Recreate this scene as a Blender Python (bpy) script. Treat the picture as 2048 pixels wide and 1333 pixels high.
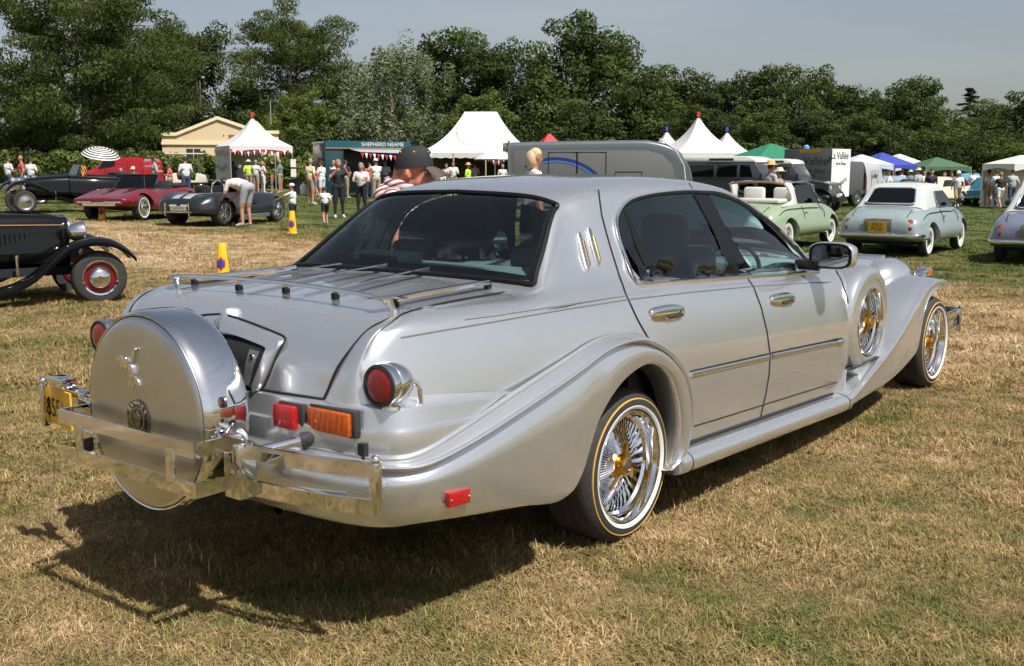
import bpy, bmesh, math, random
import numpy as np
from mathutils import Vector, Matrix, Quaternion
R = math.radians
rnd = random.Random(7)
sc = bpy.context.scene
for o in list(bpy.data.objects): bpy.data.objects.remove(o)
COL = sc.collection
# ------------------------------------------------------------------ camera
CAM = Vector((-3.951, -3.372, 1.656)); YAW = R(38.137); PITCH = R(-8.781); FPX = 2149.5
FWD = Vector((math.cos(YAW)*math.cos(PITCH), math.sin(YAW)*math.cos(PITCH), math.sin(PITCH)))
RGT = Vector((math.sin(YAW), -math.cos(YAW), 0)); UPV = RGT.cross(FWD)
cd = bpy.data.cameras.new('camera'); cam = bpy.data.objects.new('camera', cd); COL.objects.link(cam)
cam.location = CAM
cam.rotation_euler = Matrix((RGT, UPV, -FWD)).transposed().to_euler()
cd.sensor_width = 36; cd.lens = 36*FPX/2048; cd.clip_start = .05; cd.clip_end = 6000
sc.camera = cam
sc.render.resolution_x = 1024; sc.render.resolution_y = 666
# ------------------------------------------------------------------ light
TOSUN = Vector((-.14, -.66, 1.0)).normalized()
ELEV = math.asin(TOSUN.z); AZ = math.atan2(TOSUN.x, TOSUN.y)
w = bpy.data.worlds.new('World'); sc.world = w; w.use_nodes = True
nt = w.node_tree; nt.nodes.clear()
sky = nt.nodes.new('ShaderNodeTexSky'); sky.sky_type = 'NISHITA'; sky.sun_disc = False
sky.sun_elevation = ELEV; sky.sun_rotation = AZ % (2*math.pi); sky.air_density = 1.0; sky.dust_density = 2.0; sky.ozone_density = 1.5
hs = nt.nodes.new('ShaderNodeHueSaturation'); hs.inputs['Saturation'].default_value = .58; hs.inputs['Value'].default_value = .68
tcw = nt.nodes.new('ShaderNodeTexCoord'); mpw = nt.nodes.new('ShaderNodeMapping'); mpw.inputs['Scale'].default_value = (1.2, 1.2, 9)
mpw.inputs['Rotation'].default_value = (.18, .1, 0)
nzw = nt.nodes.new('ShaderNodeTexNoise'); nzw.inputs['Scale'].default_value = 1.7; nzw.inputs['Detail'].default_value = 4; nzw.inputs['Roughness'].default_value = .55
rpw = nt.nodes.new('ShaderNodeValToRGB'); rpw.color_ramp.elements[0].position = .35; rpw.color_ramp.elements[1].position = .75
rpw.color_ramp.elements[0].color = (.95, .96, .98, 1); rpw.color_ramp.elements[1].color = (1.16, 1.12, 1.08, 1)
mxw = nt.nodes.new('ShaderNodeMix'); mxw.data_type = 'RGBA'; mxw.blend_type = 'MULTIPLY'; mxw.inputs[0].default_value = 1
bg = nt.nodes.new('ShaderNodeBackground'); bg.inputs['Strength'].default_value = .10
ow = nt.nodes.new('ShaderNodeOutputWorld')
L = nt.links.new
L(sky.outputs[0], hs.inputs['Color']); L(tcw.outputs['Generated'], mpw.inputs[0]); L(mpw.outputs[0], nzw.inputs['Vector']); L(nzw.outputs['Fac'], rpw.inputs[0])
L(hs.outputs[0], mxw.inputs[6]); L(rpw.outputs[0], mxw.inputs[7]); L(mxw.outputs[2], bg.inputs[0]); L(bg.outputs[0], ow.inputs[0])
sd = bpy.data.lights.new('sun', 'SUN'); sun = bpy.data.objects.new('sun', sd); COL.objects.link(sun)
sd.energy = 4.4; sd.angle = R(.53); sd.color = (1, .968, .92)
sun.rotation_euler = TOSUN.to_track_quat('Z', 'Y').to_euler(); sun.location = (0, -10, 20)
sc.view_settings.view_transform = 'Standard'; sc.view_settings.look = 'None'
sc.view_settings.exposure = 0.55; sc.view_settings.gamma = 1.0
sc.view_settings.use_curve_mapping = False
sc.cycles.use_denoising = True; sc.cycles.use_adaptive_sampling = True; sc.cycles.adaptive_threshold = .03; sc.cycles.max_bounces = 6; sc.cycles.diffuse_bounces = 2; sc.cycles.glossy_bounces = 4; sc.cycles.transparent_max_bounces = 12; sc.cycles.transmission_bounces = 6

# ------------------------------------------------------------------ helpers
def gz(x, y):
    """height of the field: flat round the show car, tilting very gently further off"""
    dx, dy = x-CAM.x, y-CAM.y
    d = math.hypot(dx, dy); lat = dx*RGT.x+dy*RGT.y
    s = min(1, max(0, (d-8)/22)); s = s*s*(3-2*s)
    return s*(.10-.015*max(-60, min(60, lat)))
def ray(px, py): return FWD + RGT*((px-1024)/FPX) - UPV*((py-666.5)/FPX)
def at(px, dist, dz=0.0):
    """ground point in the column px (photo coordinates) at forward distance dist"""
    d = ray(px, 335); d.z = 0; d = d/(d.dot(Vector((math.cos(YAW), math.sin(YAW), 0))))
    p = CAM + d*dist
    return Vector((p.x, p.y, gz(p.x, p.y)+dz))
def ground(px, py):
    """ground point seen at a photo pixel"""
    d = ray(px, py); t = -CAM.z/d.z
    for _ in range(30):
        p = CAM+d*t; t = (gz(p.x, p.y)-CAM.z)/d.z
    p = CAM+d*t
    return Vector((p.x, p.y, gz(p.x, p.y)))
def crs(P, n, closed=False):
    """Catmull-Rom through the points P, n samples per span"""
    P = np.array(P, float); m = len(P); out = []
    for i in range(m if closed else m-1):
        if closed: p0, p1, p2, p3 = P[i-1], P[i], P[(i+1) % m], P[(i+2) % m]
        else:
            p1, p2 = P[i], P[i+1]
            p0 = P[i-1] if i > 0 else 2*p1-p2
            p3 = P[i+2] if i+2 < m else 2*p2-p1
        for k in range(n):
            t = k/n
            out.append(.5*((2*p1)+(p2-p0)*t+(2*p0-5*p1+4*p2-p3)*t*t+(3*p1-p0-3*p2+p3)*t**3))
    if not closed: out.append(P[-1])
    return np.array(out)
def interp(tab, x):
    return float(np.interp(x, [a for a, _ in tab], [b for _, b in tab]))
def sinterp(tab, x, _c={}):
    """smooth (monotone-ish) table lookup"""
    k = id(tab)
    xs = [a for a, _ in tab]; ys = [b for _, b in tab]
    if x <= xs[0]: return ys[0]
    if x >= xs[-1]: return ys[-1]
    i = max(j for j in range(len(xs)) if xs[j] <= x); i = min(i, len(xs)-2)
    def m(j):
        if j == 0: return (ys[1]-ys[0])/(xs[1]-xs[0])
        if j == len(xs)-1: return (ys[-1]-ys[-2])/(xs[-1]-xs[-2])
        a = (ys[j]-ys[j-1])/(xs[j]-xs[j-1]); b = (ys[j+1]-ys[j])/(xs[j+1]-xs[j])
        return 0 if a*b <= 0 else 2*a*b/(a+b)
    h = xs[i+1]-xs[i]; t = (x-xs[i])/h
    return ((2*t**3-3*t*t+1)*ys[i]+(t**3-2*t*t+t)*h*m(i)+(-2*t**3+3*t*t)*ys[i+1]+(t**3-t*t)*h*m(i+1))
LEFT = {}
class MB:
    def __init__(s): s.v = []; s.f = []; s.mi = []
    def add(s, v, f, mi=0):
        o = len(s.v); s.v += [tuple(map(float, p)) for p in v]; s.f += [tuple(i+o for i in q) for q in f]; s.mi += [mi]*len(f); return s
    def grid(s, rows, closeu=False, closev=False, mi=0, flip=False):
        rows = [list(r) for r in rows]; m, n = len(rows), len(rows[0]); v = [p for r in rows for p in r]; f = []
        for i in range(m if closeu else m-1):
            for j in range(n if closev else n-1):
                a, b, c, d = i*n+j, i*n+(j+1) % n, ((i+1) % m)*n+(j+1) % n, ((i+1) % m)*n+j
                f.append((a, d, c, b) if flip else (a, b, c, d))
        return s.add(v, f, mi)
    def box(s, c, d, rot=None, mi=0):
        x, y, z = d[0]/2, d[1]/2, d[2]/2
        v = [Vector(p) for p in ((-x,-y,-z),(x,-y,-z),(x,y,-z),(-x,y,-z),(-x,-y,z),(x,-y,z),(x,y,z),(-x,y,z))]
        if rot is not None: v = [rot @ p for p in v]
        c = Vector(c)
        return s.add([p+c for p in v], [(0,3,2,1),(4,5,6,7),(0,1,5,4),(1,2,6,5),(2,3,7,6),(3,0,4,7)], mi)
    def prism(s, poly, fn, a, b, mi=0):
        """poly: 2D outline; fn(u,v,w)->3D"""
        n = len(poly); v = [fn(u, q, a) for u, q in poly]+[fn(u, q, b) for u, q in poly]
        f = [tuple(range(n-1, -1, -1)), tuple(range(n, 2*n))]+[(i, (i+1) % n, n+(i+1) % n, n+i) for i in range(n)]
        return s.add(v, f, mi)
    def tube(s, path, r, n=8, caps=True, mi=0, closed=False, flat=None):
        P = [Vector(p) for p in path]; m = len(P)
        rr = list(r) if hasattr(r, '__len__') else [r]*m
        rows = []; prev = None
        for i in range(m):
            if closed: t = (P[(i+1) % m]-P[i-1])
            else: t = (P[min(i+1, m-1)]-P[max(i-1, 0)])
            t.normalize()
            if prev is None:
                a = Vector((0, 0, 1)) if abs(t.z) < .9 else Vector((1, 0, 0))
                u = (a-t*a.dot(t)).normalized()
            else: u = (prev-t*prev.dot(t)).normalized()
            prev = u; q = t.cross(u)
            fl = flat or (1, 1)
            rows.append([P[i]+u*(math.cos(2*math.pi*k/n)*rr[i]*fl[0])+q*(math.sin(2*math.pi*k/n)*rr[i]*fl[1]) for k in range(n)])
        o = len(s.v); s.grid(rows, closeu=closed, closev=True, mi=mi)
        if caps and not closed:
            s.f.append(tuple(o+k for k in range(n-1, -1, -1))); s.f.append(tuple(o+(m-1)*n+k for k in range(n))); s.mi += [mi, mi]
        return s
    def lathe(s, prof, n=24, M=None, mi=0, caps=False, arc=2*math.pi):
        """profile (radius, height) about local z"""
        rows = []
        full = abs(arc-2*math.pi) < 1e-6
        for r, h in prof:
            row = []
            for k in range(n if full else n+1):
                a = arc*k/n
                p = Vector((r*math.cos(a), r*math.sin(a), h)); row.append(M @ p if M is not None else p)
            rows.append(row)
        o = len(s.v); s.grid(rows, closev=full, mi=mi)
        if caps:
            m = len(prof); s.f.append(tuple(o+k for k in range(n-1, -1, -1))); s.f.append(tuple(o+(m-1)*n+k for k in range(n))); s.mi += [mi, mi]
        return s
    def sphere(s, c, r, n=12, m=8, mi=0, rot=None):
        c = Vector(c); r = r if hasattr(r, '__len__') else (r, r, r); rows = []
        for i in range(m+1):
            th = math.pi*i/m; row = []
            for k in range(n):
                p = Vector((r[0]*math.sin(th)*math.cos(2*math.pi*k/n), r[1]*math.sin(th)*math.sin(2*math.pi*k/n), r[2]*math.cos(th)))
                row.append(c+(rot @ p if rot is not None else p))
            rows.append(row)
        return s.grid(rows, closev=True, mi=mi, flip=True)
    def mirror(s, join=False):
        if not join: s.lr = True; return s
        n = len(s.v); s.v += [(x, -y, z) for x, y, z in s.v]; s.f += [tuple(reversed([i+n for i in q])) for q in s.f]; s.mi += list(s.mi); return s
    def mesh(s, name, mats, smooth=40, bevel=0, weld=0):
        me = bpy.data.meshes.new(name); me.from_pydata(s.v, [], s.f)
        for m in (mats if isinstance(mats, (list, tuple)) else [mats]): me.materials.append(m)
        if any(s.mi): me.polygons.foreach_set('material_index', s.mi)
        me.update()
        bm = bmesh.new(); bm.from_mesh(me)
        bmesh.ops.remove_doubles(bm, verts=bm.verts, dist=weld or 1e-5)
        if bevel: bmesh.ops.bevel(bm, geom=[e for e in bm.edges if e.is_manifold and e.calc_face_angle(0) > .6], offset=bevel, segments=2, profile=.5, affect='EDGES', clamp_overlap=True)
        bmesh.ops.recalc_face_normals(bm, faces=bm.faces)
        bm.to_mesh(me); bm.free()
        if smooth:
            me.shade_smooth(); me.set_sharp_from_angle(angle=R(smooth))
        return me
    def build(s, name, mats, parent=None, smooth=40, bevel=0, weld=0, M=None):
        o = bpy.data.objects.new(name, s.mesh(name, mats, smooth, bevel, weld)); COL.objects.link(o)
        if M is not None: o.matrix_world = M
        o.parent = parent
        if getattr(s, 'lr', False):
            t = MB(); t.v = [(x, -y, z) for x, y, z in s.v]; t.f = [tuple(reversed(q)) for q in s.f]; t.mi = s.mi
            LEFT[o.name] = t.build(name, mats, LEFT.get(parent.name, parent) if parent else None, smooth, bevel, weld)
        return o
def tag(o, label=None, cat=None, group=None, kind=None):
    if label: o['label'] = label
    if cat: o['category'] = cat
    if group: o['group'] = group
    if kind: o['kind'] = kind
    return o
def thing(name, label, cat, loc=(0, 0, 0), rz=0, group=None):
    o = bpy.data.objects.new(name, None); COL.objects.link(o); o.empty_display_size = .1
    o.location = loc; o.rotation_euler = (0, 0, rz)
    return tag(o, label, cat, group)
def child(src, parent, loc=(0, 0, 0), rot=(0, 0, 0), scale=(1, 1, 1)):
    """a copy of a part (mesh data shared) with copies of its own children"""
    c = src.copy(); COL.objects.link(c); c.parent = parent; c.location = loc; c.rotation_euler = rot; c.scale = scale
    for g in src.children:
        d = g.copy(); COL.objects.link(d); d.parent = c
    return c
# ------------------------------------------------------------------ materials
MATS = {}
def mat(name, col, rough=.5, metal=0, coat=0, var=0, vscale=8, bump=0, bscale=60, emit=None, trans=0, ior=1.45, spec=None, coatr=.03, sheen=0, alpha=1):
    if name in MATS: return MATS[name]
    m = bpy.data.materials.new(name); m.use_nodes = True; n = m.node_tree; b = n.nodes['Principled BSDF']
    b.inputs['Base Color'].default_value = (*col, 1); b.inputs['Roughness'].default_value = rough; b.inputs['Metallic'].default_value = metal
    b.inputs['Coat Weight'].default_value = coat; b.inputs['Coat Roughness'].default_value = coatr
    b.inputs['Transmission Weight'].default_value = trans; b.inputs['IOR'].default_value = ior
    if spec is not None: b.inputs['Specular IOR Level'].default_value = spec
    if sheen: b.inputs['Sheen Weight'].default_value = sheen
    if alpha < 1: b.inputs['Alpha'].default_value = alpha
    tc = n.nodes.new('ShaderNodeTexCoord')
    if var:
        z = n.nodes.new('ShaderNodeTexNoise'); z.inputs['Scale'].default_value = vscale; z.inputs['Detail'].default_value = 5; z.inputs['Roughness'].default_value = .6
        mr = n.nodes.new('ShaderNodeMapRange'); mr.inputs[1].default_value = .25; mr.inputs[2].default_value = .75; mr.inputs[3].default_value = 1-var; mr.inputs[4].default_value = 1+var
        mx = n.nodes.new('ShaderNodeMix'); mx.data_type = 'RGBA'; mx.blend_type = 'MULTIPLY'; mx.inputs[0].default_value = 1; mx.inputs[6].default_value = (*col, 1)
        n.links.new(tc.outputs['Object'], z.inputs['Vector']); n.links.new(z.outputs['Fac'], mr.inputs[0]); n.links.new(mr.outputs[0], mx.inputs[7]); n.links.new(mx.outputs[2], b.inputs['Base Color'])
        mr2 = n.nodes.new('ShaderNodeMapRange'); mr2.inputs[1].default_value = .3; mr2.inputs[2].default_value = .7; mr2.inputs[3].default_value = max(0, rough*(1-var)); mr2.inputs[4].default_value = min(1, rough*(1+var))
        n.links.new(z.outputs['Fac'], mr2.inputs[0]); n.links.new(mr2.outputs[0], b.inputs['Roughness'])
    if bump:
        z2 = n.nodes.new('ShaderNodeTexNoise'); z2.inputs['Scale'].default_value = bscale; z2.inputs['Detail'].default_value = 3
        bp = n.nodes.new('ShaderNodeBump'); bp.inputs['Strength'].default_value = bump; bp.inputs['Distance'].default_value = .01
        n.links.new(tc.outputs['Object'], z2.inputs['Vector']); n.links.new(z2.outputs['Fac'], bp.inputs['Height']); n.links.new(bp.outputs[0], b.inputs['Normal'])
    MATS[name] = m
    return m
def glass(name, tint, a=.25, rough=.02):
    """tinted car glass: clear coat reflection over a see-through tint"""
    if name in MATS: return MATS[name]
    m = bpy.data.materials.new(name); m.use_nodes = True; n = m.node_tree; n.nodes.clear()
    o = n.nodes.new('ShaderNodeOutputMaterial'); t = n.nodes.new('ShaderNodeBsdfTransparent'); t.inputs[0].default_value = (*tint, 1)
    g = n.nodes.new('ShaderNodeBsdfGlossy'); g.inputs['Roughness'].default_value = rough; g.inputs[0].default_value = (1, 1, 1, 1)
    fr = n.nodes.new('ShaderNodeFresnel'); fr.inputs[0].default_value = 1.5
    mr = n.nodes.new('ShaderNodeMath'); mr.operation = 'MULTIPLY_ADD'; mr.inputs[1].default_value = 1.0; mr.inputs[2].default_value = .02
    mx = n.nodes.new('ShaderNodeMixShader')
    n.links.new(fr.outputs[0], mr.inputs[0]); n.links.new(mr.outputs[0], mx.inputs[0]); n.links.new(t.outputs[0], mx.inputs[1]); n.links.new(g.outputs[0], mx.inputs[2]); n.links.new(mx.outputs[0], o.inputs[0])
    MATS[name] = m
    return m
silver = mat('silver_paint', (.65, .66, .675), .25, .80, .9, var=.02, vscale=2.5, coatr=.03)
chrome = mat('chrome', (.82, .82, .83), .045, 1, var=.03, vscale=6)
satin = mat('satin_steel', (.62, .61, .60), .30, 1, var=.10, vscale=4)
goldm = mat('gold_plate', (.66, .40, .09), .24, 1, var=.08, vscale=30)
black_rubber = mat('tyre_rubber', (.028, .027, .026), .75, var=.25, vscale=20, bump=.3, bscale=120)
white_rubber = mat('whitewall_rubber', (.62, .61, .575), .6, var=.08, vscale=20)
gold_rubber = mat('gold_stripe_rubber', (.55, .33, .07), .6)
dark = mat('dark_void', (.012, .012, .013), .85)
black_trim = mat('black_trim', (.008, .008, .009), .45, spec=.25)
seam = mat('panel_gap', (.009, .009, .010), .9)
red_lens = mat('red_lens', (.22, .004, .008), .15, coat=1, var=.25, vscale=60, bump=.25, bscale=220)
red_reflector = mat('red_reflector', (.38, .006, .010), .2, coat=1, var=.2, vscale=70, bump=.3, bscale=200)
amber_lens = mat('amber_lens', (.45, .075, .004), .15, coat=1, var=.25, vscale=60, bump=.25, bscale=200)
tint = glass('tinted_glass', (.56, .63, .63))
tint_dark = glass('dark_tinted_glass', (.24, .26, .27))
tint_rear = glass('rear_tinted_glass', (.54, .60, .60))
clear = glass('clear_glass', (.80, .88, .86))
leather = mat('grey_leather', (.06, .07, .072), .5, var=.1)
dash_m = mat('teal_grey_trim', (.30, .44, .44), .55, var=.1)
skin_m = mat('skin', (.42, .21, .14), .55, var=.12, vscale=25)
skin_red = mat('sunburnt_skin', (.52, .20, .13), .5, var=.18, vscale=35)
skin_tan = mat('tanned_skin', (.34, .16, .09), .55, var=.12, vscale=25)
# ================================================================== the silver show car (nose towards +x, right side at -y)
car = thing('neoclassic_sedan', 'large silver neoclassic sedan with rear spare wheel cover and chrome bumpers in the foreground', 'car')
def pxy(px, py, y):
    d = ray(px, py); t = (y-CAM.y)/d.y; return CAM+d*t
def shear(x): return -.045*max(0., x-.2) if x > .6 else (-.045*(x-.2)**2/.8*1.0 if x > .2 else 0.)
YB = [(.28, .936), (.36, .943), (.45, .950), (.6, .957), (.72, .96), (.85, .95), (.95, .932), (1.03, .912), (1.075, .895), (1.10, .878), (1.12, .85), (1.135, .81), (1.142, .76)]
TX = [(-1.45, .80), (-1.35, .845), (-1.2, .89), (-1.0, .928), (-.8, .957), (-.4, .99), (0, 1.0), (2.0, 1.0), (2.50, .992), (2.60, .965), (2.70, .88), (2.85, .82), (3.0, .80)]
LEV = [(.28, -1.40, .58), (.45, -1.44, .58), (.65, -1.46, .58), (.80, -1.485, .585), (.86, -1.478, .60), (.96, -1.455, .64), (1.03, -1.42, .67), (1.075, -1.385, .685), (1.10, -1.35, .70), (1.12, -1.30, .713), (1.135, -1.25, .718), (1.142, -1.20, .713), (1.1455, -1.16, .70), (1.1456, -1.10, .60)]
rows = []
TS = [.03, .07, .12, .18, .25, .33, .41, .49, .57, .65, .73, .81, .9, 1]
for z, xr, ys in LEV:
    x0 = xr+.085
    yc = sinterp(YB, z)*sinterp(TX, x0)
    pts = [(xr+.03, ys-.12, z), (xr+.012, ys-.03, z), (xr, ys, z), (xr+.006, (ys+yc)/2+.01, z), (xr+.03, yc-.035, z), (x0, yc, z)]
    for t in TS:
        x = x0+(2.95-x0)*t
        zz = z+shear(x)
        yy = sinterp(YB, z)*sinterp(TX, x)
        if z > 1.1455:
            yy = np.interp(x, [-1.3, -1.0, -.4, 3], [.58, .57, .56, .56]); zz = 1.10+shear(x)
        elif z > 1.144:
            yy = np.interp(x, [-1.3, -1.2, -1.0, -.7, -.4, 3], [.711, .707, .681, .659, .664, .66]); zz = np.interp(x, [-1.3, -1.2, -1.0, -.7, -.4], [1.117, 1.131, 1.142, 1.146, 1.149])+shear(x)
        elif z > 1.14:
            yy = max(yy, np.interp(x, [-1.3, -1.2, -1.0, -.7, -.4, 3], [.73, .728, .705, .70, .71, .72])); zz = min(zz, np.interp(x, [-1.3, -1.2, -1.0, -.7], [1.116, 1.130, 1.140, 1.143]))
        pts.append((x, yy, zz))
    rows.append(crs([(a, -b, c) for a, b, c in pts], 7))
cols = np.array(rows).transpose(1, 0, 2)
cols = np.array([crs(c, 5) for c in cols])          # dense [along][up]
cut = []
n_ = cols.shape[1]
for i in range(cols.shape[0]-1):
    for j in range(n_-1):
        c = (cols[i, j]+cols[i+1, j+1])/2
        if (c[0]+.03)**2+(c[2]-.37)**2 < .50**2 or (c[0] < -.2 and c[2] < .60): continue
        cut.append((i*n_+j, i*n_+j+1, (i+1)*n_+j+1, (i+1)*n_+j))
body = MB().add(cols.reshape(-1, 3), cut).mirror().build('body_side', silver, car, smooth=50)
SIDE = cols.reshape(-1, 3)
# --- trunk lid
TL = [(-.40, 1.186, .665, 1.150), (-.7, 1.176, .66, 1.147), (-1.0, 1.162, .682, 1.143), (-1.2, 1.146, .708, 1.133), (-1.29, 1.128, .712, 1.119), (-1.35, 1.102, .698, 1.096), (-1.398, 1.06, .683, 1.054), (-1.452, .98, .65, .974), (-1.469, .90, .618, .897), (-1.477, .862, .60, .858)]
TLd = crs(TL, 6)
rows = []
for x, zc, hw, ze in TLd:
    fwd = .035*min(1, max(0, (-x-1.2)/.2))
    rows.append([(x+fwd*(t*t-1), hw*.994*t, zc+(ze-zc)*abs(t)**2.4) for t in np.linspace(-1, 1, 41)])
TRUNK = np.array(rows)
trunk = MB().grid(rows).build('trunk_lid', silver, car, smooth=60)
def deckz(x, y):
    i = int(np.argmin(np.abs(TLd[:, 0]-x))); _, zc, hw, ze = TLd[i]; return zc+(ze-zc)*min(1, abs(y)/hw)**2.4
def pathtube(name, pts, r, m, parent, n=6, flat=None, both=False, dens=4, closed=False):
    mb = MB().tube(crs(pts, dens, closed) if dens else pts, r, n, flat=flat, closed=closed)
    if both: mb.mirror(abs(pts[-1][1]) < 1e-6 or abs(pts[0][1]) < 1e-6)
    return mb.build(name, m, parent)
# shut line round the lid
sl = [(x-(.004 if x < -1.36 else 0), -hw*1.0, ze+(.0025 if x > -1.36 else 0)) for x, _, hw, ze in TLd]
pathtube('trunk_gap', sl+[(-1.502, -.4, .8585), (-1.516, 0, .8605)], .0052, seam, trunk, dens=0, both=True)
# --- greenhouse (centre line -> shoulder), sections front to back
def gsec(*p): return list(p)
G = [
 [(-.60,0,1.170),(-.60,.3,1.168),(-.60,.56,1.150),(-.62,.70,1.138),(-.66,.745,1.136),(-.70,.775,1.131),(-.72,.80,1.124),(-.74,.822,1.114),(-.75,.838,1.10),(-.75,.846,1.085)],
 [(-.505,0,1.188),(-.50,.3,1.186),(-.49,.56,1.181),(-.462,.745,1.168),(-.455,.775,1.157),(-.45,.80,1.148),(-.45,.825,1.138),(-.45,.845,1.128),(-.45,.862,1.115),(-.45,.876,1.10)],
 [(-.42,0,1.262),(-.415,.3,1.259),(-.405,.55,1.250),(-.375,.712,1.228),(-.36,.745,1.205),(-.35,.772,1.182),(-.345,.795,1.163),(-.34,.823,1.145),(-.34,.85,1.125),(-.34,.876,1.10)],
 [(-.30,0,1.370),(-.295,.3,1.365),(-.285,.53,1.352),(-.262,.662,1.32),(-.25,.70,1.278),(-.235,.735,1.228),(-.225,.768,1.188),(-.22,.805,1.157),(-.22,.845,1.13),(-.22,.877,1.10)],
 [(-.17,0,1.478),(-.165,.3,1.471),(-.158,.49,1.456),(-.14,.605,1.42),(-.13,.648,1.363),(-.115,.69,1.295),(-.105,.732,1.232),(-.10,.785,1.173),(-.10,.84,1.133),(-.10,.878,1.10)],
 [(-.07,0,1.536),(-.068,.3,1.528),(-.062,.47,1.513),(-.045,.575,1.478),(-.03,.622,1.425),(-.015,.672,1.345),(-.005,.72,1.262),(0,.775,1.185),(0,.836,1.136),(0,.879,1.10)],
 [(.10,0,1.580),(.10,.3,1.572),(.10,.48,1.555),(.10,.585,1.518),(.11,.632,1.455),(.115,.682,1.365),(.12,.73,1.272),(.12,.778,1.188),(.12,.836,1.136),(.12,.879,1.10)],
 [(.35,0,1.608),(.35,.3,1.60),(.35,.49,1.585),(.35,.598,1.548),(.35,.642,1.482),(.35,.69,1.385),(.35,.738,1.28),(.35,.783,1.188),(.35,.838,1.133),(.35,.879,1.098)],
 [(.75,0,1.622),(.75,.3,1.614),(.75,.495,1.60),(.75,.606,1.565),(.75,.65,1.495),(.75,.697,1.39),(.75,.744,1.277),(.75,.79,1.175),(.75,.84,1.11),(.75,.879,1.075)],
 [(1.1,0,1.612),(1.1,.3,1.604),(1.1,.495,1.592),(1.1,.608,1.558),(1.1,.652,1.488),(1.1,.70,1.38),(1.1,.747,1.263),(1.1,.793,1.157),(1.1,.84,1.093),(1.1,.879,1.06)],
 [(1.45,0,1.585),(1.44,.3,1.578),(1.43,.49,1.566),(1.42,.605,1.535),(1.42,.652,1.465),(1.42,.702,1.355),(1.42,.749,1.243),(1.42,.795,1.14),(1.42,.84,1.08),(1.42,.879,1.045)],
 [(1.72,0,1.54),(1.70,.3,1.533),(1.66,.49,1.52),(1.62,.608,1.492),(1.62,.658,1.43),(1.62,.707,1.33),(1.62,.753,1.225),(1.62,.798,1.128),(1.62,.84,1.07),(1.62,.879,1.037)],
 [(2.02,0,1.42),(1.99,.3,1.414),(1.93,.50,1.40),(1.87,.632,1.375),(1.865,.68,1.325),(1.86,.722,1.255),(1.86,.762,1.18),(1.86,.80,1.11),(1.86,.84,1.058),(1.86,.878,1.026)],
 [(2.35,0,1.27),(2.31,.3,1.264),(2.22,.52,1.25),(2.12,.675,1.225),(2.115,.715,1.195),(2.11,.748,1.155),(2.11,.78,1.11),(2.11,.81,1.07),(2.11,.845,1.04),(2.11,.877,1.014)],
 [(2.68,0,1.125),(2.63,.3,1.12),(2.51,.54,1.105),(2.36,.72,1.08),(2.355,.755,1.07),(2.35,.78,1.058),(2.35,.805,1.045),(2.35,.83,1.032),(2.35,.855,1.018),(2.35,.874,1.003)],
 [(2.95,0,1.075),(2.88,.3,1.068),(2.75,.56,1.052),(2.60,.745,1.03),(2.60,.775,1.022),(2.60,.80,1.015),(2.60,.82,1.008),(2.60,.84,1.002),(2.60,.857,.996),(2.60,.868,.988)]]
Gd = [crs(g, 8) for g in G]
Gd = np.array(Gd).transpose(1, 0, 2)
Gd = np.array([crs(c, 9) for c in Gd]); Gd[:, :, 1] *= -1      # [around][along], right side
NA, NL = Gd.shape[:2]
SIDEG = Gd[24:].reshape(-1, 3)
ALLSIDE = np.vstack([SIDE, SIDEG])
def side_y(x, z):
    d = (ALLSIDE[:, 0]-x)**2+(ALLSIDE[:, 2]-z)**2
    i = np.argpartition(d, 5)[:5]; wt = 1/(d[i]+1e-7); return float((ALLSIDE[i, 1]*wt).sum()/wt.sum())
def onside(px, py, off=0.0, y0=-.85):
    y = y0
    for _ in range(12):
        p = pxy(px, py, y); y = .5*y+.5*(side_y(p.x, p.z)-off)
    p = pxy(px, py, y); return Vector((p.x, y, p.z))
def inpoly(pts, poly):
    x, y = pts[:, 0], pts[:, 1]; r = np.zeros(len(pts), bool); n = len(poly)
    for i in range(n):
        x1, y1 = poly[i]; x2, y2 = poly[(i+1) % n]
        c = ((y1 > y) != (y2 > y)) & (x < (x2-x1)*(y-y1)/((y2-y1) or 1e-9)+x1); r ^= c
    return r
WIN = [onside(*p) for p in ((1277,569),(1269,560),(1251,516),(1240,478),(1235,449),(1238,431),(1247,415),(1264,402),(1294,393),(1330,388),(1372,385),(1403,386),(1433,389),(1463,399),(1494,416),(1524,437),(1554,461),(1584,490),(1613,521),(1636,543),(1600,546),(1494,552),(1403,559),(1340,564))]
WINP = [(p.x, p.z) for p in WIN]
# faces left out where the glass sits
keep = []; kv, dv_ = set(), set()
for i in range(NA-1):
    for j in range(NL-1):
        c = (Gd[i, j]+Gd[i+1, j]+Gd[i+1, j+1]+Gd[i, j+1])/4
        along = j/9.0
        if i < 23 and 1.12 < along < 4.95: continue          # back glass
        if i < 23 and 11.1 < along < 13.9: continue                    # windscreen
        q = (i*NL+j, i*NL+j+1, (i+1)*NL+j+1, (i+1)*NL+j)
        if i >= 25 and inpoly(np.array([[c[0], c[2]]]), WINP)[0]: dv_.update(q); continue
        keep.append(q); kv.update(q)
GV = Gd.reshape(-1, 3).copy()
WA = np.array(WINP); WB = np.roll(WA, -1, 0)
for k in kv & dv_:                                     # the rim of the opening follows the window outline exactly
    p = GV[k, [0, 2]]; ab = WB-WA; t = np.clip(((p-WA)*ab).sum(1)/(ab**2).sum(1), 0, 1); c = WA+ab*t[:, None]
    m = c[np.argmin(((c-p)**2).sum(1))]; GV[k] = (m[0], side_y(m[0], m[1]), m[1])
roof = MB().add(GV, keep).mirror(True).build('roof', silver, car, smooth=50)
from mathutils.bvhtree import BVHTree
_v, _f = [], []
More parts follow.
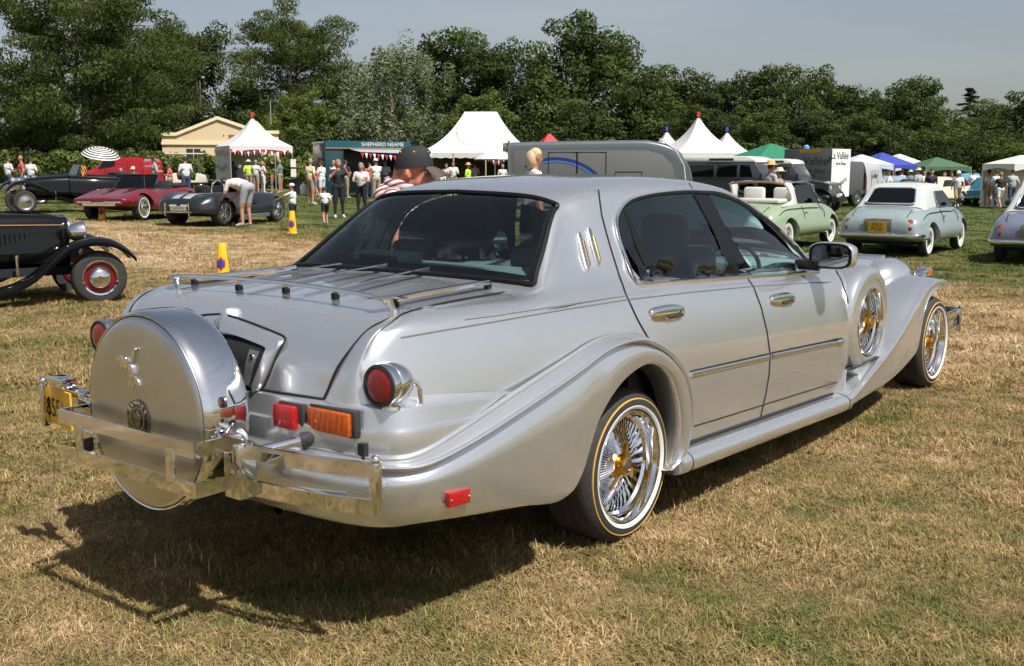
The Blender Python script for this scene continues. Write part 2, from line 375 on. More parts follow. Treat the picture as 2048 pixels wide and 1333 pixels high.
for _o in (body, roof):
    _k = len(_v); _v += [tuple(q.co) for q in _o.data.vertices]; _f += [tuple(i+_k for i in q.vertices) for q in _o.data.polygons]
SKIN = BVHTree.FromPolygons(_v, _f)
def onskin(px, py, off=0.0):
    """point of the body skin in that line of sight, pushed out by off"""
    d = ray(px, py).normalized(); loc, nrm, _, _ = SKIN.ray_cast(CAM, d)
    if loc is None or loc.y > -.3: return onside(px, py, off)
    if nrm.dot(d) > 0: nrm = -nrm
    return loc+nrm*off
def sub(i0, i1, j0, j1, off, both=True):
    g = Gd[i0:i1+1, j0:j1+1].copy()
    du = np.gradient(g, axis=0); dv = np.gradient(g, axis=1); n = np.cross(du, dv); n /= np.linalg.norm(n, axis=2)[:, :, None]+1e-9
    if n[0, 0, 2] < 0 and abs(n[0, 0, 2]) > .2: n = -n
    return g+n*off
g = sub(0, 23, 10, 45, .002)
MB().grid(g).mirror(True).build('rear_window', tint_rear, car, smooth=60)
g = sub(0, 23, 100, 126, .002)
MB().grid(g).mirror(True).build('windscreen', clear, car, smooth=60)
# black border and gasket of the back glass
gask = [Gd[i, 10]+np.array((-.004, 0, .005)) for i in range(0, 24, 3)]+[Gd[23, j]+np.array((-.003, -.003, .003)) for j in range(10, 46, 3)]+[Gd[i, 45]+np.array((-.002, 0, .005)) for i in (23, 20, 17, 14, 11, 8, 5, 2)]+[Gd[0, 45]+np.array((-.002, 0, .005))]
pathtube('window_gasket', gask, .011, black_trim, car, dens=2, both=True)
g = sub(0, 23, 10, 15, -.004)
bm_ = MB().grid(g).mirror(True); bm_.build('window_border', black_trim, car, smooth=60)
g = sub(21, 23, 10, 45, -.004)
MB().grid(g).mirror().build('window_border', black_trim, car, smooth=60)
# side glass, frames
def sidepatch(poly, off, step=.05):
    """flat-ish polygon draped just off the side surface"""
    P = [(p.x, p.z) if hasattr(p, 'x') else p for p in poly]
    bm = bmesh.new(); vs = [bm.verts.new((x, 0, z)) for x, z in P]; bm.faces.new(vs)
    xs = [p[0] for p in P]; zs = [p[1] for p in P]
    x = math.ceil(min(xs)/step)*step
    while x < max(xs):
        bmesh.ops.bisect_plane(bm, geom=bm.verts[:]+bm.edges[:]+bm.faces[:], plane_co=(x, 0, 0), plane_no=(1, 0, 0)); x += step
    z = math.ceil(min(zs)/step)*step
    while z < max(zs):
        bmesh.ops.bisect_plane(bm, geom=bm.verts[:]+bm.edges[:]+bm.faces[:], plane_co=(0, 0, z), plane_no=(0, 0, 1)); z += step
    bm.verts.ensure_lookup_table()
    mb = MB(); mb.add([(v.co.x, side_y(v.co.x, v.co.z)-off, v.co.z) for v in bm.verts], [tuple(v.index for v in f.verts) for f in bm.faces])
    bm.free(); return mb
rg = [onside(*p) for p in ((1281,562),(1242,476),(1239,446),(1250,421),(1282,404),(1330,395),(1394,390),(1436,466),(1480,548),(1400,555))]
fg = [onside(*p) for p in ((1437,418),(1470,428),(1510,446),(1550,472),(1585,505),(1618,541),(1560,543),(1504,546),(1470,480))]
sidepatch(rg, -.006).mirror().build('rear_door_glass', tint_dark, car, smooth=60)
sidepatch(fg, -.010).mirror().build('front_door_glass', tint, car, smooth=60)
bpil = [onside(*p) for p in ((1388,388),(1417,389),(1460,470),(1503,549),(1466,552),(1430,470))]
sidepatch(bpil, .001).mirror().build('centre_pillar', black_trim, car, smooth=60)
qb = [onside(*p) for p in ((1250,422),(1256,424),(1285,490),(1308,556),(1298,557),(1272,490))]
sidepatch(qb, -.003).mirror().build('quarter_glass_divider', black_trim, car)
# black inner frame then chrome outer frame
pathtube('window_seal', [p+Vector((0, -.002, 0)) for p in WIN], .0105, black_trim, car, both=True, dens=3, closed=True, flat=(1, .8))
ch = [onskin(*p) for p in ((1636,546),(1600,548),(1494,555),(1403,562),(1340,567),(1279,572),(1271,567),(1251,520),(1237,480),(1231,449),(1234,430),(1244,412),(1262,398),(1294,389),(1330,384),(1372,381),(1403,382),(1433,384),(1463,394),(1494,411),(1524,432),(1554,456),(1584,485),(1614,518))]
pathtube('window_chrome', [p+Vector((0, -.005, .0)) for p in ch], .0115, chrome, car, both=True, dens=3, flat=(1, .6))
a_ = [onside(*p) for p in ((1415,391),(1465,402),(1524,440),(1584,495),(1622,536),(1640,546),(1618,518),(1570,470),(1524,433),(1463,396))]
sidepatch(a_, .003).mirror().build('front_door_frame', black_trim, car)
# --- panel gaps drawn as recessed dark beads along the surface
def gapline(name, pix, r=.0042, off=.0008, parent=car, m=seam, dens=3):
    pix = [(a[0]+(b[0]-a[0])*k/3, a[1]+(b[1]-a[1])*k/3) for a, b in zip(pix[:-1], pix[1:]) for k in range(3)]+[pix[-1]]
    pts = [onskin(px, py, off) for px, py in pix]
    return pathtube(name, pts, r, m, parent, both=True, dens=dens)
gapline('rear_door_gap', [(1197,381),(1199,400),(1203,430),(1212,465),(1222,500),(1237,548),(1253,593),(1275,640),(1296,677)])
gapline('centre_door_gap', [(1492,553),(1507,575),(1522,615),(1534,665),(1540,710),(1538,750),(1531,790),(1521,834)])
gapline('front_door_gap', [(1668,535),(1682,560),(1694,595),(1702,640),(1704,690),(1699,720),(1692,737)])
gapline('roof_seam', [(1113,412),(1128,401),(1150,391),(1196,381),(1235,371),(1290,363)], .0028, m=silver)
gapline('roof_joint', [(1378,367),(1383,375),(1388,382)], .0025)
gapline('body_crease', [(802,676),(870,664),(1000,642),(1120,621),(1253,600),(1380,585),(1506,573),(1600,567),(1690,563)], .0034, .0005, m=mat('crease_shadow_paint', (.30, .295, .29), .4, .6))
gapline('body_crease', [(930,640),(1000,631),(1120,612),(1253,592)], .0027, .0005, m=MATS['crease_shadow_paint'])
gapline('rocker_gap', [(1388,853),(1460,831),(1530,809),(1620,781),(1700,757)], .0032, .0008)
tr = [onskin(px, py, .004) for px, py in [(1381+155*k/9, 749-35*k/9) for k in range(10)]]
pathtube('door_trim', tr, .016, chrome, car, both=True, flat=(.9, .45), n=10)
tr = [onskin(px, py, .004) for px, py in [(1543+158*k/11, 712-33*k/11) for k in range(12)]]
pathtube('door_trim', tr, .016, chrome, car, both=True, flat=(.9, .45), n=10)
for xa, xb, ya, yb in ((1381, 1536, 743.5, 708.5), (1543, 1701, 706.5, 673.5)):
    pathtube('trim_insert', [onskin(xa+(xb-xa)*k/9, ya+(yb-ya)*k/9, .003) for k in range(10)], .0045, black_trim, car, both=True, dens=2)
# --- rear fascia (ledges) : profile at plan stations
FS = [(-1.528,0),(-1.526,.25),(-1.518,.5),(-1.495,.70),(-1.455,.815),(-1.40,.885),(-1.30,.918),(-1.15,.928),(-1.0,.930),(-.85,.925),(-.7,.905)]
IN = [(-1.46,0),(-1.46,.25),(-1.455,.5),(-1.44,.62),(-1.40,.70),(-1.34,.765),(-1.25,.82),(-1.12,.865),(-.98,.895),(-.84,.905),(-.68,.89)]
rows = []
for (x, y), (xi, yi) in zip(FS, IN):
    d = Vector((x-xi, y-yi, 0)); d = d.normalized() if d.length > 1e-4 else Vector((0, 1, 0))
    k = 0.0 if x < -1.25 else min(.035, (x+1.25)*.09)
    z1 = .846-k; z2 = .775-k*.8
    prof = [((xi, yi), z1+.016), ((x-d.x*.018, y-d.y*.018), z1+.008), ((x-d.x*.004, y-d.y*.004), z1+.003), ((x, y), z1-.008), ((x+d.x*.004, y+d.y*.004), z2+.012), ((x+d.x*.008, y+d.y*.008), z2+.002), ((x+d.x*.02, y+d.y*.02), z2-.004), ((x+d.x*.022, y+d.y*.022), z2-.014), ((x+d.x*.026, y+d.y*.026), .70), ((x+d.x*.01, y+d.y*.01), .62)]
    rows.append([(a, -b, z) for (a, b), z in prof])
rows = np.array(rows).transpose(1, 0, 2); rows = np.array([crs(r, 6) for r in rows])
MB().grid(rows).mirror(True).build('rear_fascia', silver, car, smooth=28)
# --- rear fender: upper ridge U, bead M, lower edge B
FD = [((-1.545,0,.695),(-1.565,0,.672),(-1.53,0,.435)),
 ((-1.543,.3,.695),(-1.563,.3,.672),(-1.528,.3,.435)),
 ((-1.532,.58,.695),(-1.55,.59,.672),(-1.518,.56,.435)),
 ((-1.505,.77,.69),(-1.52,.785,.668),(-1.49,.75,.436)),
 ((-1.455,.89,.685),(-1.465,.91,.663),(-1.44,.865,.44)),
 ((-1.36,.947,.692),(-1.365,.982,.668),(-1.34,.935,.445)),
 ((-1.16,.962,.742),(-1.16,1.008,.708),(-1.14,.97,.425)),
 ((-.84,.966,.825),(-.84,1.018,.785),(-.84,.985,.388)),
 ((-.50,.968,.908),(-.53,1.022,.865),(-.62,.995,.356)),
 ((-.33,.968,.948),(-.36,1.022,.915),(-.50,1.01,.42)),
 ((-.19,.968,.96),(-.22,1.024,.936),(-.405,1.018,.615)),
 ((-.05,.968,.952),(-.07,1.024,.932),(-.255,1.022,.75)),
 ((.07,.967,.915),(.06,1.022,.897),(-.07,1.023,.812)),
 ((.19,.965,.852),(.18,1.02,.84),(.08,1.023,.797)),
 ((.31,.962,.755),(.30,1.018,.75),(.22,1.02,.715)),
 ((.395,.958,.645),(.385,1.012,.65),(.305,1.015,.605)),
 ((.432,.955,.52),(.42,1.007,.53),(.345,1.01,.495)),
 ((.428,.95,.41),(.415,1.002,.42),(.35,1.003,.39)),
 ((.385,.945,.315),(.37,.995,.325),(.325,.995,.31)),
 ((.30,.94,.27),(.285,.985,.28),(.26,.985,.275))]
rows = []; bead = []; lip = []
for k, (U, M_, B) in enumerate(FD):
    U, M_, B = Vector(U), Vector(M_), Vector(B)
    out = Vector((M_.x-0, 0, 0))
    if k < 4: od = Vector((-1, 0, 0))
    elif k == 4: od = Vector((-.7, .7, 0))
    else: od = Vector((0, 1, 0))
    mid = (M_*.5+B*.5)
    bul = .028 if k < 9 else .012
    ca = (B-M_).normalized()
    prof = [U-od*.03, U-od*.004+Vector((0,0,.002)), U+od*.003-Vector((0,0,.004)), U*.5+M_*.5+od*.001, M_-od*.002, M_-od*.020+ca*.010, M_-od*.016+ca*.022, M_*.75+B*.25+od*bul*.55, mid+od*bul*.8, M_*.25+B*.75+od*bul*.6, B+od*.004-ca*.012, B-od*.012+ca*.004, B-od*.06+ca*.006, B-od*.14]
    rows.append([(p.x, -p.y, p.z) for p in prof]); bead.append((M_.x, -M_.y-.0 if k > 4 else -M_.y, M_.z)); lip.append((B.x, -B.y, B.z))
rows = np.array(rows).transpose(1, 0, 2); rows = np.array([crs(r, 7) for r in rows])
rows = rows.transpose(1, 0, 2); rows = np.array([crs(r, 3) for r in rows])
MB().grid(rows).mirror(True).build('rear_fender', silver, car, smooth=55)
pathtube('fender_ridge', [(q[0][0], -q[0][1], q[0][2]) for q in FD[:13]], .0045, silver, car, both=True, dens=7, n=6)
pathtube('fender_bead', bead, .010, silver, car, both=True, dens=7, n=8)
# wheel well liners and floor pan
mb = MB()
for cx in (0, 4.33):
    mb.lathe([(.44, .0), (.44, .36), (.02, .36)], 28, Matrix.Translation((cx, -.58 if cx == 0 else -.62, .40)) @ Matrix.Rotation(R(90), 4, 'X') @ Matrix.Rotation(0, 4, 'Z') @ Matrix.Translation((0, 0, -.0)))
mb2 = MB()
for cx in (0,):
    mb2.lathe([(.02, .45), (.455, .45), (.455, .93)], 30, Matrix.Translation((cx-.03, 0, .37)) @ Matrix.Rotation(R(90), 4, 'X'), arc=math.pi)
mb2.mirror().build('wheel_well', dark, car)
MB().box((.75, 0, .44), (3.3, 1.6, .08)).box((3.4, 0, .34), (2.6, .9, .12)).build('floor_pan', dark, car)
# --- running board
rb = []
for x, w_ in ((.34, .90), (.40, 1), (.9, 1), (1.5, 1), (2.1, 1), (2.44, 1)):
    dz = -.032*(x-.4); rb.append([(x, -(.90+(y-.90)*w_), z+dz) for y, z in ((.90,.335),(.95,.338),(.985,.332),(1.012,.315),(1.022,.292),(1.02,.265),(1.008,.245),(.98,.232),(.90,.225))])
rb = np.array(rb).transpose(1, 0, 2); rb = np.array([crs(r, 4) for r in rb]).transpose(1, 0, 2); rb = np.array([crs(r, 4) for r in rb])
rbm = MB().grid(rb); rbm.f.append(tuple(range(len(rb[0])))); rbm.mi.append(0)
rbm.mirror().build('running_board', silver, car, smooth=50)
pathtube('board_gap', [(x, -.946, .352-.032*(x-.4)) for x in (.45, 1.0, 1.6, 2.3)], .010, dark, car, both=True)
for xg in (.42, 2.40):
    MB().tube([(p[0]+xg-rb[4][0][0] if False else xg, p[1]*1.0005, p[2]-.032*(xg-.4)+.032*(rb[4][0][0]-.4)) for p in rb[4]], .0028, 6).mirror().build('board_joint', seam, car)
# --- front fender
lipx = [(1703,799,1.022),(1722,777,1.018),(1742,751,1.012),(1762,727,1.006),(1782,700,1.0),(1800,673,.994),(1818,642,.988),(1835,609,.984),(1850,586,.98),(1863,571,.977),(1875,563,.974),(1888,561,.968),(1898,565,.955),(1904,571,.93)]
edgx = [(1703,812,1.005),(1722,799,1.0),(1742,786,.995),(1765,771,.99),(1787,754,.988),(1808,733,.985),(1829,708,.982),(1837,690,.98),(1843,660,.98),(1849,626,.98),(1857,603,.98),(1868,586,.975),(1880,578,.965),(1893,576,.94)]
rows = []; lipl = []
for i, (a, b) in enumerate(zip(lipx, edgx)):
    Lp = pxy(a[0], a[1], -a[2]); E_ = pxy(b[0], b[1], -b[2])
    z0 = Lp.z; x0 = Lp.x; up = .0 if i < 3 else min(.03, (i-2)*.008)
    dn = 0 if i < 11 else -.02*(i-10)
    inn = .60 if i > 3 else (.86 - .065*i)
    xi = x0+.0
    prof = [(xi, -inn, z0-.10+up), (xi, -(inn+.05), z0+up*.6+dn-.01), (xi, -(inn*.6+a[2]*.4), z0+up+dn), (xi, -(inn*.25+a[2]*.75), z0+up*.7+dn*.5+.002), (x0, -(a[2]-.035), z0+.008), (x0, -(a[2]-.010), z0+.003), (x0, -a[2], z0-.008)]
    q = Vector((x0, -a[2], z0-.008))
    mid = q.lerp(E_, .5); prof += [tuple(q.lerp(E_, .15)+Vector((0, .010, 0))), tuple(mid+Vector((0, .006, 0))), tuple(E_+Vector((0, .0, .006))), tuple(E_+Vector((0, .014, -.003))), tuple(E_+Vector((0, .10, .0)))]
    rows.append(prof); lipl.append((x0, -a[2]+.002, z0-.002))
rows = np.array(rows).transpose(1, 0, 2); rows = np.array([crs(r, 5) for r in rows]).transpose(1, 0, 2); rows = np.array([crs(r, 3) for r in rows])
MB().grid(rows).mirror().build('front_fender', silver, car, smooth=55)
pathtube('fender_bead', lipl, .008, silver, car, both=True, dens=5, n=8)
# inner fender skirt and hood
hood = []
for x, hw, zt in ((2.62,.80,1.055),(2.8,.70,1.05),(3.1,.56,1.035),(3.6,.47,1.005),(4.1,.42,.97),(4.6,.38,.93),(4.85,.36,.90)):
    hood.append([(x, -y*hw, z) for y, z in ((0,zt+.02),(.4,zt+.012),(.75,zt-.005),(.93,zt-.05),(1,zt-.13),(1.02,zt-.3),(1.02,.45))])
hood = np.array(hood).transpose(1, 0, 2); hood = np.array([crs(r, 5) for r in hood]).transpose(1, 0, 2); hood = np.array([crs(r, 4) for r in hood])
MB().grid(hood).mirror(True).build('hood', silver, car, smooth=50)
MB().box((4.89, 0, .68), (.08, .66, .52)).build('grille', chrome, car, bevel=.02)
MB().grid([[(x, -y, z) for y in (.45, .97)] for x, z in ((2.55,.40),(3.0,.42),(3.5,.45),(3.9,.50))]).mirror().build('inner_fender', dark, car)
# cowl side between the door and the side-mounted spare
cow = []
for x, yo in ((2.46, .88), (2.54, .885), (2.61, .85), (2.70, .79), (2.9, .75), (3.1, .70), (3.3, .60)):
    cow.append([(x, -yo*f, z+shear(x)) for f, z in ((.80,1.115),(.90,1.105),(.965,1.085),(1.0,1.04),(1.012,.9),(1.015,.7),(1.0,.5),(.98,.38))])
cow = np.array(cow).transpose(1, 0, 2); cow = np.array([crs(r, 5) for r in cow]).transpose(1, 0, 2); cow = np.array([crs(r, 4) for r in cow])
MB().grid(cow).mirror().build('cowl_side', silver, car, smooth=50)
# --- wheels
def wheel_part(parent, loc, rz=0, src=None):
    if src is not None:
        return child(src, parent, loc, (0, 0, rz))
    RX = Matrix.Rotation(R(90), 4, 'X')      # local z -> -y (outwards on the right side)
    rim = MB().lathe([(.252,-.012),(.256,.0),(.250,.006),(.240,.003),(.234,-.012),(.228,-.03),(.226,-.05),(.215,-.062),(.213,-.085),(.207,-.105),(.20,-.125),(.198,-.14),(.198,-.20)], 64, RX).build('wheel', chrome, parent, smooth=35)
    MB().lathe([(.248,-.02),(.256,.006),(.272,.014),(.30,.012),(.322,.0),(.336,-.014),(.344,-.03),(.3455,-.05),(.3455,-.09),(.340,-.093),(.340,-.099),(.3455,-.102),(.3455,-.145),(.340,-.148),(.340,-.154),(.3455,-.157),(.3455,-.20),(.338,-.222),(.30,-.24),(.24,-.235)], 72, RX).build('tyre', black_rubber, rim, smooth=40)
    MB().lathe([(.257,.0065),(.2585,.0098),(.267,.0152),(.2735,.0168),(.2745,.0135)], 72, RX).build('whitewall', white_rubber, rim)
    MB().lathe([(.3015,.0115),(.3025,.0135),(.3065,.0122),(.3075,.007)], 72, RX).build('gold_stripe', gold_rubber, rim)
    MB().lathe([(.0,-.16),(.2,-.16)], 40, RX).build('back_plate', dark, rim)
    sp = MB(); ns = 56
    for k in range(ns):
        a = 2*math.pi*k/ns
        for (ha, hd, hr, od, of) in ((.0, -.045, .046, -.128, 0), (.0, -.082, .050, -.134, .5)):
            b = a+of*2*math.pi/ns
            p0 = RX @ Vector((hr*math.cos(b+ha), hr*math.sin(b+ha), hd)); p1 = RX @ Vector((.203*math.cos(b), .203*math.sin(b), od))
            sp.tube([p0, p1], [.0028, .0040], 4, caps=False)
    tag(sp.build('wire_spokes', chrome, rim, smooth=60), kind='stuff')
    MB().lathe([(.062,-.11),(.056,-.06),(.050,-.040),(.0,-.038)], 24, RX).build('hub', goldm, rim)
    g = MB().lathe([(.043,-.045),(.045,-.025),(.040,-.010),(.030,-.004),(.029,-.008)], 24, RX)
    for k in range(3):
        a = R(80)+k*2*math.pi/3
        c, s = math.cos(a), math.sin(a); e = (-s, c)
        pts = [(.028, .026, -.020), (.058, .018, -.026), (.088, .009, -.032), (.096, -.004, -.034), (.086, -.009, -.032), (.056, -.016, -.026), (.028, -.024, -.020)]
        n = len(pts); v = []
        for dz in (.010, -.006):
            for r_, w_, h_ in pts: v.append(RX @ Vector((c*r_+e[0]*w_, s*r_+e[1]*w_, h_+dz)))
        f = [tuple(range(n)), tuple(range(2*n-1, n-1, -1))]+[(i, n+i, n+(i+1) % n, (i+1) % n) for i in range(n)]
        g.add(v, f)
    g.build('knock_off_spinner', goldm, rim, smooth=35)
    MB().lathe([(.029,-.009),(.026,-.0065),(.0,-.0045)], 20, RX).build('spinner_cap', mat('worn_black_cap', (.06, .055, .05), .4, var=.3, vscale=60), rim)
    rim.location = loc; rim.rotation_euler = (0, 0, rz)
    return rim
w0 = wheel_part(car, (0, -.93, .345))
wheel_part(car, (4.33, -.93, .345), 0, w0)
wheel_part(car, (0, .93, .345), math.pi, w0)
wheel_part(car, (4.33, .93, .345), math.pi, w0)
# --- side-mounted spare: painted drum with the wire wheel in its opening
RXm = Matrix.Rotation(R(90), 4, 'X')
for sgn in (-1, 1):
    M4 = Matrix.Translation((2.885, 0, .665)) @ (RXm if sgn < 0 else RXm @ Matrix.Rotation(math.pi, 4, 'X'))
    cov = MB().lathe([(.36,.70),(.365,.86),(.362,.91),(.350,.938),(.33,.950),(.295,.955),(.285,.953),(.280,.949),(.265,.950),(.235,.953),(.226,.951),(.222,.945),(.220,.90)], 72, M4).build('side_spare_cover', silver, car, smooth=30)
    MB().lathe([(.225,.952),(.222,.957),(.214,.955),(.208,.94),(.205,.915),(.192,.905),(.19,.87),(.18,.86)], 56, M4).build('spare_rim', chrome, cov, smooth=35)
    MB().lathe([(0,.84),(.2,.84)], 30, M4).build('spare_back', dark, cov)
    sp = MB()
    for k in range(44):
        a = 2*math.pi*k/44
        for ha, hd, of in ((.1,.93,0), (-.1,.90,.5)):
            b = a+of*2*math.pi/44
            sp.tube([M4 @ Vector((.046*math.cos(b+ha), .046*math.sin(b+ha), hd)), M4 @ Vector((.186*math.cos(b), .186*math.sin(b), .872))], .0029, 4, caps=False)
    tag(sp.build('wire_spokes', chrome, cov), kind='stuff')
    g = MB().lathe([(.055,.87),(.047,.93),(.044,.952),(.030,.962),(.0,.962)], 20, M4)
    for k in range(3):
        a = R(100)+k*2*math.pi/3; c, s = math.cos(a), math.sin(a)
        pts = [(.030,.026,.945),(.065,.018,.94),(.10,.006,.932),(.10,-.006,.932),(.06,-.018,.94),(.030,-.026,.945)]
        n = len(pts); v = [M4 @ Vector((c*r_-s*w_, s*r_+c*w_, h_+dz)) for dz in (.01, -.006) for r_, w_, h_ in pts]
        g.add(v, [tuple(range(n)), tuple(range(2*n-1, n-1, -1))]+[(i, n+i, n+(i+1) % n, (i+1) % n) for i in range(n)])
    g.build('knock_off_spinner', goldm, cov, smooth=35)
# --- headlamp pods, horn, indicators on the front fenders
for s in (-1, 1):
    c = Vector((4.27, s*.56, .80))
    MX = Matrix.Translation(c) @ Matrix.Rotation(R(90), 4, 'Y')
    pod = MB().lathe([(.0,-.30),(.05,-.285),(.10,-.235),(.14,-.15),(.16,-.04),(.163,.06),(.160,.10)], 36, MX).build('headlamp', silver, car, smooth=50)
    MB().lathe([(.160,.098),(.166,.11),(.160,.135),(.145,.138)], 36, MX).build('headlamp_ring', chrome, pod)
    MB().lathe([(.15,.13),(.10,.155),(0,.165)], 30, MX).build('headlamp_lens', clear, pod)
    MB().tube([c+Vector((0, 0, -.14)), c+Vector((0, -s*.03, -.30))], .03, 10).build('headlamp_stalk', chrome, pod)
    h = MB().sphere((4.60, s*.60, .845), (.045, .036, .036), 14, 10).tube([(4.50, s*.60, .84), (4.57, s*.60, .845)], .014, 8).build('horn_tip', chrome, car)
    ind = MB().prism([(-.10,0),(-.085,.045),(-.03,.062),(.07,.060),(.10,.05),(.10,0)], lambda u, v, w: (4.46+u, s*w, .832+v), .74, .82).build('fender_indicator', chrome, car, bevel=.006)
    MB().prism([(-.01,.004),(.02,.048),(.095,.044),(.105,.004)], lambda u, v, w: (4.465+u, s*w, .832+v), .738, .823).build('indicator_lens', amber_lens, ind, bevel=.004)
# front bumper ends
for s in (-1, 1):
    mb = MB().box((4.86, s*.90, .505), (.40, .012, .055)).box((4.86, s*.90, .375), (.40, .012, .055)).box((4.84, s*.895, .44), (.34, .008, .07)).box((5.06, s*.90, .44), (.03, .03, .20))
    mb.sphere((5.06, s*.90, .545), .014)
    mb.box((5.075, 0, .505), (.012, 1.8, .055)).box((5.075, 0, .375), (.012, 1.8, .055)) if s < 0 else None
    mb.build('front_bumper', chrome, car, bevel=.003)
# --- continental spare cover at the back
SZ, SX, SR = .783, -1.80, .352
MXs = Matrix.Translation((SX, 0, SZ)) @ Matrix.Rotation(R(-90), 4, 'Y')      # local z -> -x (rearwards)
spare = MB().lathe([(.33,-.20),(.355,-.192),(.366,-.175),(.369,-.15),(.370,-.10),(.369,-.04),(.364,-.012),(.357,-.002),(.351,-.004),(.349,-.012)], 96, MXs).build('rear_spare_cover', chrome, car, smooth=40)
MB().lathe([(.3475,-.012),(.3465,-.002),(.340,.004),(.325,.008),(.28,.013),(.2,.018),(.1,.021),(0,.022)], 96, MXs).build('cover_face', satin, spare, smooth=40)
MB().lathe([(.352,-.010),(.346,-.010)], 96, MXs).build('cover_gap', dark, spare)
MB().lathe([(.0,-.195),(.34,-.195)], 48, MXs).build('cover_back', dark, spare)
def text_mesh(txt, size, ext=.001, font_scale=1):
    cu = bpy.data.curves.new('t', 'FONT'); cu.body = txt; cu.size = size; cu.extrude = ext; cu.align_x = 'CENTER'; cu.align_y = 'CENTER'
    o = bpy.data.objects.new('t', cu); COL.objects.link(o)
    dg = bpy.context.evaluated_depsgraph_get(); me = bpy.data.meshes.new_from_object(o.evaluated_get(dg))
    bpy.data.objects.remove(o); return me
def put_text(name, txt, size, M, m, parent, ext=.001, sx=1):
    me = text_mesh(txt, size, ext); me.transform(M @ Matrix.Diagonal((sx, 1, 1, 1))); me.materials.clear(); me.materials.append(m)
    o = bpy.data.objects.new(name, me); COL.objects.link(o); o.parent = parent; return o
# local frame on the cover face: u -> -y (viewer's right), v -> z
BV = -.018; BU = .0
def FM(u, v, h=.0): return Matrix.Translation((SX-.0205-h, -u, SZ+v)) @ Matrix(((0, 0, -1, 0), (-1, 0, 0, 0), (0, 1, 0, 0), (0, 0, 0, 1)))
badge = MB().lathe([(0,.006),(.068,.006),(.072,.003),(.072,-.004)], 40, FM(BU, BV)).build('round_badge', mat('badge_black', (.015, .013, .012), .25, coat=.6), spare)
badge_gold = mat('badge_gold', (.50, .42, .25), .45, .5)
MB().lathe([(.0715,.0068),(.0695,.0068)], 40, FM(BU, BV)).lathe([(.042,.0068),(.0395,.0068)], 40, FM(BU, BV)).build('badge_ring', badge_gold, badge)
for k, chh in enumerate('ZIMMER'):
    a = R(148-k*23.2); put_text('letter', chh, .026, FM(BU+.055*math.cos(a), BV+.055*math.sin(a), .0068) @ Matrix.Rotation(a-R(90), 4, 'Z'), badge_gold, badge, .0006)
cr = MB()
for poly in ([(-.022,.020),(-.012,.012),(0,.030),(.012,.012),(.022,.020),(.018,-.002),(-.018,-.002)], [(-.016,-.006),(.016,-.006),(.012,-.026),(0,-.034),(-.012,-.026)]):
    cr.prism(poly, lambda u, v, w: tuple(FM(BU, BV) @ Vector((u, v, w))), .006, .0072)
cr.build('badge_crest', mat('badge_bronze', (.22, .17, .10), .4, .6), badge)
# low-relief bird emblem, wings raised
eag = MB()
def ep(poly, h):
    eag.prism(poly, lambda u, v, w: tuple(FM(-.028, .155) @ Vector((u, v, w))), -.004, h)
ep([(-.008,-.040),(.010,-.044),(.020,-.030),(.022,-.005),(.012,.020),(.002,.028),(-.010,.022),(-.014,.0)], .008)                      # body
ep([(.006,.020),(.018,.030),(.024,.048),(.030,.066),(.040,.082),(.034,.088),(.022,.076),(.012,.056),(.0,.036)], .006)               # far wing raised
ep([(-.012,.010),(-.020,.030),(-.028,.044),(-.046,.050),(-.066,.048),(-.086,.036),(-.094,.018),(-.080,.022),(-.084,.004),(-.066,.014),(-.062,-.004),(-.046,.008),(-.036,-.008),(-.024,.002)], .006)   # near wing spread
ep([(.016,-.020),(.034,-.022),(.046,-.034),(.052,-.050),(.042,-.046),(.036,-.058),(.028,-.046),(.016,-.048)], .006)                 # tail
ep([(-.012,-.036),(-.004,-.040),(-.006,-.060),(-.014,-.066),(-.018,-.058)], .006); ep([(.002,-.042),(.010,-.042),(.010,-.064),(.002,-.070),(-.002,-.060)], .006)   # legs
ep([(-.010,.020),(.0,.030),(-.004,.042),(-.016,.044),(-.026,.034),(-.016,.030)], .009)                                              # head
eag.build('bird_emblem', chrome, spare, smooth=30, bevel=.0012)
# --- licence plate recess on the lid
def tlx(z, y):
    i = int(np.argmin(np.abs(TRUNK[36:, 20, 2]-z)))+36; j = int(round(20+20*min(1, abs(y)/max(.3, TLd[i][2])))); j = min(40, j)
    return TRUNK[i, j, 0]
fr_o = [(-.02,1.098),(-.12,1.086),(-.28,1.058),(-.345,1.046),(-.362,1.028),(-.356,.998),(-.312,.885),(-.292,.858)]
fr_i = [(-.02,1.038),(-.12,1.032),(-.25,1.016),(-.300,1.008),(-.308,.998),(-.302,.975),(-.272,.89),(-.262,.868)]
rows = []
for (yo, zo), (yi, zi) in zip(fr_o, fr_i):
    xo = tlx(zo, yo); xi = tlx(zi, yi)
    rows.append([(xo+.004, yo, zo), (xo-.022, yo+.006 if yo < -.02 else yo, zo-.004), (xo-.028, yo+.016 if yo < -.02 else yo, zo-.010), (xi-.028, yi-.008 if yi < -.02 else yi, zi+.004), (xi-.020, yi, zi), (xi+.03, yi+.012 if yi < -.02 else yi, zi)])
rows = np.array(rows).transpose(1, 0, 2); rows = np.array([crs(r, 4) for r in rows])
plate_frame = MB().grid(rows).mirror(True).build('plate_surround', silver, trunk, smooth=40)
pathtube('surround_gap', [(tlx(z, y)-.002, y-.004, z+.002) for y, z in fr_o], .004, seam, trunk, both=True)
MB().grid([[(tlx(z, 0)-.012, y, z) for y in (-.30, .30)] for z in np.linspace(.862, 1.03, 8)]).build('recess_shade_panel', dark, trunk)  # dark sheet over the closed lid stands for the shade in the recess
MB().grid([[(tlx(z, 0)-.024+.010*k, y, z) for k, y in enumerate((-.292+.25*(1.0-z), -.222+.1*(1.0-z)))] for z in np.linspace(.872, .998, 8)]).build('recess_wall', silver, trunk)
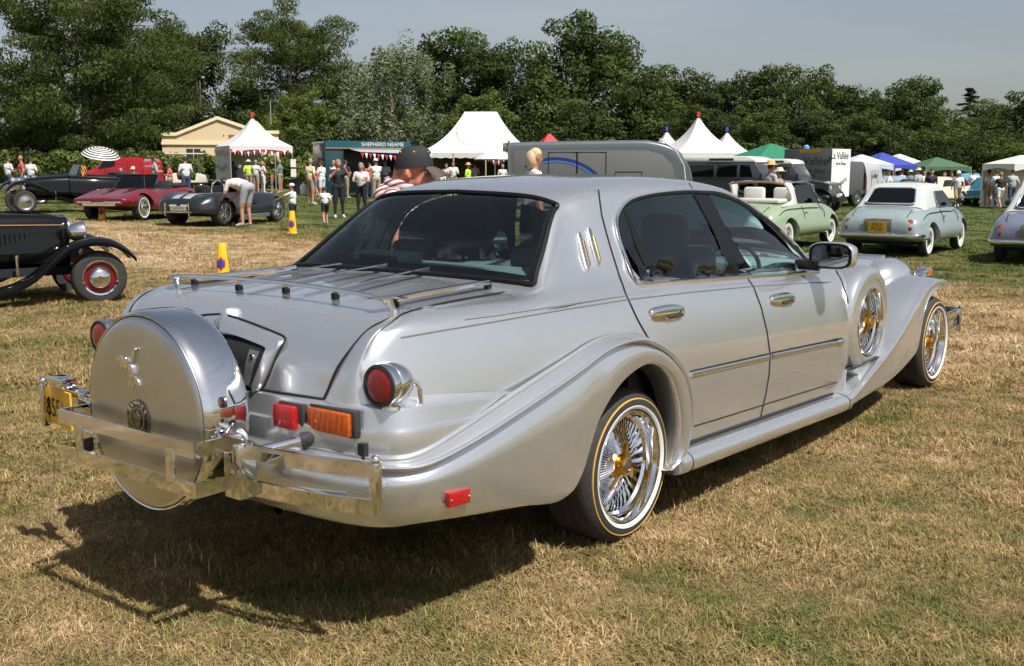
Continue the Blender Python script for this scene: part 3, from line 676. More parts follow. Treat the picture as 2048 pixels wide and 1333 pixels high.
MB().lathe([(.012,0),(.010,.006),(.004,.007),(0,.003)], 16, Matrix.Translation((tlx(.975,0)-.022, -.255, .975)) @ Matrix.Rotation(R(-90), 4, 'Y')).build('lock', chrome, trunk)
# upright fin on the surround
fin = MB()
fr = []
for z, wd, xf, xb in ((1.05,.10,-1.46,-1.38),(1.075,.06,-1.455,-1.375),(1.10,.028,-1.44,-1.37),(1.118,.017,-1.425,-1.372),(1.126,.012,-1.412,-1.378)):
    fr.append([(xb, -wd, z-.004), (xf+.012, -wd*.7, z), (xf, 0, z+.002), (xf+.012, wd*.7, z), (xb, wd, z-.004)])
fin.grid(fr).add([fr[-1][k] for k in range(5)], [(0, 1, 2, 3, 4)]).build('surround_fin', silver, trunk, smooth=60)
# --- chrome rear bumpers
def bar(mb, pts, z0, z1, th=.012):
    """flat vertical strip following plan points"""
    P = [Vector((x, y, 0)) for x, y in pts]; n = len(P); rows = []
    for i in range(n):
        t = (P[min(i+1, n-1)]-P[max(i-1, 0)]).normalized(); q = Vector((t.y, -t.x, 0))*th
        rows.append([(P[i].x, P[i].y, z0), (P[i].x, P[i].y, z1), (P[i].x+q.x, P[i].y+q.y, z1), (P[i].x+q.x, P[i].y+q.y, z0)])
    o = len(mb.v); mb.grid(rows, closev=True); k = 4*(n-1)
    mb.f += [(o, o+1, o+2, o+3), (o+k+3, o+k+2, o+k+1, o+k)]; mb.mi += [0, 0]
for s, nm in ((-1, 'rear_bumper'), (1, 'rear_bumper')):
    mb = MB()
    pl = [(-1.664, s*.42), (-1.650, s*.55), (-1.625, s*.72), (-1.585, s*.86), (-1.560, s*.925)]
    pl = [tuple(p) for p in crs([(x, y, 0) for x, y in pl], 4)[:, :2]]
    if s > 0: pl = pl[::-1]
    bar(mb, pl, .656, .708); bar(mb, pl, .528, .582)
    bm1 = mb.build(nm, chrome, car, smooth=25)
    post = MB().box((-1.556, s*.925, .618), (.034, .034, .178)).build('bumper_post', chrome, bm1, bevel=.008)
    MB().sphere((-1.556, s*.925, .712), .019).build('post_cap', chrome, bm1)
    MB().box((-1.690, s*.398, .620), (.075, .085, .195)).build('bumper_block', chrome, bm1, bevel=.004)
    MB().tube([(-1.51, s*.58, .725), (-1.66, s*.46, .69)], .017, 14).build('bumper_strut', chrome, bm1)
    MB().tube([(-1.51, s*.585, .727), (-1.55, s*.555, .717)], .028, 14).build('strut_grommet', black_rubber, bm1)
mb = MB()
U_ = [(-1.70,.42),(-1.895,.42),(-1.895,-.42),(-1.70,-.42)]
for z0, z1 in ((.703,.754),(.567,.619)):
    bar(mb, [(-1.70,.425),(-1.80,.425),(-1.892,.425),(-1.895,.422),(-1.895,.2),(-1.895,-.2),(-1.895,-.422),(-1.892,-.425),(-1.80,-.425),(-1.70,-.425)], z0, z1, -.010)
ub = mb.build('rear_bumper', chrome, car, smooth=25)
for y in (-.285, .285): MB().box((-1.891, y, .661), (.010, .045, .12)).build('bumper_link', chrome, ub, bevel=.002)
for y in (-.408, .408):
    for z in (.598, .726):
        for x in (-1.75,): MB().sphere((x, y, z), .007, 10, 6).build('bolt', chrome, ub)
# towing and exhaust bits under the spare
MB().tube([(-1.20,-.30,.40),(-1.46,-.31,.405)], .026, 14, caps=False).build('exhaust_tip', chrome, car)
# left end of the bumper carries the number plate and a lamp
pl_y = mat('plate_yellow', (.72, .40, .03), .45, var=.06)
blk = mat('plate_black', (.015, .015, .015), .5)
PM = Matrix.Translation((-1.668, .83, .665)) @ Matrix.Rotation(R(-8), 4, 'Z') @ Matrix(((0, 0, -1, 0), (-1, 0, 0, 0), (0, 1, 0, 0), (0, 0, 0, 1)))
mb = MB().box((0, 0, 0), (.27, .155, .008)); mb.v = [tuple(PM @ Vector(p)) for p in mb.v]
np_ = mb.build('number_plate', pl_y, car)
put_text('plate_text', 'B551', .115, PM @ Matrix.Translation((-.02, -.012, .0045)), blk, np_, .0006, .85)
mb = MB().box((-1.675, .93, .665), (.03, .03, .19)).sphere((-1.675, .93, .765), .019).box((-1.66, .80, .775), (.07, .11, .045)).box((-1.64, .72, .735), (.05, .16, .03)); mb.build('plate_lamp', chrome, np_, bevel=.008)
# --- lamps
for s in (-1, 1):
    c = Vector((-1.45, s*.845, .932)); MXl = Matrix.Translation(c) @ Matrix.Rotation(R(-90), 4, 'Y')
    lp = MB().lathe([(.066,.002),(.074,.0),(.0755,-.006),(.0755,-.030),(.0735,-.033),(.0755,-.036),(.074,-.060),(.066,-.092),(.048,-.118),(.02,-.132),(0,-.134)], 40, MXl).build('tail_lamp', chrome, car, smooth=40)
    MB().lathe([(.073,.001),(.072,.006),(.062,.007),(.060,.003)], 40, MXl).build('lamp_rim', black_rubber, lp)
    MB().lathe([(.061,.003),(.05,.009),(.03,.012),(0,.013)], 36, MXl).build('lamp_lens', red_lens, lp)
    MB().lathe([(.036,0),(.034,.012),(.022,.020),(.020,.03)], 20, Matrix.Translation((-1.40, s*.85, .845))).build('lamp_foot', chrome, lp)
    MB().tube(crs([(-1.345, s*.865, .935), (-1.315, s*.885, .925), (-1.305, s*.893, .895), (-1.305, s*.895, .85)], 5), .0085, 10).build('lamp_stay', chrome, lp)
    am = MB().box((-1.516, s*.668, .796), (.026, .205, .080)).build('indicator_lamp', amber_lens, car, bevel=.006)
    am.rotation_euler = (0, 0, 0)
    MB().box((-1.498, s*.675, .798), (.03, .225, .094)).build('lamp_housing', black_rubber, am, bevel=.004)
    for k in range(-3, 4): MB().box((-1.5285, s*.668+k*.027, .796), (.003, .004, .068)).build('lens_rib', amber_lens, am)
    rl = MB().box((-1.542, s*.470, .79), (.030, .112, .084)).build('rear_lamp', red_reflector, car, bevel=.008)
    MB().box((-1.520, s*.487, .792), (.03, .13, .094)).build('lamp_housing', black_rubber, rl, bevel=.004)
    sr = sinterp  # side reflector sits on the fender skin
    MB().prism([(-.055,-.026),(.055,-.026),(.055,.026),(-.055,.026)], lambda u, v, w: (-1.235+u, s*(w+.012*u), .522+v-.06*u), .99, 1.012).build('side_reflector', red_reflector, car, bevel=.003)
    for u in (-.046, .046): MB().sphere((-1.235+u, s*(1.0125+.012*u), .522-.06*u), .0045, 8, 6).build('screw', chrome, car)
    MB().box((-1.556, s*.40, .52), (.012, .07, .036)).build('rear_reflector', red_reflector, car, bevel=.002)
    MB().box((-1.556, s*.60, .53), (.010, .30, .05)).build('plate_holder', silver, car, bevel=.003)
    MB().box((-1.49, s*.80, .685), (.02, .03, .10)).build('vent_slot', dark, car)
# --- boot rack
rack = MB()
def slat(y0, y1, x0=-1.14, x1=-.52):
    mb = MB(); n = 8; rows = []
    for i in range(n+1):
        t = i/n; x = x0+(x1-x0)*t; y = y0+(y1-y0)*t; z = deckz(x, y)+.022
        rows.append([(x, y-.013, z), (x, y-.013, z+.012), (x, y-.009, z+.017), (x, y+.009, z+.017), (x, y+.013, z+.012), (x, y+.013, z)])
    o = len(mb.v); mb.grid(rows, closev=True); mb.f += [(0, 1, 2, 3, 4, 5), tuple(n*6+k for k in (5, 4, 3, 2, 1, 0))]; mb.mi += [0, 0]
    return mb
SL = [(.62,.60,-1.12,-.57),(.26,.36,-1.16,-.50),(.0,.10,-1.13,-.46),(-.29,-.16,-1.13,-.45),(-.60,-.575,-1.12,-.55)]
bar_ = MB().tube(crs([(-1.20,.64,1.160),(-1.215,.62,1.186),(-1.22,.5,1.198),(-1.205,.25,1.204),(-1.20,0,1.206),(-1.205,-.25,1.204),(-1.22,-.5,1.198),(-1.215,-.62,1.186),(-1.20,-.64,1.160)], 5), .011, 10, flat=(.7, 1.2)).build('boot_rack', chrome, trunk)
for y0, y1, x0, x1 in SL:
    s_ = slat(y0, y1, x0, x1).build('rack_slat', chrome, bar_, smooth=30)
    for t in (0, 1):
        x, y = (x0, y0) if t == 0 else (x1, y1)
        MB().box((x, y, deckz(x, y)+.014), (.028, .024, .026)).build('slat_end', black_trim, bar_, bevel=.005)
for s in (-1, 1):
    MB().tube(crs([(-1.232, s*.585, 1.188), (-1.215, s*.625, 1.190), (-1.16, s*.632, 1.186), (-1.08, s*.618, 1.176)], 4), [.012, .016, .02, .024, .026, .027, .027, .026, .024, .02, .016, .013, .010], 10, flat=(.35, 1.15)).build('rack_bracket', chrome, bar_, smooth=60)
    MB().tube([(-1.20, s*.645, 1.185), (-1.185, s*.655, 1.138)], .010, 8, flat=(1, 1.8)).build('rack_foot', chrome, bar_)
# --- door handles
def handle(px, py, wd, nm):
    c = onskin(px, py); M4 = Matrix.Translation((c.x, c.y, c.z)) @ Matrix.Rotation(R(2.5), 4, 'Y')
    h = MB(); rows = []
    for i in range(13):
        th = math.pi*i/12; xx = -math.cos(th)*wd; hh = .040*(math.sin(th)**.55); rows.append([M4 @ Vector((xx, -.018*(math.sin(th)**.5)*math.cos(a)**.6 if math.cos(a) > 0 else 0, hh*math.sin(a))) for a in np.linspace(-math.pi/2, math.pi/2, 9)])
    h.grid(rows).mirror(); o = h.build(nm, chrome, car, smooth=60)
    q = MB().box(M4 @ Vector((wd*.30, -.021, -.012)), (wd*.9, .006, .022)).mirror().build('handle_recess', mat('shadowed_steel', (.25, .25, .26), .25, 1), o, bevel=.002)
    MB().lathe([(.011,0),(.011,.004),(0,.005)], 14, Matrix.Translation(M4 @ Vector((wd*.72, -.022, 0))) @ Matrix.Rotation(R(90), 4, 'X')).mirror().build('lock', chrome, o)
handle(1334, 627, .155, 'door_handle'); handle(1564, 600, .155, 'door_handle')
# --- opera lamps on the rear pillar
for a, b in (((1157,470),(1174,536)), ((1177,461),(1195,527))):
    p0, p1 = onskin(*a), onskin(*b); p0.y -= .004; p1.y -= .004
    d = (p1-p0).normalized()
    ol = MB().tube([p0-d*.012, p0, p1, p1+d*.012], [.006, .015, .015, .006], 8, flat=(1, .6)).mirror().build('opera_lamp', chrome, car)
    q = Vector((.008, -.006, 0)); MB().tube([p0+d*.03+q, p1-d*.012+q], .0075, 6).mirror().build('gold_strip', goldm, ol)
# --- door mirrors
for s in (-1, 1):
    c = Vector((1.98, s*1.02, 1.155))
    rows = []
    for i, (dx, f) in enumerate(((0,.93),(.012,1.0),(.05,1.02),(.10,.93),(.14,.70),(.165,.30),(.17,.02))):
        rows.append([(c.x+dx+.05*(1-abs(math.cos(a)))*0, c.y-s*f*.135*math.copysign(abs(math.cos(a))**.6, math.cos(a)), c.z-.0+f*.078*math.copysign(abs(math.sin(a))**.6, math.sin(a))-.02*dx) for a in np.linspace(0, 2*math.pi, 32, endpoint=False)])
    mr = MB().grid(rows, closev=True).build('door_mirror', silver, car, smooth=60)
    MB().add([(c.x+.001, p[1]*.0+c.y+(p[1]-c.y)*1.0, p[2]) for p in rows[0]], [tuple(range(32))]).build('mirror_bezel', black_trim, mr)
    MB().add([(c.x-.004, c.y+(p[1]-c.y)*.87, c.z+(p[2]-c.z)*.85) for p in rows[0]], [tuple(range(32))]).build('mirror_glass', mat('mirror_glass', (.55, .58, .60), .02, 1), mr)
    MB().prism([(-.12,.055),(.09,.055),(.06,.0),(-.06,-.005)], lambda u, v, w: (2.05+u, s*w, 1.07+v), .82, .95).build('mirror_arm', black_trim, mr, bevel=.012)
# --- cabin
def cushion(mb, c, d, r=.04):
    mb.box(c, d)
seat = MB(); cushion(seat, (.06,0,.86),(.20,1.30,.62)); cushion(seat, (.36,0,.70),(.62,1.30,.20)); seat.build('rear_seat', leather, car, bevel=.05)
for y in (-.38, .38):
    fs = MB().box((1.32, y, .90), (.18, .52, .66), Matrix.Rotation(R(-10), 3, 'Y')).box((1.62, y, .72), (.52, .52, .18)).build('front_seat', leather, car, bevel=.05)
    MB().box((1.22, y, 1.30), (.11, .27, .20), Matrix.Rotation(R(-8), 3, 'Y')).build('head_rest', leather, fs, bevel=.04)
    MB().box((.02, y, 1.24), (.09, .24, .11)).build('head_rest', leather, seat_ := bpy.data.objects['rear_seat'], bevel=.035)
MB().grid([[(x, y, z) for y in (-.70, -.4, 0, .4, .70)] for x, z in ((-.44,1.192),(-.30,1.20),(-.04,1.20))]).build('parcel_shelf', dash_m, car)
bl = MB().box((-.33, .22, 1.235), (.12, .36, .06)).build('brake_light_housing', mat('pale_teal_trim', (.34, .42, .38), .6), car, bevel=.02)
MB().box((-.388, .22, 1.233), (.02, .25, .034)).build('brake_light_lens', mat('dark_red_lens', (.10, .01, .012), .2), bl, bevel=.008)
MB().box((2.35, 0, .98), (.45, 1.45, .20)).build('dashboard', dash_m, car, bevel=.07)
st = MB().tube([(2.02+.05*math.cos(a)*.9, -.38+.19*math.sin(a), 1.02+.17*math.cos(a)) for a in np.linspace(0, 2*math.pi, 28, endpoint=False)], .013, 8, closed=True).build('steering_wheel', black_trim, car)
MB().box((.9, 0, .60), (3.2, 1.6, .04)).build('cabin_floor', dark, car)
MB().grid([[(x, -yy, z+shear(x)) for x in np.linspace(.2, 2.4, 8)] for yy, z in ((.80, 1.115), (.79, .85), (.79, .6))]).mirror().build('door_card', leather, car)
# ================================================================== the field
def grass_group():
    g = bpy.data.node_groups.new('field_colour', 'ShaderNodeTree')
    g.interface.new_socket('Color', in_out='OUTPUT', socket_type='NodeSocketColor')
    N = g.nodes; Lk = g.links.new
    geo = N.new('ShaderNodeNewGeometry'); out = N.new('NodeGroupOutput')
    def noise(scale, detail=4, rough=.6, off=0):
        z = N.new('ShaderNodeTexNoise'); z.inputs['Scale'].default_value = scale; z.inputs['Detail'].default_value = detail; z.inputs['Roughness'].default_value = rough
        if off:
            a = N.new('ShaderNodeVectorMath'); a.operation = 'ADD'; a.inputs[1].default_value = (off, off*1.7, 0); Lk(geo.outputs['Position'], a.inputs[0]); Lk(a.outputs[0], z.inputs['Vector'])
        else: Lk(geo.outputs['Position'], z.inputs['Vector'])
        return z.outputs['Fac']
    def mth(op, a, b=None, c=None):
        m = N.new('ShaderNodeMath'); m.operation = op
        for k, q in enumerate((a, b, c)):
            if q is None: continue
            if isinstance(q, (int, float)): m.inputs[k].default_value = q
            else: Lk(q, m.inputs[k])
        return m.outputs[0]
    sx = N.new('ShaderNodeSeparateXYZ'); Lk(geo.outputs['Position'], sx.inputs[0])
    # a worn, straw-coloured track crossing the field beyond the car
    wob = mth('MULTIPLY', mth('SUBTRACT', noise(.18, 3), .5), 5.0)
    tx = mth('SUBTRACT', mth('ADD', sx.outputs[0], wob), 8.6)
    band = mth('SUBTRACT', 1.0, mth('MINIMUM', 1.0, mth('DIVIDE', mth('ABSOLUTE', tx), 3.6)))
    band = mth('SMOOTH_MIN', mth('MULTIPLY', band, 2.0), 1.0, .3)
    near = mth('SUBTRACT', 1.0, mth('MINIMUM', 1.0, mth('MAXIMUM', 0.0, mth('DIVIDE', mth('SUBTRACT', sx.outputs[0], 5.0), 8.0))))
    d = mth('ADD', mth('MULTIPLY', noise(.6, 5, .65), 1.25), mth('MULTIPLY', noise(3.4, 4, .65, 9), 1.0))
    d = mth('SUBTRACT', d, .812)
    d = mth('ADD', d, mth('MULTIPLY', band, .38)); d = mth('ADD', d, mth('MULTIPLY', near, .20)); d = mth('SUBTRACT', d, mth('MULTIPLY', mth('MINIMUM', 1.0, mth('MAXIMUM', 0.0, mth('DIVIDE', mth('SUBTRACT', sx.outputs[0], 12.0), 6.0))), .17))
    rp = N.new('ShaderNodeValToRGB'); e = rp.color_ramp.elements
    e[0].position = .12; e[0].color = (.072, .100, .030, 1); e[1].position = .92; e[1].color = (.50, .375, .24, 1)
    for p, c in ((.28, (.138, .145, .052, 1)), (.46, (.240, .186, .086, 1)), (.68, (.355, .248, .132, 1))):
        q = e.new(p); q.color = c
    Lk(d, rp.inputs[0])
    fine = noise(26, 4, .7, 3)
    mr = N.new('ShaderNodeMapRange'); mr.inputs[1].default_value = .3; mr.inputs[2].default_value = .72; mr.inputs[3].default_value = .62; mr.inputs[4].default_value = 1.3; Lk(fine, mr.inputs[0])
    mx = N.new('ShaderNodeMix'); mx.data_type = 'RGBA'; mx.blend_type = 'MULTIPLY'; mx.inputs[0].default_value = 1
    Lk(rp.outputs[0], mx.inputs[6]); Lk(mr.outputs[0], mx.inputs[7]); Lk(mx.outputs[2], out.inputs[0])
    return g
GG = grass_group()
gm = bpy.data.materials.new('field_turf'); gm.use_nodes = True; n = gm.node_tree; b = n.nodes['Principled BSDF']
b.inputs['Roughness'].default_value = .95; b.inputs['Specular IOR Level'].default_value = .15
q = n.nodes.new('ShaderNodeGroup'); q.node_tree = GG
n.links.new(q.outputs[0], b.inputs['Base Color'])
geo = n.nodes.new('ShaderNodeNewGeometry'); z = n.nodes.new('ShaderNodeTexNoise'); z.inputs['Scale'].default_value = 45; z.inputs['Detail'].default_value = 5; z.inputs['Roughness'].default_value = .75
bp = n.nodes.new('ShaderNodeBump'); bp.inputs['Strength'].default_value = .9; bp.inputs['Distance'].default_value = .05
n.links.new(geo.outputs['Position'], z.inputs['Vector']); n.links.new(z.outputs['Fac'], bp.inputs['Height']); n.links.new(bp.outputs[0], b.inputs['Normal'])
def bumpz(x, y):
    return .012*math.sin(x*2.1+math.sin(y*1.3)*1.5)*math.sin(y*1.7+x*.6)
rows = []
rad = [0, .6, 1.2, 1.8, 2.4, 3, 3.6, 4.2, 4.8, 5.4, 6, 6.8, 7.6, 8.5, 9.5, 11, 12.5, 14, 16, 18, 20, 23, 26, 30, 35, 40, 47, 55, 65, 80, 100, 130, 180, 260, 400, 700, 1300, 2600, 5000]
NS = 144
for r_ in rad:
    row = []
    for k in range(NS):
        a = 2*math.pi*k/NS; x, y = CAM.x+r_*math.cos(a), CAM.y+r_*math.sin(a)
        row.append((x, y, gz(x, y)+(bumpz(x, y) if r_ < 12 else 0)-.012))
    rows.append(row)
tag(MB().grid(rows, closev=True).build('field', gm, smooth=180), kind='structure')
# blades
gb = bpy.data.materials.new('grass_blade'); gb.use_nodes = True; n = gb.node_tree; b = n.nodes['Principled BSDF']
b.inputs['Roughness'].default_value = .6; b.inputs['Specular IOR Level'].default_value = .25
q = n.nodes.new('ShaderNodeGroup'); q.node_tree = GG
vc = n.nodes.new('ShaderNodeAttribute'); vc.attribute_name = 'tone'
oi = n.nodes.new('ShaderNodeObjectInfo')
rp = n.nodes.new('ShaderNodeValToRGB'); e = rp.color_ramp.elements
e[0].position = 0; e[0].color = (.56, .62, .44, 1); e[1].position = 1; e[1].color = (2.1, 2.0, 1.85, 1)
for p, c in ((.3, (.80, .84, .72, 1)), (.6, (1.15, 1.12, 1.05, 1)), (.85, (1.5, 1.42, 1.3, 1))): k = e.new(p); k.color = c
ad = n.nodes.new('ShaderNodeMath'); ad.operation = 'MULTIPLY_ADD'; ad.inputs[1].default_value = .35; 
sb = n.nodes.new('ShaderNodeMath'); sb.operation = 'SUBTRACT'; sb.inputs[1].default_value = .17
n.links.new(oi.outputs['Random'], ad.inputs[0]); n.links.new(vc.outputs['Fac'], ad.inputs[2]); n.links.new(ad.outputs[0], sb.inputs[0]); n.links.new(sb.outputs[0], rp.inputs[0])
mx = n.nodes.new('ShaderNodeMix'); mx.data_type = 'RGBA'; mx.blend_type = 'MULTIPLY'; mx.inputs[0].default_value = 1
n.links.new(q.outputs[0], mx.inputs[6]); n.links.new(rp.outputs[0], mx.inputs[7])
db = n.nodes.new('ShaderNodeBsdfDiffuse'); n.links.new(mx.outputs[2], db.inputs[0]); n.links.new(db.outputs[0], n.nodes['Material Output'].inputs[0])
tuftc = bpy.data.collections.new('grass_tufts')
rg_ = random.Random(11)
def tuft(i, nb, spread, hmin, hmax, wd, lean):
    v, f, tone = [], [], []
    for _ in range(nb):
        a = rg_.uniform(0, 6.283); rr = spread*math.sqrt(rg_.random()); x, y = rr*math.cos(a), rr*math.sin(a)
        h = rg_.uniform(hmin, hmax); la = rg_.uniform(0, 6.283); ln = rg_.uniform(.2, 1)*lean*h; w_ = wd*rg_.uniform(.6, 1.3)
        px, py = math.cos(la), math.sin(la); qx, qy = -py, px; o = len(v)
        hz = h*rg_.uniform(.35, 1)
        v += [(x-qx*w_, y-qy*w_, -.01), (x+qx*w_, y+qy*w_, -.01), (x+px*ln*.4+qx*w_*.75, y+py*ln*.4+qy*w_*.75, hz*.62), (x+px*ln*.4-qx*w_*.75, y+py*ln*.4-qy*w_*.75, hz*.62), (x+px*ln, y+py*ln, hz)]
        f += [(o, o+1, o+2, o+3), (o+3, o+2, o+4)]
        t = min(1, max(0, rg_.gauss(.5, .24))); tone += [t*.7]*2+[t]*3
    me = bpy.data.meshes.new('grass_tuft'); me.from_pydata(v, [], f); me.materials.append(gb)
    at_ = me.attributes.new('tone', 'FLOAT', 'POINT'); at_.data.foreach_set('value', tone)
    o = bpy.data.objects.new('grass_tuft', me); tuftc.objects.link(o); return o
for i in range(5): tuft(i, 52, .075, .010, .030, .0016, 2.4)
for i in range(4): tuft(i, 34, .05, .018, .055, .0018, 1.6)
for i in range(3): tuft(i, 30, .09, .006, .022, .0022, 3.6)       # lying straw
def patch(x, y): return max(0., min(1., .5+.5*math.sin(x*1.9+2.2*math.sin(y*.8))*math.sin(y*2.3+1.7*math.sin(x*1.1))+.35*math.sin(x*5.3+y*4.1)))
pts, scl, idx = [], [], []
def scatter(d0, d1, dens, s0, s1, kinds, seed, spread=.95):
    r = random.Random(seed)
    area = spread*2*(d1*d1-d0*d0)/2; nn = int(area*dens)
    fx, fy = math.cos(YAW), math.sin(YAW)
    for _ in range(nn):
        d = math.sqrt(r.uniform(d0*d0, d1*d1)); l = r.uniform(-spread, spread)*d
        x, y = CAM.x+fx*d+RGT.x*l, CAM.y+fy*d+RGT.y*l
        pts.append((x, y, gz(x, y)+(bumpz(x, y) if d < 12 else 0)-.012)); scl.append(r.uniform(s0, s1)*(.78+.5*patch(x, y))); idx.append(r.choice(kinds))
A = list(range(0, 5))*4+list(range(5, 9))+list(range(9, 12))*5
scatter(.5, 5.0, 680, .75, 1.25, A, 1)
scatter(5.0, 8.0, 420, .85, 1.4, A, 2)
scatter(8.0, 14.0, 165, 1.0, 1.9, A, 3, .85)
scatter(14.0, 26.0, 40, 1.3, 2.4, A, 4, .75)
scatter(26.0, 60.0, 5, 1.8, 3.2, A, 5, .7)
me = bpy.data.meshes.new('grass'); me.from_pydata(pts, [], [])
me.attributes.new('scl', 'FLOAT', 'POINT').data.foreach_set('value', scl)
me.attributes.new('idx', 'INT', 'POINT').data.foreach_set('value', idx)
me.attributes.new('rotz', 'FLOAT', 'POINT').data.foreach_set('value', [random.Random(k).uniform(0, 6.283) for k in range(len(pts))])
grass = bpy.data.objects.new('grass', me); COL.objects.link(grass)
tag(grass, 'short dry mown grass covering the whole show field', 'grass', kind='stuff')
ng = bpy.data.node_groups.new('grass_scatter', 'GeometryNodeTree')
ng.interface.new_socket('Geometry', in_out='INPUT', socket_type='NodeSocketGeometry'); ng.interface.new_socket('Geometry', in_out='OUTPUT', socket_type='NodeSocketGeometry')
N = ng.nodes; gi = N.new('NodeGroupInput'); go = N.new('NodeGroupOutput')
ci = N.new('GeometryNodeCollectionInfo'); ci.inputs[0].default_value = tuftc; ci.inputs['Separate Children'].default_value = True; ci.inputs['Reset Children'].default_value = True
ip = N.new('GeometryNodeInstanceOnPoints'); ip.inputs['Pick Instance'].default_value = True
def na(name, t):
    a = N.new('GeometryNodeInputNamedAttribute'); a.data_type = t; a.inputs[0].default_value = name; return a.outputs[0]
cx = N.new('ShaderNodeCombineXYZ')
ng.links.new(na('rotz', 'FLOAT'), cx.inputs[2])
ng.links.new(gi.outputs[0], ip.inputs['Points']); ng.links.new(ci.outputs[0], ip.inputs['Instance']); ng.links.new(na('idx', 'INT'), ip.inputs['Instance Index'])
ng.links.new(cx.outputs[0], ip.inputs['Rotation']); ng.links.new(na('scl', 'FLOAT'), ip.inputs['Scale']); ng.links.new(ip.outputs[0], go.inputs[0])
md = grass.modifiers.new('scatter', 'NODES'); md.node_group = ng
# ================================================================== trees
def leaf_mat(name, c0, c1, tr=.28):
    m = bpy.data.materials.new(name); m.use_nodes = True; n = m.node_tree; b = n.nodes.new('ShaderNodeBsdfDiffuse')
    a = n.nodes.new('ShaderNodeAttribute'); a.attribute_name = 'tone'
    rp = n.nodes.new('ShaderNodeValToRGB'); rp.color_ramp.elements[0].color = (*c0, 1); rp.color_ramp.elements[1].color = (*c1, 1)
    n.links.new(a.outputs['Fac'], rp.inputs[0]); n.links.new(rp.outputs[0], b.inputs['Color'])
    t = n.nodes.new('ShaderNodeBsdfTranslucent'); ms = n.nodes.new('ShaderNodeMixShader'); ms.inputs[0].default_value = tr
    n.links.new(rp.outputs[0], t.inputs[0]); n.links.new(b.outputs[0], ms.inputs[1]); n.links.new(t.outputs[0], ms.inputs[2]); n.links.new(ms.outputs[0], n.nodes['Material Output'].inputs[0])
    return m
bark = mat('bark', (.10, .075, .05), .9, var=.3, vscale=6, bump=.5, bscale=12)
LM = {'oak': leaf_mat('oak_leaves', (.044, .066, .020), (.118, .150, .050)), 'willow': leaf_mat('pale_leaves', (.085, .11, .045), (.26, .28, .17), .22),
      'acacia': leaf_mat('acacia_leaves', (.036, .056, .016), (.108, .132, .042)), 'dark': leaf_mat('dark_leaves', (.032, .050, .017), (.086, .110, .038)), 'lime': leaf_mat('hedge_leaves', (.065, .092, .022), (.17, .20, .06)), 'fir': leaf_mat('fir_needles', (.014, .024, .013), (.036, .05, .022))}
def add_leaves(v, f, tone, nr, c, rad, n, size, flat=1.0, rnd_=None, shell=.45):
    """leaf-sized faces through an ellipsoidal clump, upper/outer ones tilted to the light"""
    d = nr.normal(size=(n, 3)); d /= np.linalg.norm(d, axis=1)[:, None]
    r = nr.uniform(shell, 1, n)**.6
    p = np.array(c)+d*r[:, None]*np.array(rad)
    nd = d*1.1+nr.normal(size=(n, 3))*.42; nd /= np.linalg.norm(nd, axis=1)[:, None]
    a = np.cross(nd, nr.normal(size=(n, 3))); a /= np.linalg.norm(a, axis=1)[:, None]; b = np.cross(nd, a)
    s = size*nr.uniform(.6, 1.4, n)[:, None]
    base = len(v)
    t0 = nr.uniform(.2, .8)
    q = np.stack([p-a*s, p+b*s*.55*flat, p+a*s, p-b*s*.55*flat], 1).reshape(-1, 3)
    v.extend(map(tuple, q)); f.extend((base+4*i, base+4*i+1, base+4*i+2, base+4*i+3) for i in range(n))
    tt = np.clip(nr.normal(t0, .22, n), 0, 1); tone.extend(np.repeat(tt, 4))
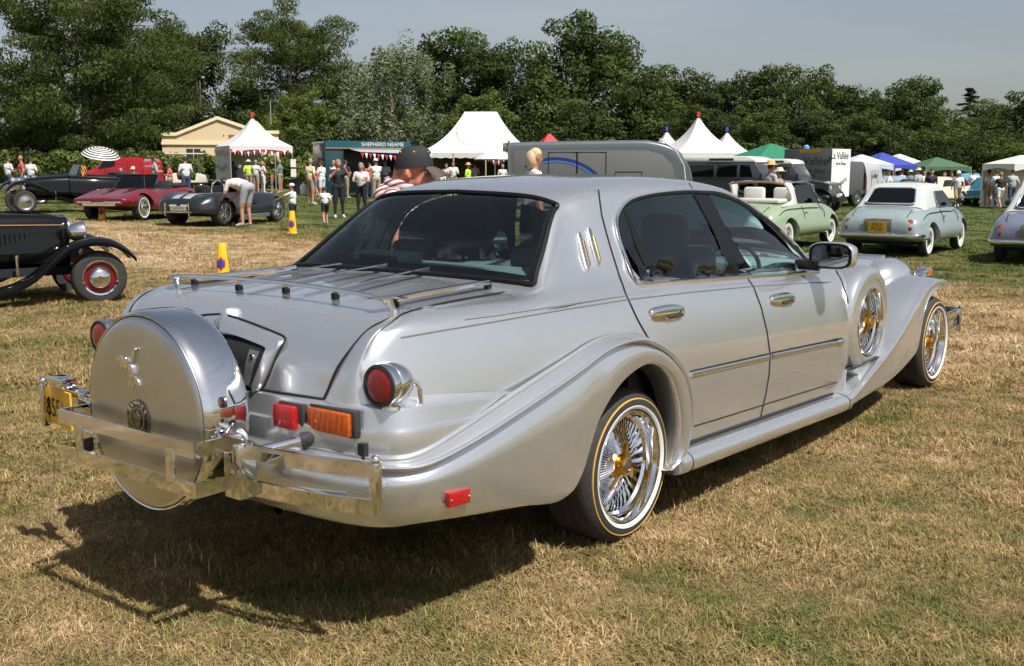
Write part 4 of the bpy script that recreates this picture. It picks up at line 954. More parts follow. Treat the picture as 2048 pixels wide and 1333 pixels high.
def make_tree(kind, h, seed, style='round', wid=1.0, base=.02):
    """unit prototype: height h, returns (trunk mesh, crown mesh)"""
    r = random.Random(seed); nr = np.random.default_rng(seed)
    tb = MB(); v, f, tone = [], [], []
    W = h*.36*wid
    if style == 'fir':
        tb.tube([(0, 0, 0), (0, 0, h*.5), (0, 0, h)], [.22, .14, .02], 7)
        for k in range(46):
            t = .18+.82*(k/46); z = h*t; L_ = (1-t)*h*.30+.15; a = k*2.4+r.uniform(-.3, .3)
            for m_ in range(5):
                u = (m_+1)/5; c = (math.cos(a)*L_*u, math.sin(a)*L_*u, z-.25*L_*u*u+(.12*L_ if u == 1 else 0))
                add_leaves(v, f, tone, nr, c, (.34, .34, .16), 26, .14, .5)
    elif style == 'layer':                       # open, feathery layers on arching limbs
        stems = [(r.uniform(-.5, .5), r.uniform(-.5, .5)) for _ in range(3)]
        tips = []
        for sx_, sy_ in stems:
            ld = r.uniform(0, 6.28); lean = r.uniform(.08, .2)*h
            path = [(sx_*.4, sy_*.4, 0), (sx_, sy_, h*.25), (sx_+math.cos(ld)*lean*.5, sy_+math.sin(ld)*lean*.5, h*.6), (sx_+math.cos(ld)*lean, sy_+math.sin(ld)*lean, h*.92)]
            P = crs(path, 5); tb.tube(P, np.linspace(.30, .04, len(P)), 7)
            for k in range(17):
                t = .20+.78*k/16; p = P[int(t*(len(P)-1))]; a = k*2.4+r.uniform(-.4, .4)+ld
                L_ = W*1.15*(.55+.75*math.sin(math.pi*min(1, (1-t)*.85+.15)))*r.uniform(.7, 1.1)
                e = (p[0]+math.cos(a)*L_, p[1]+math.sin(a)*L_, p[2]+L_*r.uniform(.10, .40))
                Q = crs([p, ((p[0]+e[0])/2, (p[1]+e[1])/2, p[2]+(e[2]-p[2])*.75), e], 4); tb.tube(Q, np.linspace(.10, .015, len(Q)), 5)
                for u in np.linspace(.38, 1.05, 6):
                    c = np.array(p)+(np.array(e)-np.array(p))*u; c[2] += .25
                    add_leaves(v, f, tone, nr, c+nr.normal(size=3)*.35, (L_*.28, L_*.28, .50), 210, .135, .7)
    else:
        th = h*(.55 if style == 'round' else .5)
        P = crs([(0, 0, 0), (r.uniform(-.2, .2), r.uniform(-.2, .2), th*.5), (r.uniform(-.5, .5), r.uniform(-.5, .5), th)], 4)
        tb.tube(P, np.linspace(.38, .16, len(P)), 8)
        nl = 44 if style == 'round' else 54
        for k in range(nl):
            # clump centres on an uneven dome
            u = r.random(); a = r.uniform(0, 6.283)
            zz = base+(1-base)*(.06+.90*u**.85)
            prof = math.sin(math.pi*min(1, max(0.02, (zz-base)/(1-base)))**.72)**.62
            rr = W*prof*(r.uniform(.25, 1.0)**.55)*r.uniform(.8, 1.12)
            c = np.array((rr*math.cos(a), rr*math.sin(a), h*zz*.93))
            cr_ = h*r.uniform(.075, .135)
            if k % 3 == 0:
                s0 = P[int(len(P)*.45)+k % 4]; tb.tube(crs([tuple(s0), tuple((np.array(s0)+c)/2+np.array((0, 0, -.3))), tuple(c)], 3), np.linspace(.12, .03, 7), 5)
            nn = 520 if style == 'round' else 360
            if style == 'willow':
                for m_ in range(5):
                    add_leaves(v, f, tone, nr, c+nr.normal(size=3)*cr_*.55, (cr_*.42, cr_*.42, cr_*.85), 80, .20, .45)
            else:
                # a few sub-clumps make the broccoli relief of a broadleaf crown
                for m_ in range(4):
                    add_leaves(v, f, tone, nr, c+nr.normal(size=3)*cr_*.55, (cr_*.70, cr_*.70, cr_*.58), nn//4, .175, .8)
    tm = tb.mesh('trunk', bark, smooth=60)
    me = bpy.data.meshes.new('crown'); me.from_pydata(v, [], f); me.materials.append(LM[kind])
    me.attributes.new('tone', 'FLOAT', 'POINT').data.foreach_set('value', [float(x) for x in tone])
    return tm, me
PROTO = {}
def tree(kind, style, px, dist, top_px, label, wid=1.0, group=None, seed=1, name='broadleaf_tree', h0=13.0, pw=1.0, base=.02, sink=0.0, rz=None):
    """tree standing in photo column px at the given distance, as tall as its top in the photo asks"""
    key = (kind, style, seed, pw, base)
    if key not in PROTO: PROTO[key] = make_tree(kind, h0, seed, style, pw, base)
    tm, cm = PROTO[key]
    p = at(px, dist); H = CAM.z+(334-top_px)/FPX*dist-p.z+sink
    s = H/h0
    t = thing(name, label, 'tree', (p.x, p.y, p.z-sink), rnd.uniform(0, 6.28) if rz is None else rz, group)
    t.scale = (s*wid, s*wid, s)
    for nm, me in (('trunk', tm), ('crown', cm)):
        o = bpy.data.objects.new(nm, me); COL.objects.link(o); o.parent = t
    return t
TG = 'trees of the wood behind the field'
# the wood, left to right; top_px is the height of the crown in the photograph
tree('oak', 'round', 40, 84, 160, 'leafy green tree at the left edge beside the tall feathery tree', 1.25, TG, 3)
tree('acacia', 'layer', 160, 74, -34, 'tall feathery tree with open layers of foliage at the far left', .80, None, 2, 'feathery_tree', pw=1.05)
tree('acacia', 'layer', 285, 92, 66, 'right-hand stem of the tall feathery trees, overhanging the cream building', .72, None, 5, 'feathery_tree', pw=.95)
tree('dark', 'round', 400, 104, 66, 'dark tree with bare grey limbs behind the cream building', 1.0, TG, 4)
tree('acacia', 'layer', 590, 98, 38, 'broad flat-topped tree rising above the white pagoda tent', .68, TG, 7)
tree('oak', 'round', 490, 96, 165, 'mid-green tree filling the gap left of the white pagoda tent', 1.2, TG, 8)
tree('lime', 'round', 610, 88, 190, 'lower bright green tree directly behind the white pagoda tent', 1.25, TG, 9)
tree('willow', 'willow', 795, 90, 84, 'pale silvery willow behind the green bar trailer', 1.12, None, 6, 'willow_tree', pw=1.1)
tree('oak', 'round', 700, 97, 150, 'green tree to the left of the silvery willow', 1.1, TG, 3)
tree('oak', 'round', 900, 106, 78, 'rounded oak to the right of the silvery willow', 1.2, TG, 8)
tree('dark', 'round', 985, 102, 96, 'dark oak behind the ridged white marquee', 1.1, TG, 4)
tree('lime', 'round', 960, 90, 190, 'low olive tree directly behind the ridged white marquee', 1.3, TG, 9)
tree('oak', 'round', 1165, 98, 38, 'tallest domed oak in the middle of the wood', 1.05, TG, 12, pw=1.05)
tree('dark', 'round', 1080, 100, 118, 'dark tree tucked against the left of the tallest oak', 1.0, TG, 10)
tree('oak', 'round', 1255, 92, 150, 'spreading oak at the right foot of the tallest oak', 1.3, TG, 3)
tree('oak', 'round', 1150, 90, 205, 'low rounded oak in front of the tallest oak above the red tent', 1.35, TG, 8)
tree('oak', 'round', 1345, 100, 140, 'oak behind the three-peaked pagoda tents', 1.2, TG, 12, pw=1.05)
tree('dark', 'round', 1440, 98, 158, 'dark oak behind the green canopy', 1.15, TG, 4)
tree('oak', 'round', 1540, 100, 142, 'knobbly oak above the box truck, second highest of the right-hand wood', 1.2, TG, 8)
tree('oak', 'round', 1615, 98, 150, 'oak crown just right of the knobbly oak', 1.0, TG, 3)
tree('dark', 'round', 1690, 100, 172, 'dark oak above the white delivery vans', 1.1, TG, 10)
tree('oak', 'round', 1765, 102, 182, 'evenly rounded oak left of the last big oak', 1.05, TG, 12, pw=1.05)
tree('oak', 'round', 1830, 98, 164, 'last big rounded oak before the fir', 1.1, TG, 8)
tree('dark', 'round', 1395, 88, 215, 'low dark tree between the pagoda peaks and green canopy', 1.5, TG, 10)
tree('oak', 'round', 1500, 88, 225, 'low green tree just above the box truck roof', 1.5, TG, 3)
tree('dark', 'round', 1620, 90, 228, 'low dark tree above the gap between box truck and vans', 1.5, TG, 4)
tree('oak', 'round', 1730, 90, 225, 'low green tree above the row of blue canopies', 1.5, TG, 12, pw=1.05)
tree('lime', 'round', 1850, 96, 238, 'low olive tree behind the dark green canopy', 1.6, TG, 9)
tree('fir', 'fir', 1932, 118, 180, 'narrow pointed fir standing alone above the wood at the right', 1.7, None, 1, 'fir_tree')
tree('oak', 'round', 1925, 108, 240, 'low tree at the foot of the pointed fir', 1.7, TG, 8)
tree('oak', 'round', 2000, 112, 205, 'tree with a hazy outline right of the pointed fir', 1.25, TG, 3)
tree('dark', 'round', 2065, 100, 180, 'tree at the right edge of the picture', 1.2, TG, 12, pw=1.05)
tree('lime', 'round', 2010, 92, 280, 'low bright bush-like tree behind the far white canopy', 2.2, TG, 9)
tree('dark', 'round', -60, 84, 150, 'dark tree partly outside the left edge', 1.3, TG, 4)
tree('dark', 'round', 220, 92, 200, 'dark tree in the shade behind the feathery trees', 1.5, TG, 10)
tree('dark', 'round', 335, 98, 120, 'dark tree between the feathery trees and the cream building', 1.2, TG, 4)
tree('dark', 'round', 2180, 100, 190, 'tree just outside the right edge', 1.3, TG, 10)
for k, (px_, d_, tp_, kd, sd_) in enumerate(((2290, 102, 170, 'oak', 8), (2420, 104, 190, 'dark', 4), (2560, 106, 160, 'oak', 3), (2720, 110, 185, 'dark', 10), (-190, 84, 120, 'oak', 8), (-330, 88, 90, 'dark', 4), (-480, 92, 130, 'oak', 3), (-640, 96, 110, 'dark', 10))):
    tree(kd, 'round', px_, d_, tp_, '%s tree of the wood beyond the %s edge of the picture' % ('first second third fourth'.split()[k % 4], 'right' if px_ > 0 else 'left'), 1.3, TG, sd_)
# hedge along the left part of the field
def hedge(name, label, p0, p1, h, wd, kind, seed, n=26):
    nr = np.random.default_rng(seed); v, f, tone = [], [], []
    a, b_ = Vector(p0), Vector(p1)
    for k in range(n):
        c = a.lerp(b_, (k+.5)/n)
        for m_ in range(3):
            add_leaves(v, f, tone, nr, np.array((c.x, c.y, c.z+h*(.25+.25*m_)))+nr.normal(size=3)*np.array((.3, .3, .12)), ((b_-a).length/n*.8, wd, h*.30), 220, .13, .8)
    me = bpy.data.meshes.new('foliage'); me.from_pydata(v, [], f); me.materials.append(LM[kind]); me.attributes.new('tone', 'FLOAT', 'POINT').data.foreach_set('value', [float(x) for x in tone])
    t = thing(name, label, 'hedge'); o = bpy.data.objects.new('foliage', me); COL.objects.link(o); o.parent = t
    return t
hedge('hedge', 'shaggy green hedge along the left boundary of the field', at(-60, 72), at(370, 66), 2.1, .9, 'lime', 31, 34)
hedge('hedge', 'clipped green hedge behind the white pagoda tent', at(350, 66), at(660, 70), 1.9, .8, 'lime', 32, 26)
hedge('hedge', 'dark undergrowth at the foot of the wood', at(640, 88), at(2150, 92), 5.0, 1.6, 'dark', 33, 80)
hedge('hedge', 'dark undergrowth below the tall feathery trees', at(-80, 80), at(660, 84), 4.2, 1.5, 'dark', 34, 44)
# ================================================================== other vehicles (local frame: x forward, y left, z up; origin on the ground under the rear axle)
paint = lambda nm, c, m=.0, r=.3: mat(nm, c, r, m, .8, var=.04, vscale=3)
winglass = glass('car_window', (.16, .18, .18))
seeglass = glass('pale_window', (.62, .68, .68))
steel_rim = mat('alloy', (.55, .55, .56), .2, 1)
red_rim = mat('red_rim_paint', (.14, .006, .012), .25, coat=.8)
white_paint = mat('cream_white_paint', (.64, .615, .56), .35, coat=.4, var=.03)
headlamp_m = mat('headlamp_glass', (.75, .76, .76), .08, .6)
def loft_closed(st, nx=4, nr=4):
    rows = []
    for x, prof in st:
        half = crs([(x, -y, z) for y, z in prof], nr)
        rows.append(np.vstack([half, (half[1:-1]*np.array((1, -1, 1)))[::-1]]))
    rows = np.array(rows).transpose(1, 0, 2); rows = np.array([crs(r, nx) for r in rows]).transpose(1, 0, 2)
    mb = MB(); mb.grid(rows, closev=True)
    n = rows.shape[1]; m = rows.shape[0]
    mb.f += [tuple(range(n-1, -1, -1)), tuple((m-1)*n+k for k in range(n))]; mb.mi += [0, 0]
    return mb
def with_arches(mb, name, m, parent, arches, smooth=45):
    """cut wheel arches (x, z, radius, inner y) into a closed body and give it back as a part"""
    o = mb.build(name, m, None, smooth=0)
    c = MB()
    for x, z, r, yi in arches:
        for s in (-1, 1):
            M4 = Matrix.Translation((x, s*yi, z)) @ Matrix.Rotation(R(90)*-s, 4, 'X')
            c.lathe([(r, 0), (r, 1.2)], 30, M4, caps=True)
    co = c.build('cutter', dark, None, smooth=0)
    md = o.modifiers.new('b', 'BOOLEAN'); md.operation = 'DIFFERENCE'; md.object = co; md.solver = 'EXACT'
    bpy.context.view_layer.update()
    dg = bpy.context.evaluated_depsgraph_get(); me = bpy.data.meshes.new_from_object(o.evaluated_get(dg)); me.name = name
    bpy.data.objects.remove(o); bpy.data.objects.remove(co)
    me.shade_smooth(); me.set_sharp_from_angle(angle=R(smooth))
    if len(me.materials) > 1:
        pass
    o = bpy.data.objects.new(name, me); COL.objects.link(o); o.parent = parent
    return o
WH = {}
def wheel(parent, loc, r, w, style, left=False):
    """axis along y, outer face towards -y (right side)"""
    key = (r, w, style); RX = Matrix.Rotation(R(90), 4, 'X')
    if key not in WH:
        wr = {'white': .60, 'chrome': .68, 'red': .66, 'alloy': .70, 'steel': .60, 'thin': .72}[style]*r
        rimm = {'white': white_paint, 'chrome': chrome, 'red': red_rim, 'alloy': steel_rim, 'steel': white_paint if False else steel_rim, 'thin': steel_rim}[style]
        a = MB().lathe([(wr, .0), (wr*.94, -.004), (wr*.86, -.025), (wr*.70, -.03), (wr*.45, -.012), (wr*.3, .0), (0, .006)] if style != 'alloy' else [(wr, 0), (wr*.92, -.01), (wr*.88, -.06), (wr*.3, -.03), (wr*.22, -.005), (0, 0)], 28, RX).mesh('wheel', rimm, 35)
        t = MB().lathe([(wr*.97, -.01), (wr*1.03, .006), (r*.86, .012), (r*.95, .0), (r, -.03), (r, -w+.03), (r*.94, -w), (wr, -w)], 32, RX).mesh('tyre', black_rubber, 40)
        ex = []
        if style in ('white', 'chrome'): ex.append(('whitewall', MB().lathe([(wr*1.02, .0085), (wr*1.05, .012), (r*(.86 if style == 'white' else .80), .0155), (r*(.87 if style == 'white' else .81), .012)], 32, RX).mesh('whitewall', white_rubber, 40)))
        if style == 'white': ex.append(('hub_cap', MB().lathe([(wr*.62, -.015), (wr*.5, .012), (wr*.2, .028), (0, .03)], 20, RX).mesh('hub_cap', chrome, 40)))
        if style == 'chrome': ex.append(('hub_cap', MB().lathe([(wr*.5, -.02), (wr*.42, .02), (wr*.15, .03), (0, .03)], 20, RX).mesh('hub_cap', chrome, 40)))
        if style == 'red':
            ex.append(('hub_cap', MB().lathe([(wr*.62, -.012), (wr*.58, .02), (wr*.4, .05), (0, .064)], 28, RX).mesh('hub_cap', chrome, 50)))
            ex.append(('trim_ring', MB().lathe([(wr*1.03, .002), (wr*1.0, .014), (wr*.9, .010), (wr*.86, -.012)], 36, RX).mesh('trim_ring', chrome, 50)))
        if style == 'alloy':
            sp = MB()
            for k in range(5):
                an = 2*math.pi*k/5; sp.tube([RX @ Vector((.1*wr*math.cos(an), .1*wr*math.sin(an), -.005)), RX @ Vector((wr*.93*math.cos(an), wr*.93*math.sin(an), -.012))], [wr*.16, wr*.10], 6)
            ex.append(('rim_spokes', sp.mesh('rim_spokes', steel_rim, 40)))
        WH[key] = (a, t, ex)
    a, t, ex = WH[key]
    o = bpy.data.objects.new('wheel', a); COL.objects.link(o); o.parent = parent; o.location = loc
    if left: o.rotation_euler = (0, 0, math.pi)
    for nm, me in [('tyre', t)]+ex:
        c = bpy.data.objects.new(nm, me); COL.objects.link(c); c.parent = o
    return o
def four(parent, xs, yw, r, w, style, r2=None):
    for x, rr in ((xs[0], r), (xs[1], r2 or r)):
        wheel(parent, (x, -yw, rr), rr, w, style); wheel(parent, (x, yw, rr), rr, w, style, True)
def quad(pts, name, m, parent, th=.006):
    """thin panel through coplanar-ish points, given real thickness"""
    P = [Vector(p) for p in pts]; n = (P[1]-P[0]).cross(P[2]-P[0]).normalized()*th; k = len(P)
    return MB().add([p for p in P]+[p-n for p in P], [tuple(range(k)), tuple(range(2*k-1, k-1, -1))]+[(i, k+i, k+(i+1) % k, (i+1) % k) for i in range(k)]).build(name, m, parent, smooth=0)
def plate(parent, M, wd, ht, lines, size, colm=None):
    mb = MB().box((0, 0, 0), (wd, ht, .01)); mb.v = [tuple(M @ Vector(p)) for p in mb.v]
    o = mb.build('number_plate', colm or pl_y, parent, smooth=0)
    for i, t in enumerate(lines): put_text('plate_text', t, size, M @ Matrix.Translation((0, (len(lines)-1)*size*.42-i*size*.84, .006)), blk, o, .0008)
    return o
REARF = Matrix(((0, 0, -1, 0), (-1, 0, 0, 0), (0, 1, 0, 0), (0, 0, 0, 1)))     # u->-y, v->z, normal -x : panels read from behind
RIGHTF = Matrix(((1, 0, 0, 0), (0, 0, -1, 0), (0, 1, 0, 0), (0, 0, 0, 1)))     # u->x, v->z, normal -y : panels read from the right side
LEFTF = Matrix(((-1, 0, 0, 0), (0, 0, 1, 0), (0, 1, 0, 0), (0, 0, 0, 1)))
# ---------------- small retro convertible coupe
def retro(label, col, roofm, loc, rz, open_=False, lines=None):
    t = thing('retro_coupe', label, 'car', loc, rz, 'retro coupes parked in a row')
    st = [(-.76, [(0,.60),(.3,.60),(.50,.57),(.56,.50),(.50,.43),(0,.42)]), (-.73, [(0,.69),(.4,.68),(.60,.62),(.655,.50),(.60,.39),(0,.37)]), (-.62, [(0,.80),(.42,.785),(.67,.70),(.74,.53),(.70,.34),(0,.32)]), (-.40, [(0,.885),(.45,.865),(.70,.77),(.785,.56),(.76,.30),(0,.27)]), (-.05, [(0,.925),(.5,.905),(.705,.83),(.805,.60),(.79,.28),(0,.24)]), (.45, [(0,.94),(.55,.925),(.70,.88),(.812,.64),(.80,.27),(0,.23)]), (1.0, [(0,.93),(.55,.92),(.70,.875),(.812,.64),(.80,.27),(0,.23)]), (1.6, [(0,.92),(.55,.905),(.70,.86),(.81,.63),(.80,.27),(0,.23)]), (2.1, [(0,.89),(.5,.875),(.68,.82),(.80,.60),(.79,.28),(0,.24)]), (2.55, [(0,.83),(.45,.81),(.64,.75),(.77,.56),(.75,.30),(0,.26)]), (2.85, [(0,.72),(.4,.70),(.58,.64),(.68,.50),(.64,.34),(0,.30)]), (2.98, [(0,.58),(.3,.57),(.45,.54),(.52,.48),(.46,.40),(0,.38)])]
    with_arches(loft_closed(st, 4, 4), 'body', col, t, [(0, .30, .345, .50), (2.3, .30, .345, .50)])
    MB().box((1.15, 0, .27), (3.2, 1.1, .10)).build('underside', dark, t)
    four(t, (0, 2.3), .745, .285, .15, 'white')
    # roof
    if not open_:
        g = [(-.10, [(0,.93),(.5,.91),(.64,.87),(.66,.85)]), (.05, [(0,1.06),(.48,1.04),(.61,.98),(.675,.86)]), (.28, [(0,1.27),(.44,1.25),(.565,1.16),(.675,.87)]), (.42, [(0,1.325),(.44,1.31),(.57,1.21),(.68,.88)]), (.8, [(0,1.36),(.44,1.345),(.58,1.25),(.685,.88)]), (1.2, [(0,1.345),(.44,1.33),(.58,1.24),(.685,.88)]), (1.35, [(0,1.315),(.43,1.30),(.575,1.22),(.685,.88)]), (1.8, [(0,.96),(.46,.945),(.62,.90),(.69,.86)])]
        rows = []
        for x, p in g:
            h = crs([(x, -y, z) for y, z in p], 5); rows.append(np.vstack([h[::-1], (h[1:]*np.array((1, -1, 1)))]))
        MB().grid(np.array([crs(r, 4) for r in np.array(rows).transpose(1, 0, 2)]).transpose(1, 0, 2)).build('roof', roofm, t, smooth=50)
        rwp = [(-.055,.46,.985),(.21,.39,1.225),(.235,.30,1.25),(.235,-.30,1.25),(.21,-.39,1.225),(-.055,-.46,.985),(-.07,-.40,.965),(-.07,.40,.965)]
        rw = quad([(x-.012, y, z+.012) for x, y, z in rwp], 'rear_window', winglass, t)
        MB().tube([(x-.014, y, z+.014) for x, y, z in rwp], .014, 6, closed=True).build('window_seal', chrome, rw)
        MB().box((.25, 0, 1.02), (.1, 1.0, .30)).build('seat_back', mat('tan_leather', (.35, .2, .1), .6), t, bevel=.04)
        for s in (-1, 1):
            q = [(.62,s*.60,1.20),(1.25,s*.595,1.20),(1.70,s*.685,.92),(.62,s*.69,.90)]
            qq = quad([(x, y+s*.012, z) for x, y, z in q], 'side_window', winglass, t)
            MB().tube([(x, y+s*.014, z) for x, y, z in q], .010, 6, closed=True).build('window_frame', chrome, qq)
        quad([(1.82,.60,.93),(1.82,-.60,.93),(1.40,-.50,1.27),(1.40,.50,1.27)], 'windscreen', winglass, t)
    else:
        # folded roof: fixed white quarter hoops, rails and screen frame stay up
        for s in (-1, 1):
            MB().prism([(-.16,.86),(.58,.88),(.545,1.06),(.50,1.24),(.40,1.31),(.22,1.335),(.10,1.30),(.22,1.21),(.32,1.08),(.34,.97),(.10,.93)], lambda u, v, w: (u, s*(w-(v-.86)*.19), v), .655, .70).build('roof_quarter', roofm, t, bevel=.012)
            MB().tube(crs([(.40,s*.60,1.31),(.9,s*.595,1.345),(1.30,s*.60,1.315),(1.52,s*.635,1.15),(1.78,s*.69,.92)], 5), .018, 8).build('roof_rail', chrome, t)
            quad([(.60,s*.68,.90),(1.70,s*.685,.91),(1.45,s*.635,1.17),(1.22,s*.605,1.29),(.60,s*.605,1.27)], 'side_window', winglass, t)
        quad([(1.82,.60,.93),(1.82,-.60,.93),(1.38,-.55,1.30),(1.38,.55,1.30)], 'windscreen', seeglass, t)
        MB().tube(crs([(.10,-.57,1.30),(.06,-.3,1.335),(.05,0,1.34),(.06,.3,1.335),(.10,.57,1.30)], 4), .022, 8).build('roof_bow', mat('bronze_window_frame', (.20, .15, .10), .5), t)
        for y in (-.33, .33):
            MB().box((.75, y, 1.0), (.16, .46, .45)).build('seat', white_paint, t, bevel=.06)
        MB().box((.15, 0, .965), (.5, 1.15, .09)).build('folded_hood', white_paint, t, bevel=.035)
    # bumper, lamps, trim
    for s_, xs in ((-1, -.775), (1, 3.0)):
        P = [(xs*1.0-s_*.18 if False else xs, 0, .40)]
        pts = [(xs+(.30 if s_ < 0 else -.30), -.79, .41), (xs+(.10 if s_ < 0 else -.10), -.76, .405), (xs, -.60, .40), (xs-.015*(-s_), 0, .40), (xs, .60, .40), (xs+(.10 if s_ < 0 else -.10), .76, .405), (xs+(.30 if s_ < 0 else -.30), .79, .41)]
        MB().tube(crs(pts, 4), .034, 8, flat=(1.1, .6)).build('bumper', chrome, t)
    for s in (-1, 1):
        for z, m_ in ((.645, amber_lens), (.53, red_lens)):
            M4 = Matrix.Translation((-.70 if z > .6 else -.735, s*.575, z)) @ Matrix.Rotation(R(-90), 4, 'Y')
            l = MB().lathe([(.06, -.06), (.062, .0), (.056, .012), (.05, .008)], 20, M4).build('tail_lamp', chrome, t)
            MB().lathe([(.051, .006), (.035, .02), (0, .026)], 18, M4).build('lens', m_, l)
        MB().tube([(-.60, s*.545, .735), (-.50, s*.55, .80), (-.50, s*.55, .86)], [.016, .012, .004], 6).build('lamp_fin', chrome, t)
        mr = MB().sphere((1.62, s*.86, 1.0), (.05, .085, .065), 14, 10).tube([(1.62, s*.70, .88), (1.62, s*.82, .96)], .012, 6).build('door_mirror', mat('mirror_black', (.02, .02, .022), .3), t)
        MB().tube(crs([(-.50,s*.735,.64),(-.36,s*.748,.74),(-.10,s*.745,.80),(.3,s*.768,.815),(.9,s*.765,.815),(1.5,s*.765,.80)], 4), .007, 6).build('side_moulding', seam, t)
        MB().tube(crs([(.66,s*.735,.85),(.66,s*.81,.70),(.67,s*.82,.5),(.67,s*.805,.30)], 4), .006, 6).build('door_gap', seam, t)
        MB().tube(crs([(1.72,s*.74,.84),(1.74,s*.81,.68),(1.74,s*.81,.5),(1.73,s*.80,.30)], 4), .006, 6).build('door_gap', seam, t)
        MB().box((.78, s*.80, .73), (.11, .03, .02)).build('door_handle', chrome, t, bevel=.006)
        hl = MB().lathe([(.09, -.05), (.095, .0), (.085, .015)], 20, Matrix.Translation((2.86, s*.50, .60)) @ Matrix.Rotation(R(90), 4, 'Y')).build('headlamp', chrome, t)
        MB().lathe([(.086, .012), (.05, .03), (0, .036)], 18, Matrix.Translation((2.86, s*.50, .60)) @ Matrix.Rotation(R(90), 4, 'Y')).build('lens', headlamp_m, hl)
    bl_ = [(-.42,-.52,.862),(-.62,-.51,.775),(-.735,-.47,.62),(-.745,-.44,.47),(-.745,.44,.47),(-.735,.47,.62),(-.62,.51,.775),(-.42,.52,.862)]
    MB().tube([(x-.008, y, z+.006) for x, y, z in bl_], .006, 5).build('boot_gap', seam, t)
    M4 = Matrix.Translation((-.775, 0, .555)) @ Matrix.Rotation(R(-8), 4, 'Y') @ REARF
    mb = MB().box((0, .015, -.012), (.52, .22, .02)); mb.v = [tuple(M4 @ Vector(p)) for p in mb.v]; mb.build('recess_shade_panel', mat('recess_shade_chrome', (.30, .33, .36), .25, .8), t, bevel=.01)
    if lines: plate(t, M4 @ Matrix.Translation((0, 0, .004)), .33, .19, lines, .105)
    MB().tube(crs([(-.72, -.26, .69), (-.755, 0, .70), (-.72, .26, .69)], 4), .016, 6).build('boot_handle', chrome, t)
    return t
pale_aqua = paint('pale_aqua_paint', (.235, .285, .29)); mint = paint('mint_green_paint', (.26, .325, .205)); blue_grey = paint('blue_grey_paint', (.14, .16, .21))
aqua_roof = mat('off_white_vinyl', (.43, .445, .43), .55, var=.04)
retro('pale aqua retro coupe with closed white roof and yellow plate, rear view', pale_aqua, aqua_roof, (16.85, 3.72, gz(16.85, 3.72)), R(2), lines=('J553', 'MUK'))
retro('mint green retro convertible with its roof folded, behind the silver sedan', mint, white_paint, (16.25, 6.28, gz(16.3, 6.3)), R(1), True)
retro('blue-grey retro coupe cut by the right edge of the picture', blue_grey, aqua_roof, (16.75, .98, gz(16.7, 1)), R(4), lines=('K861', 'FJB'))
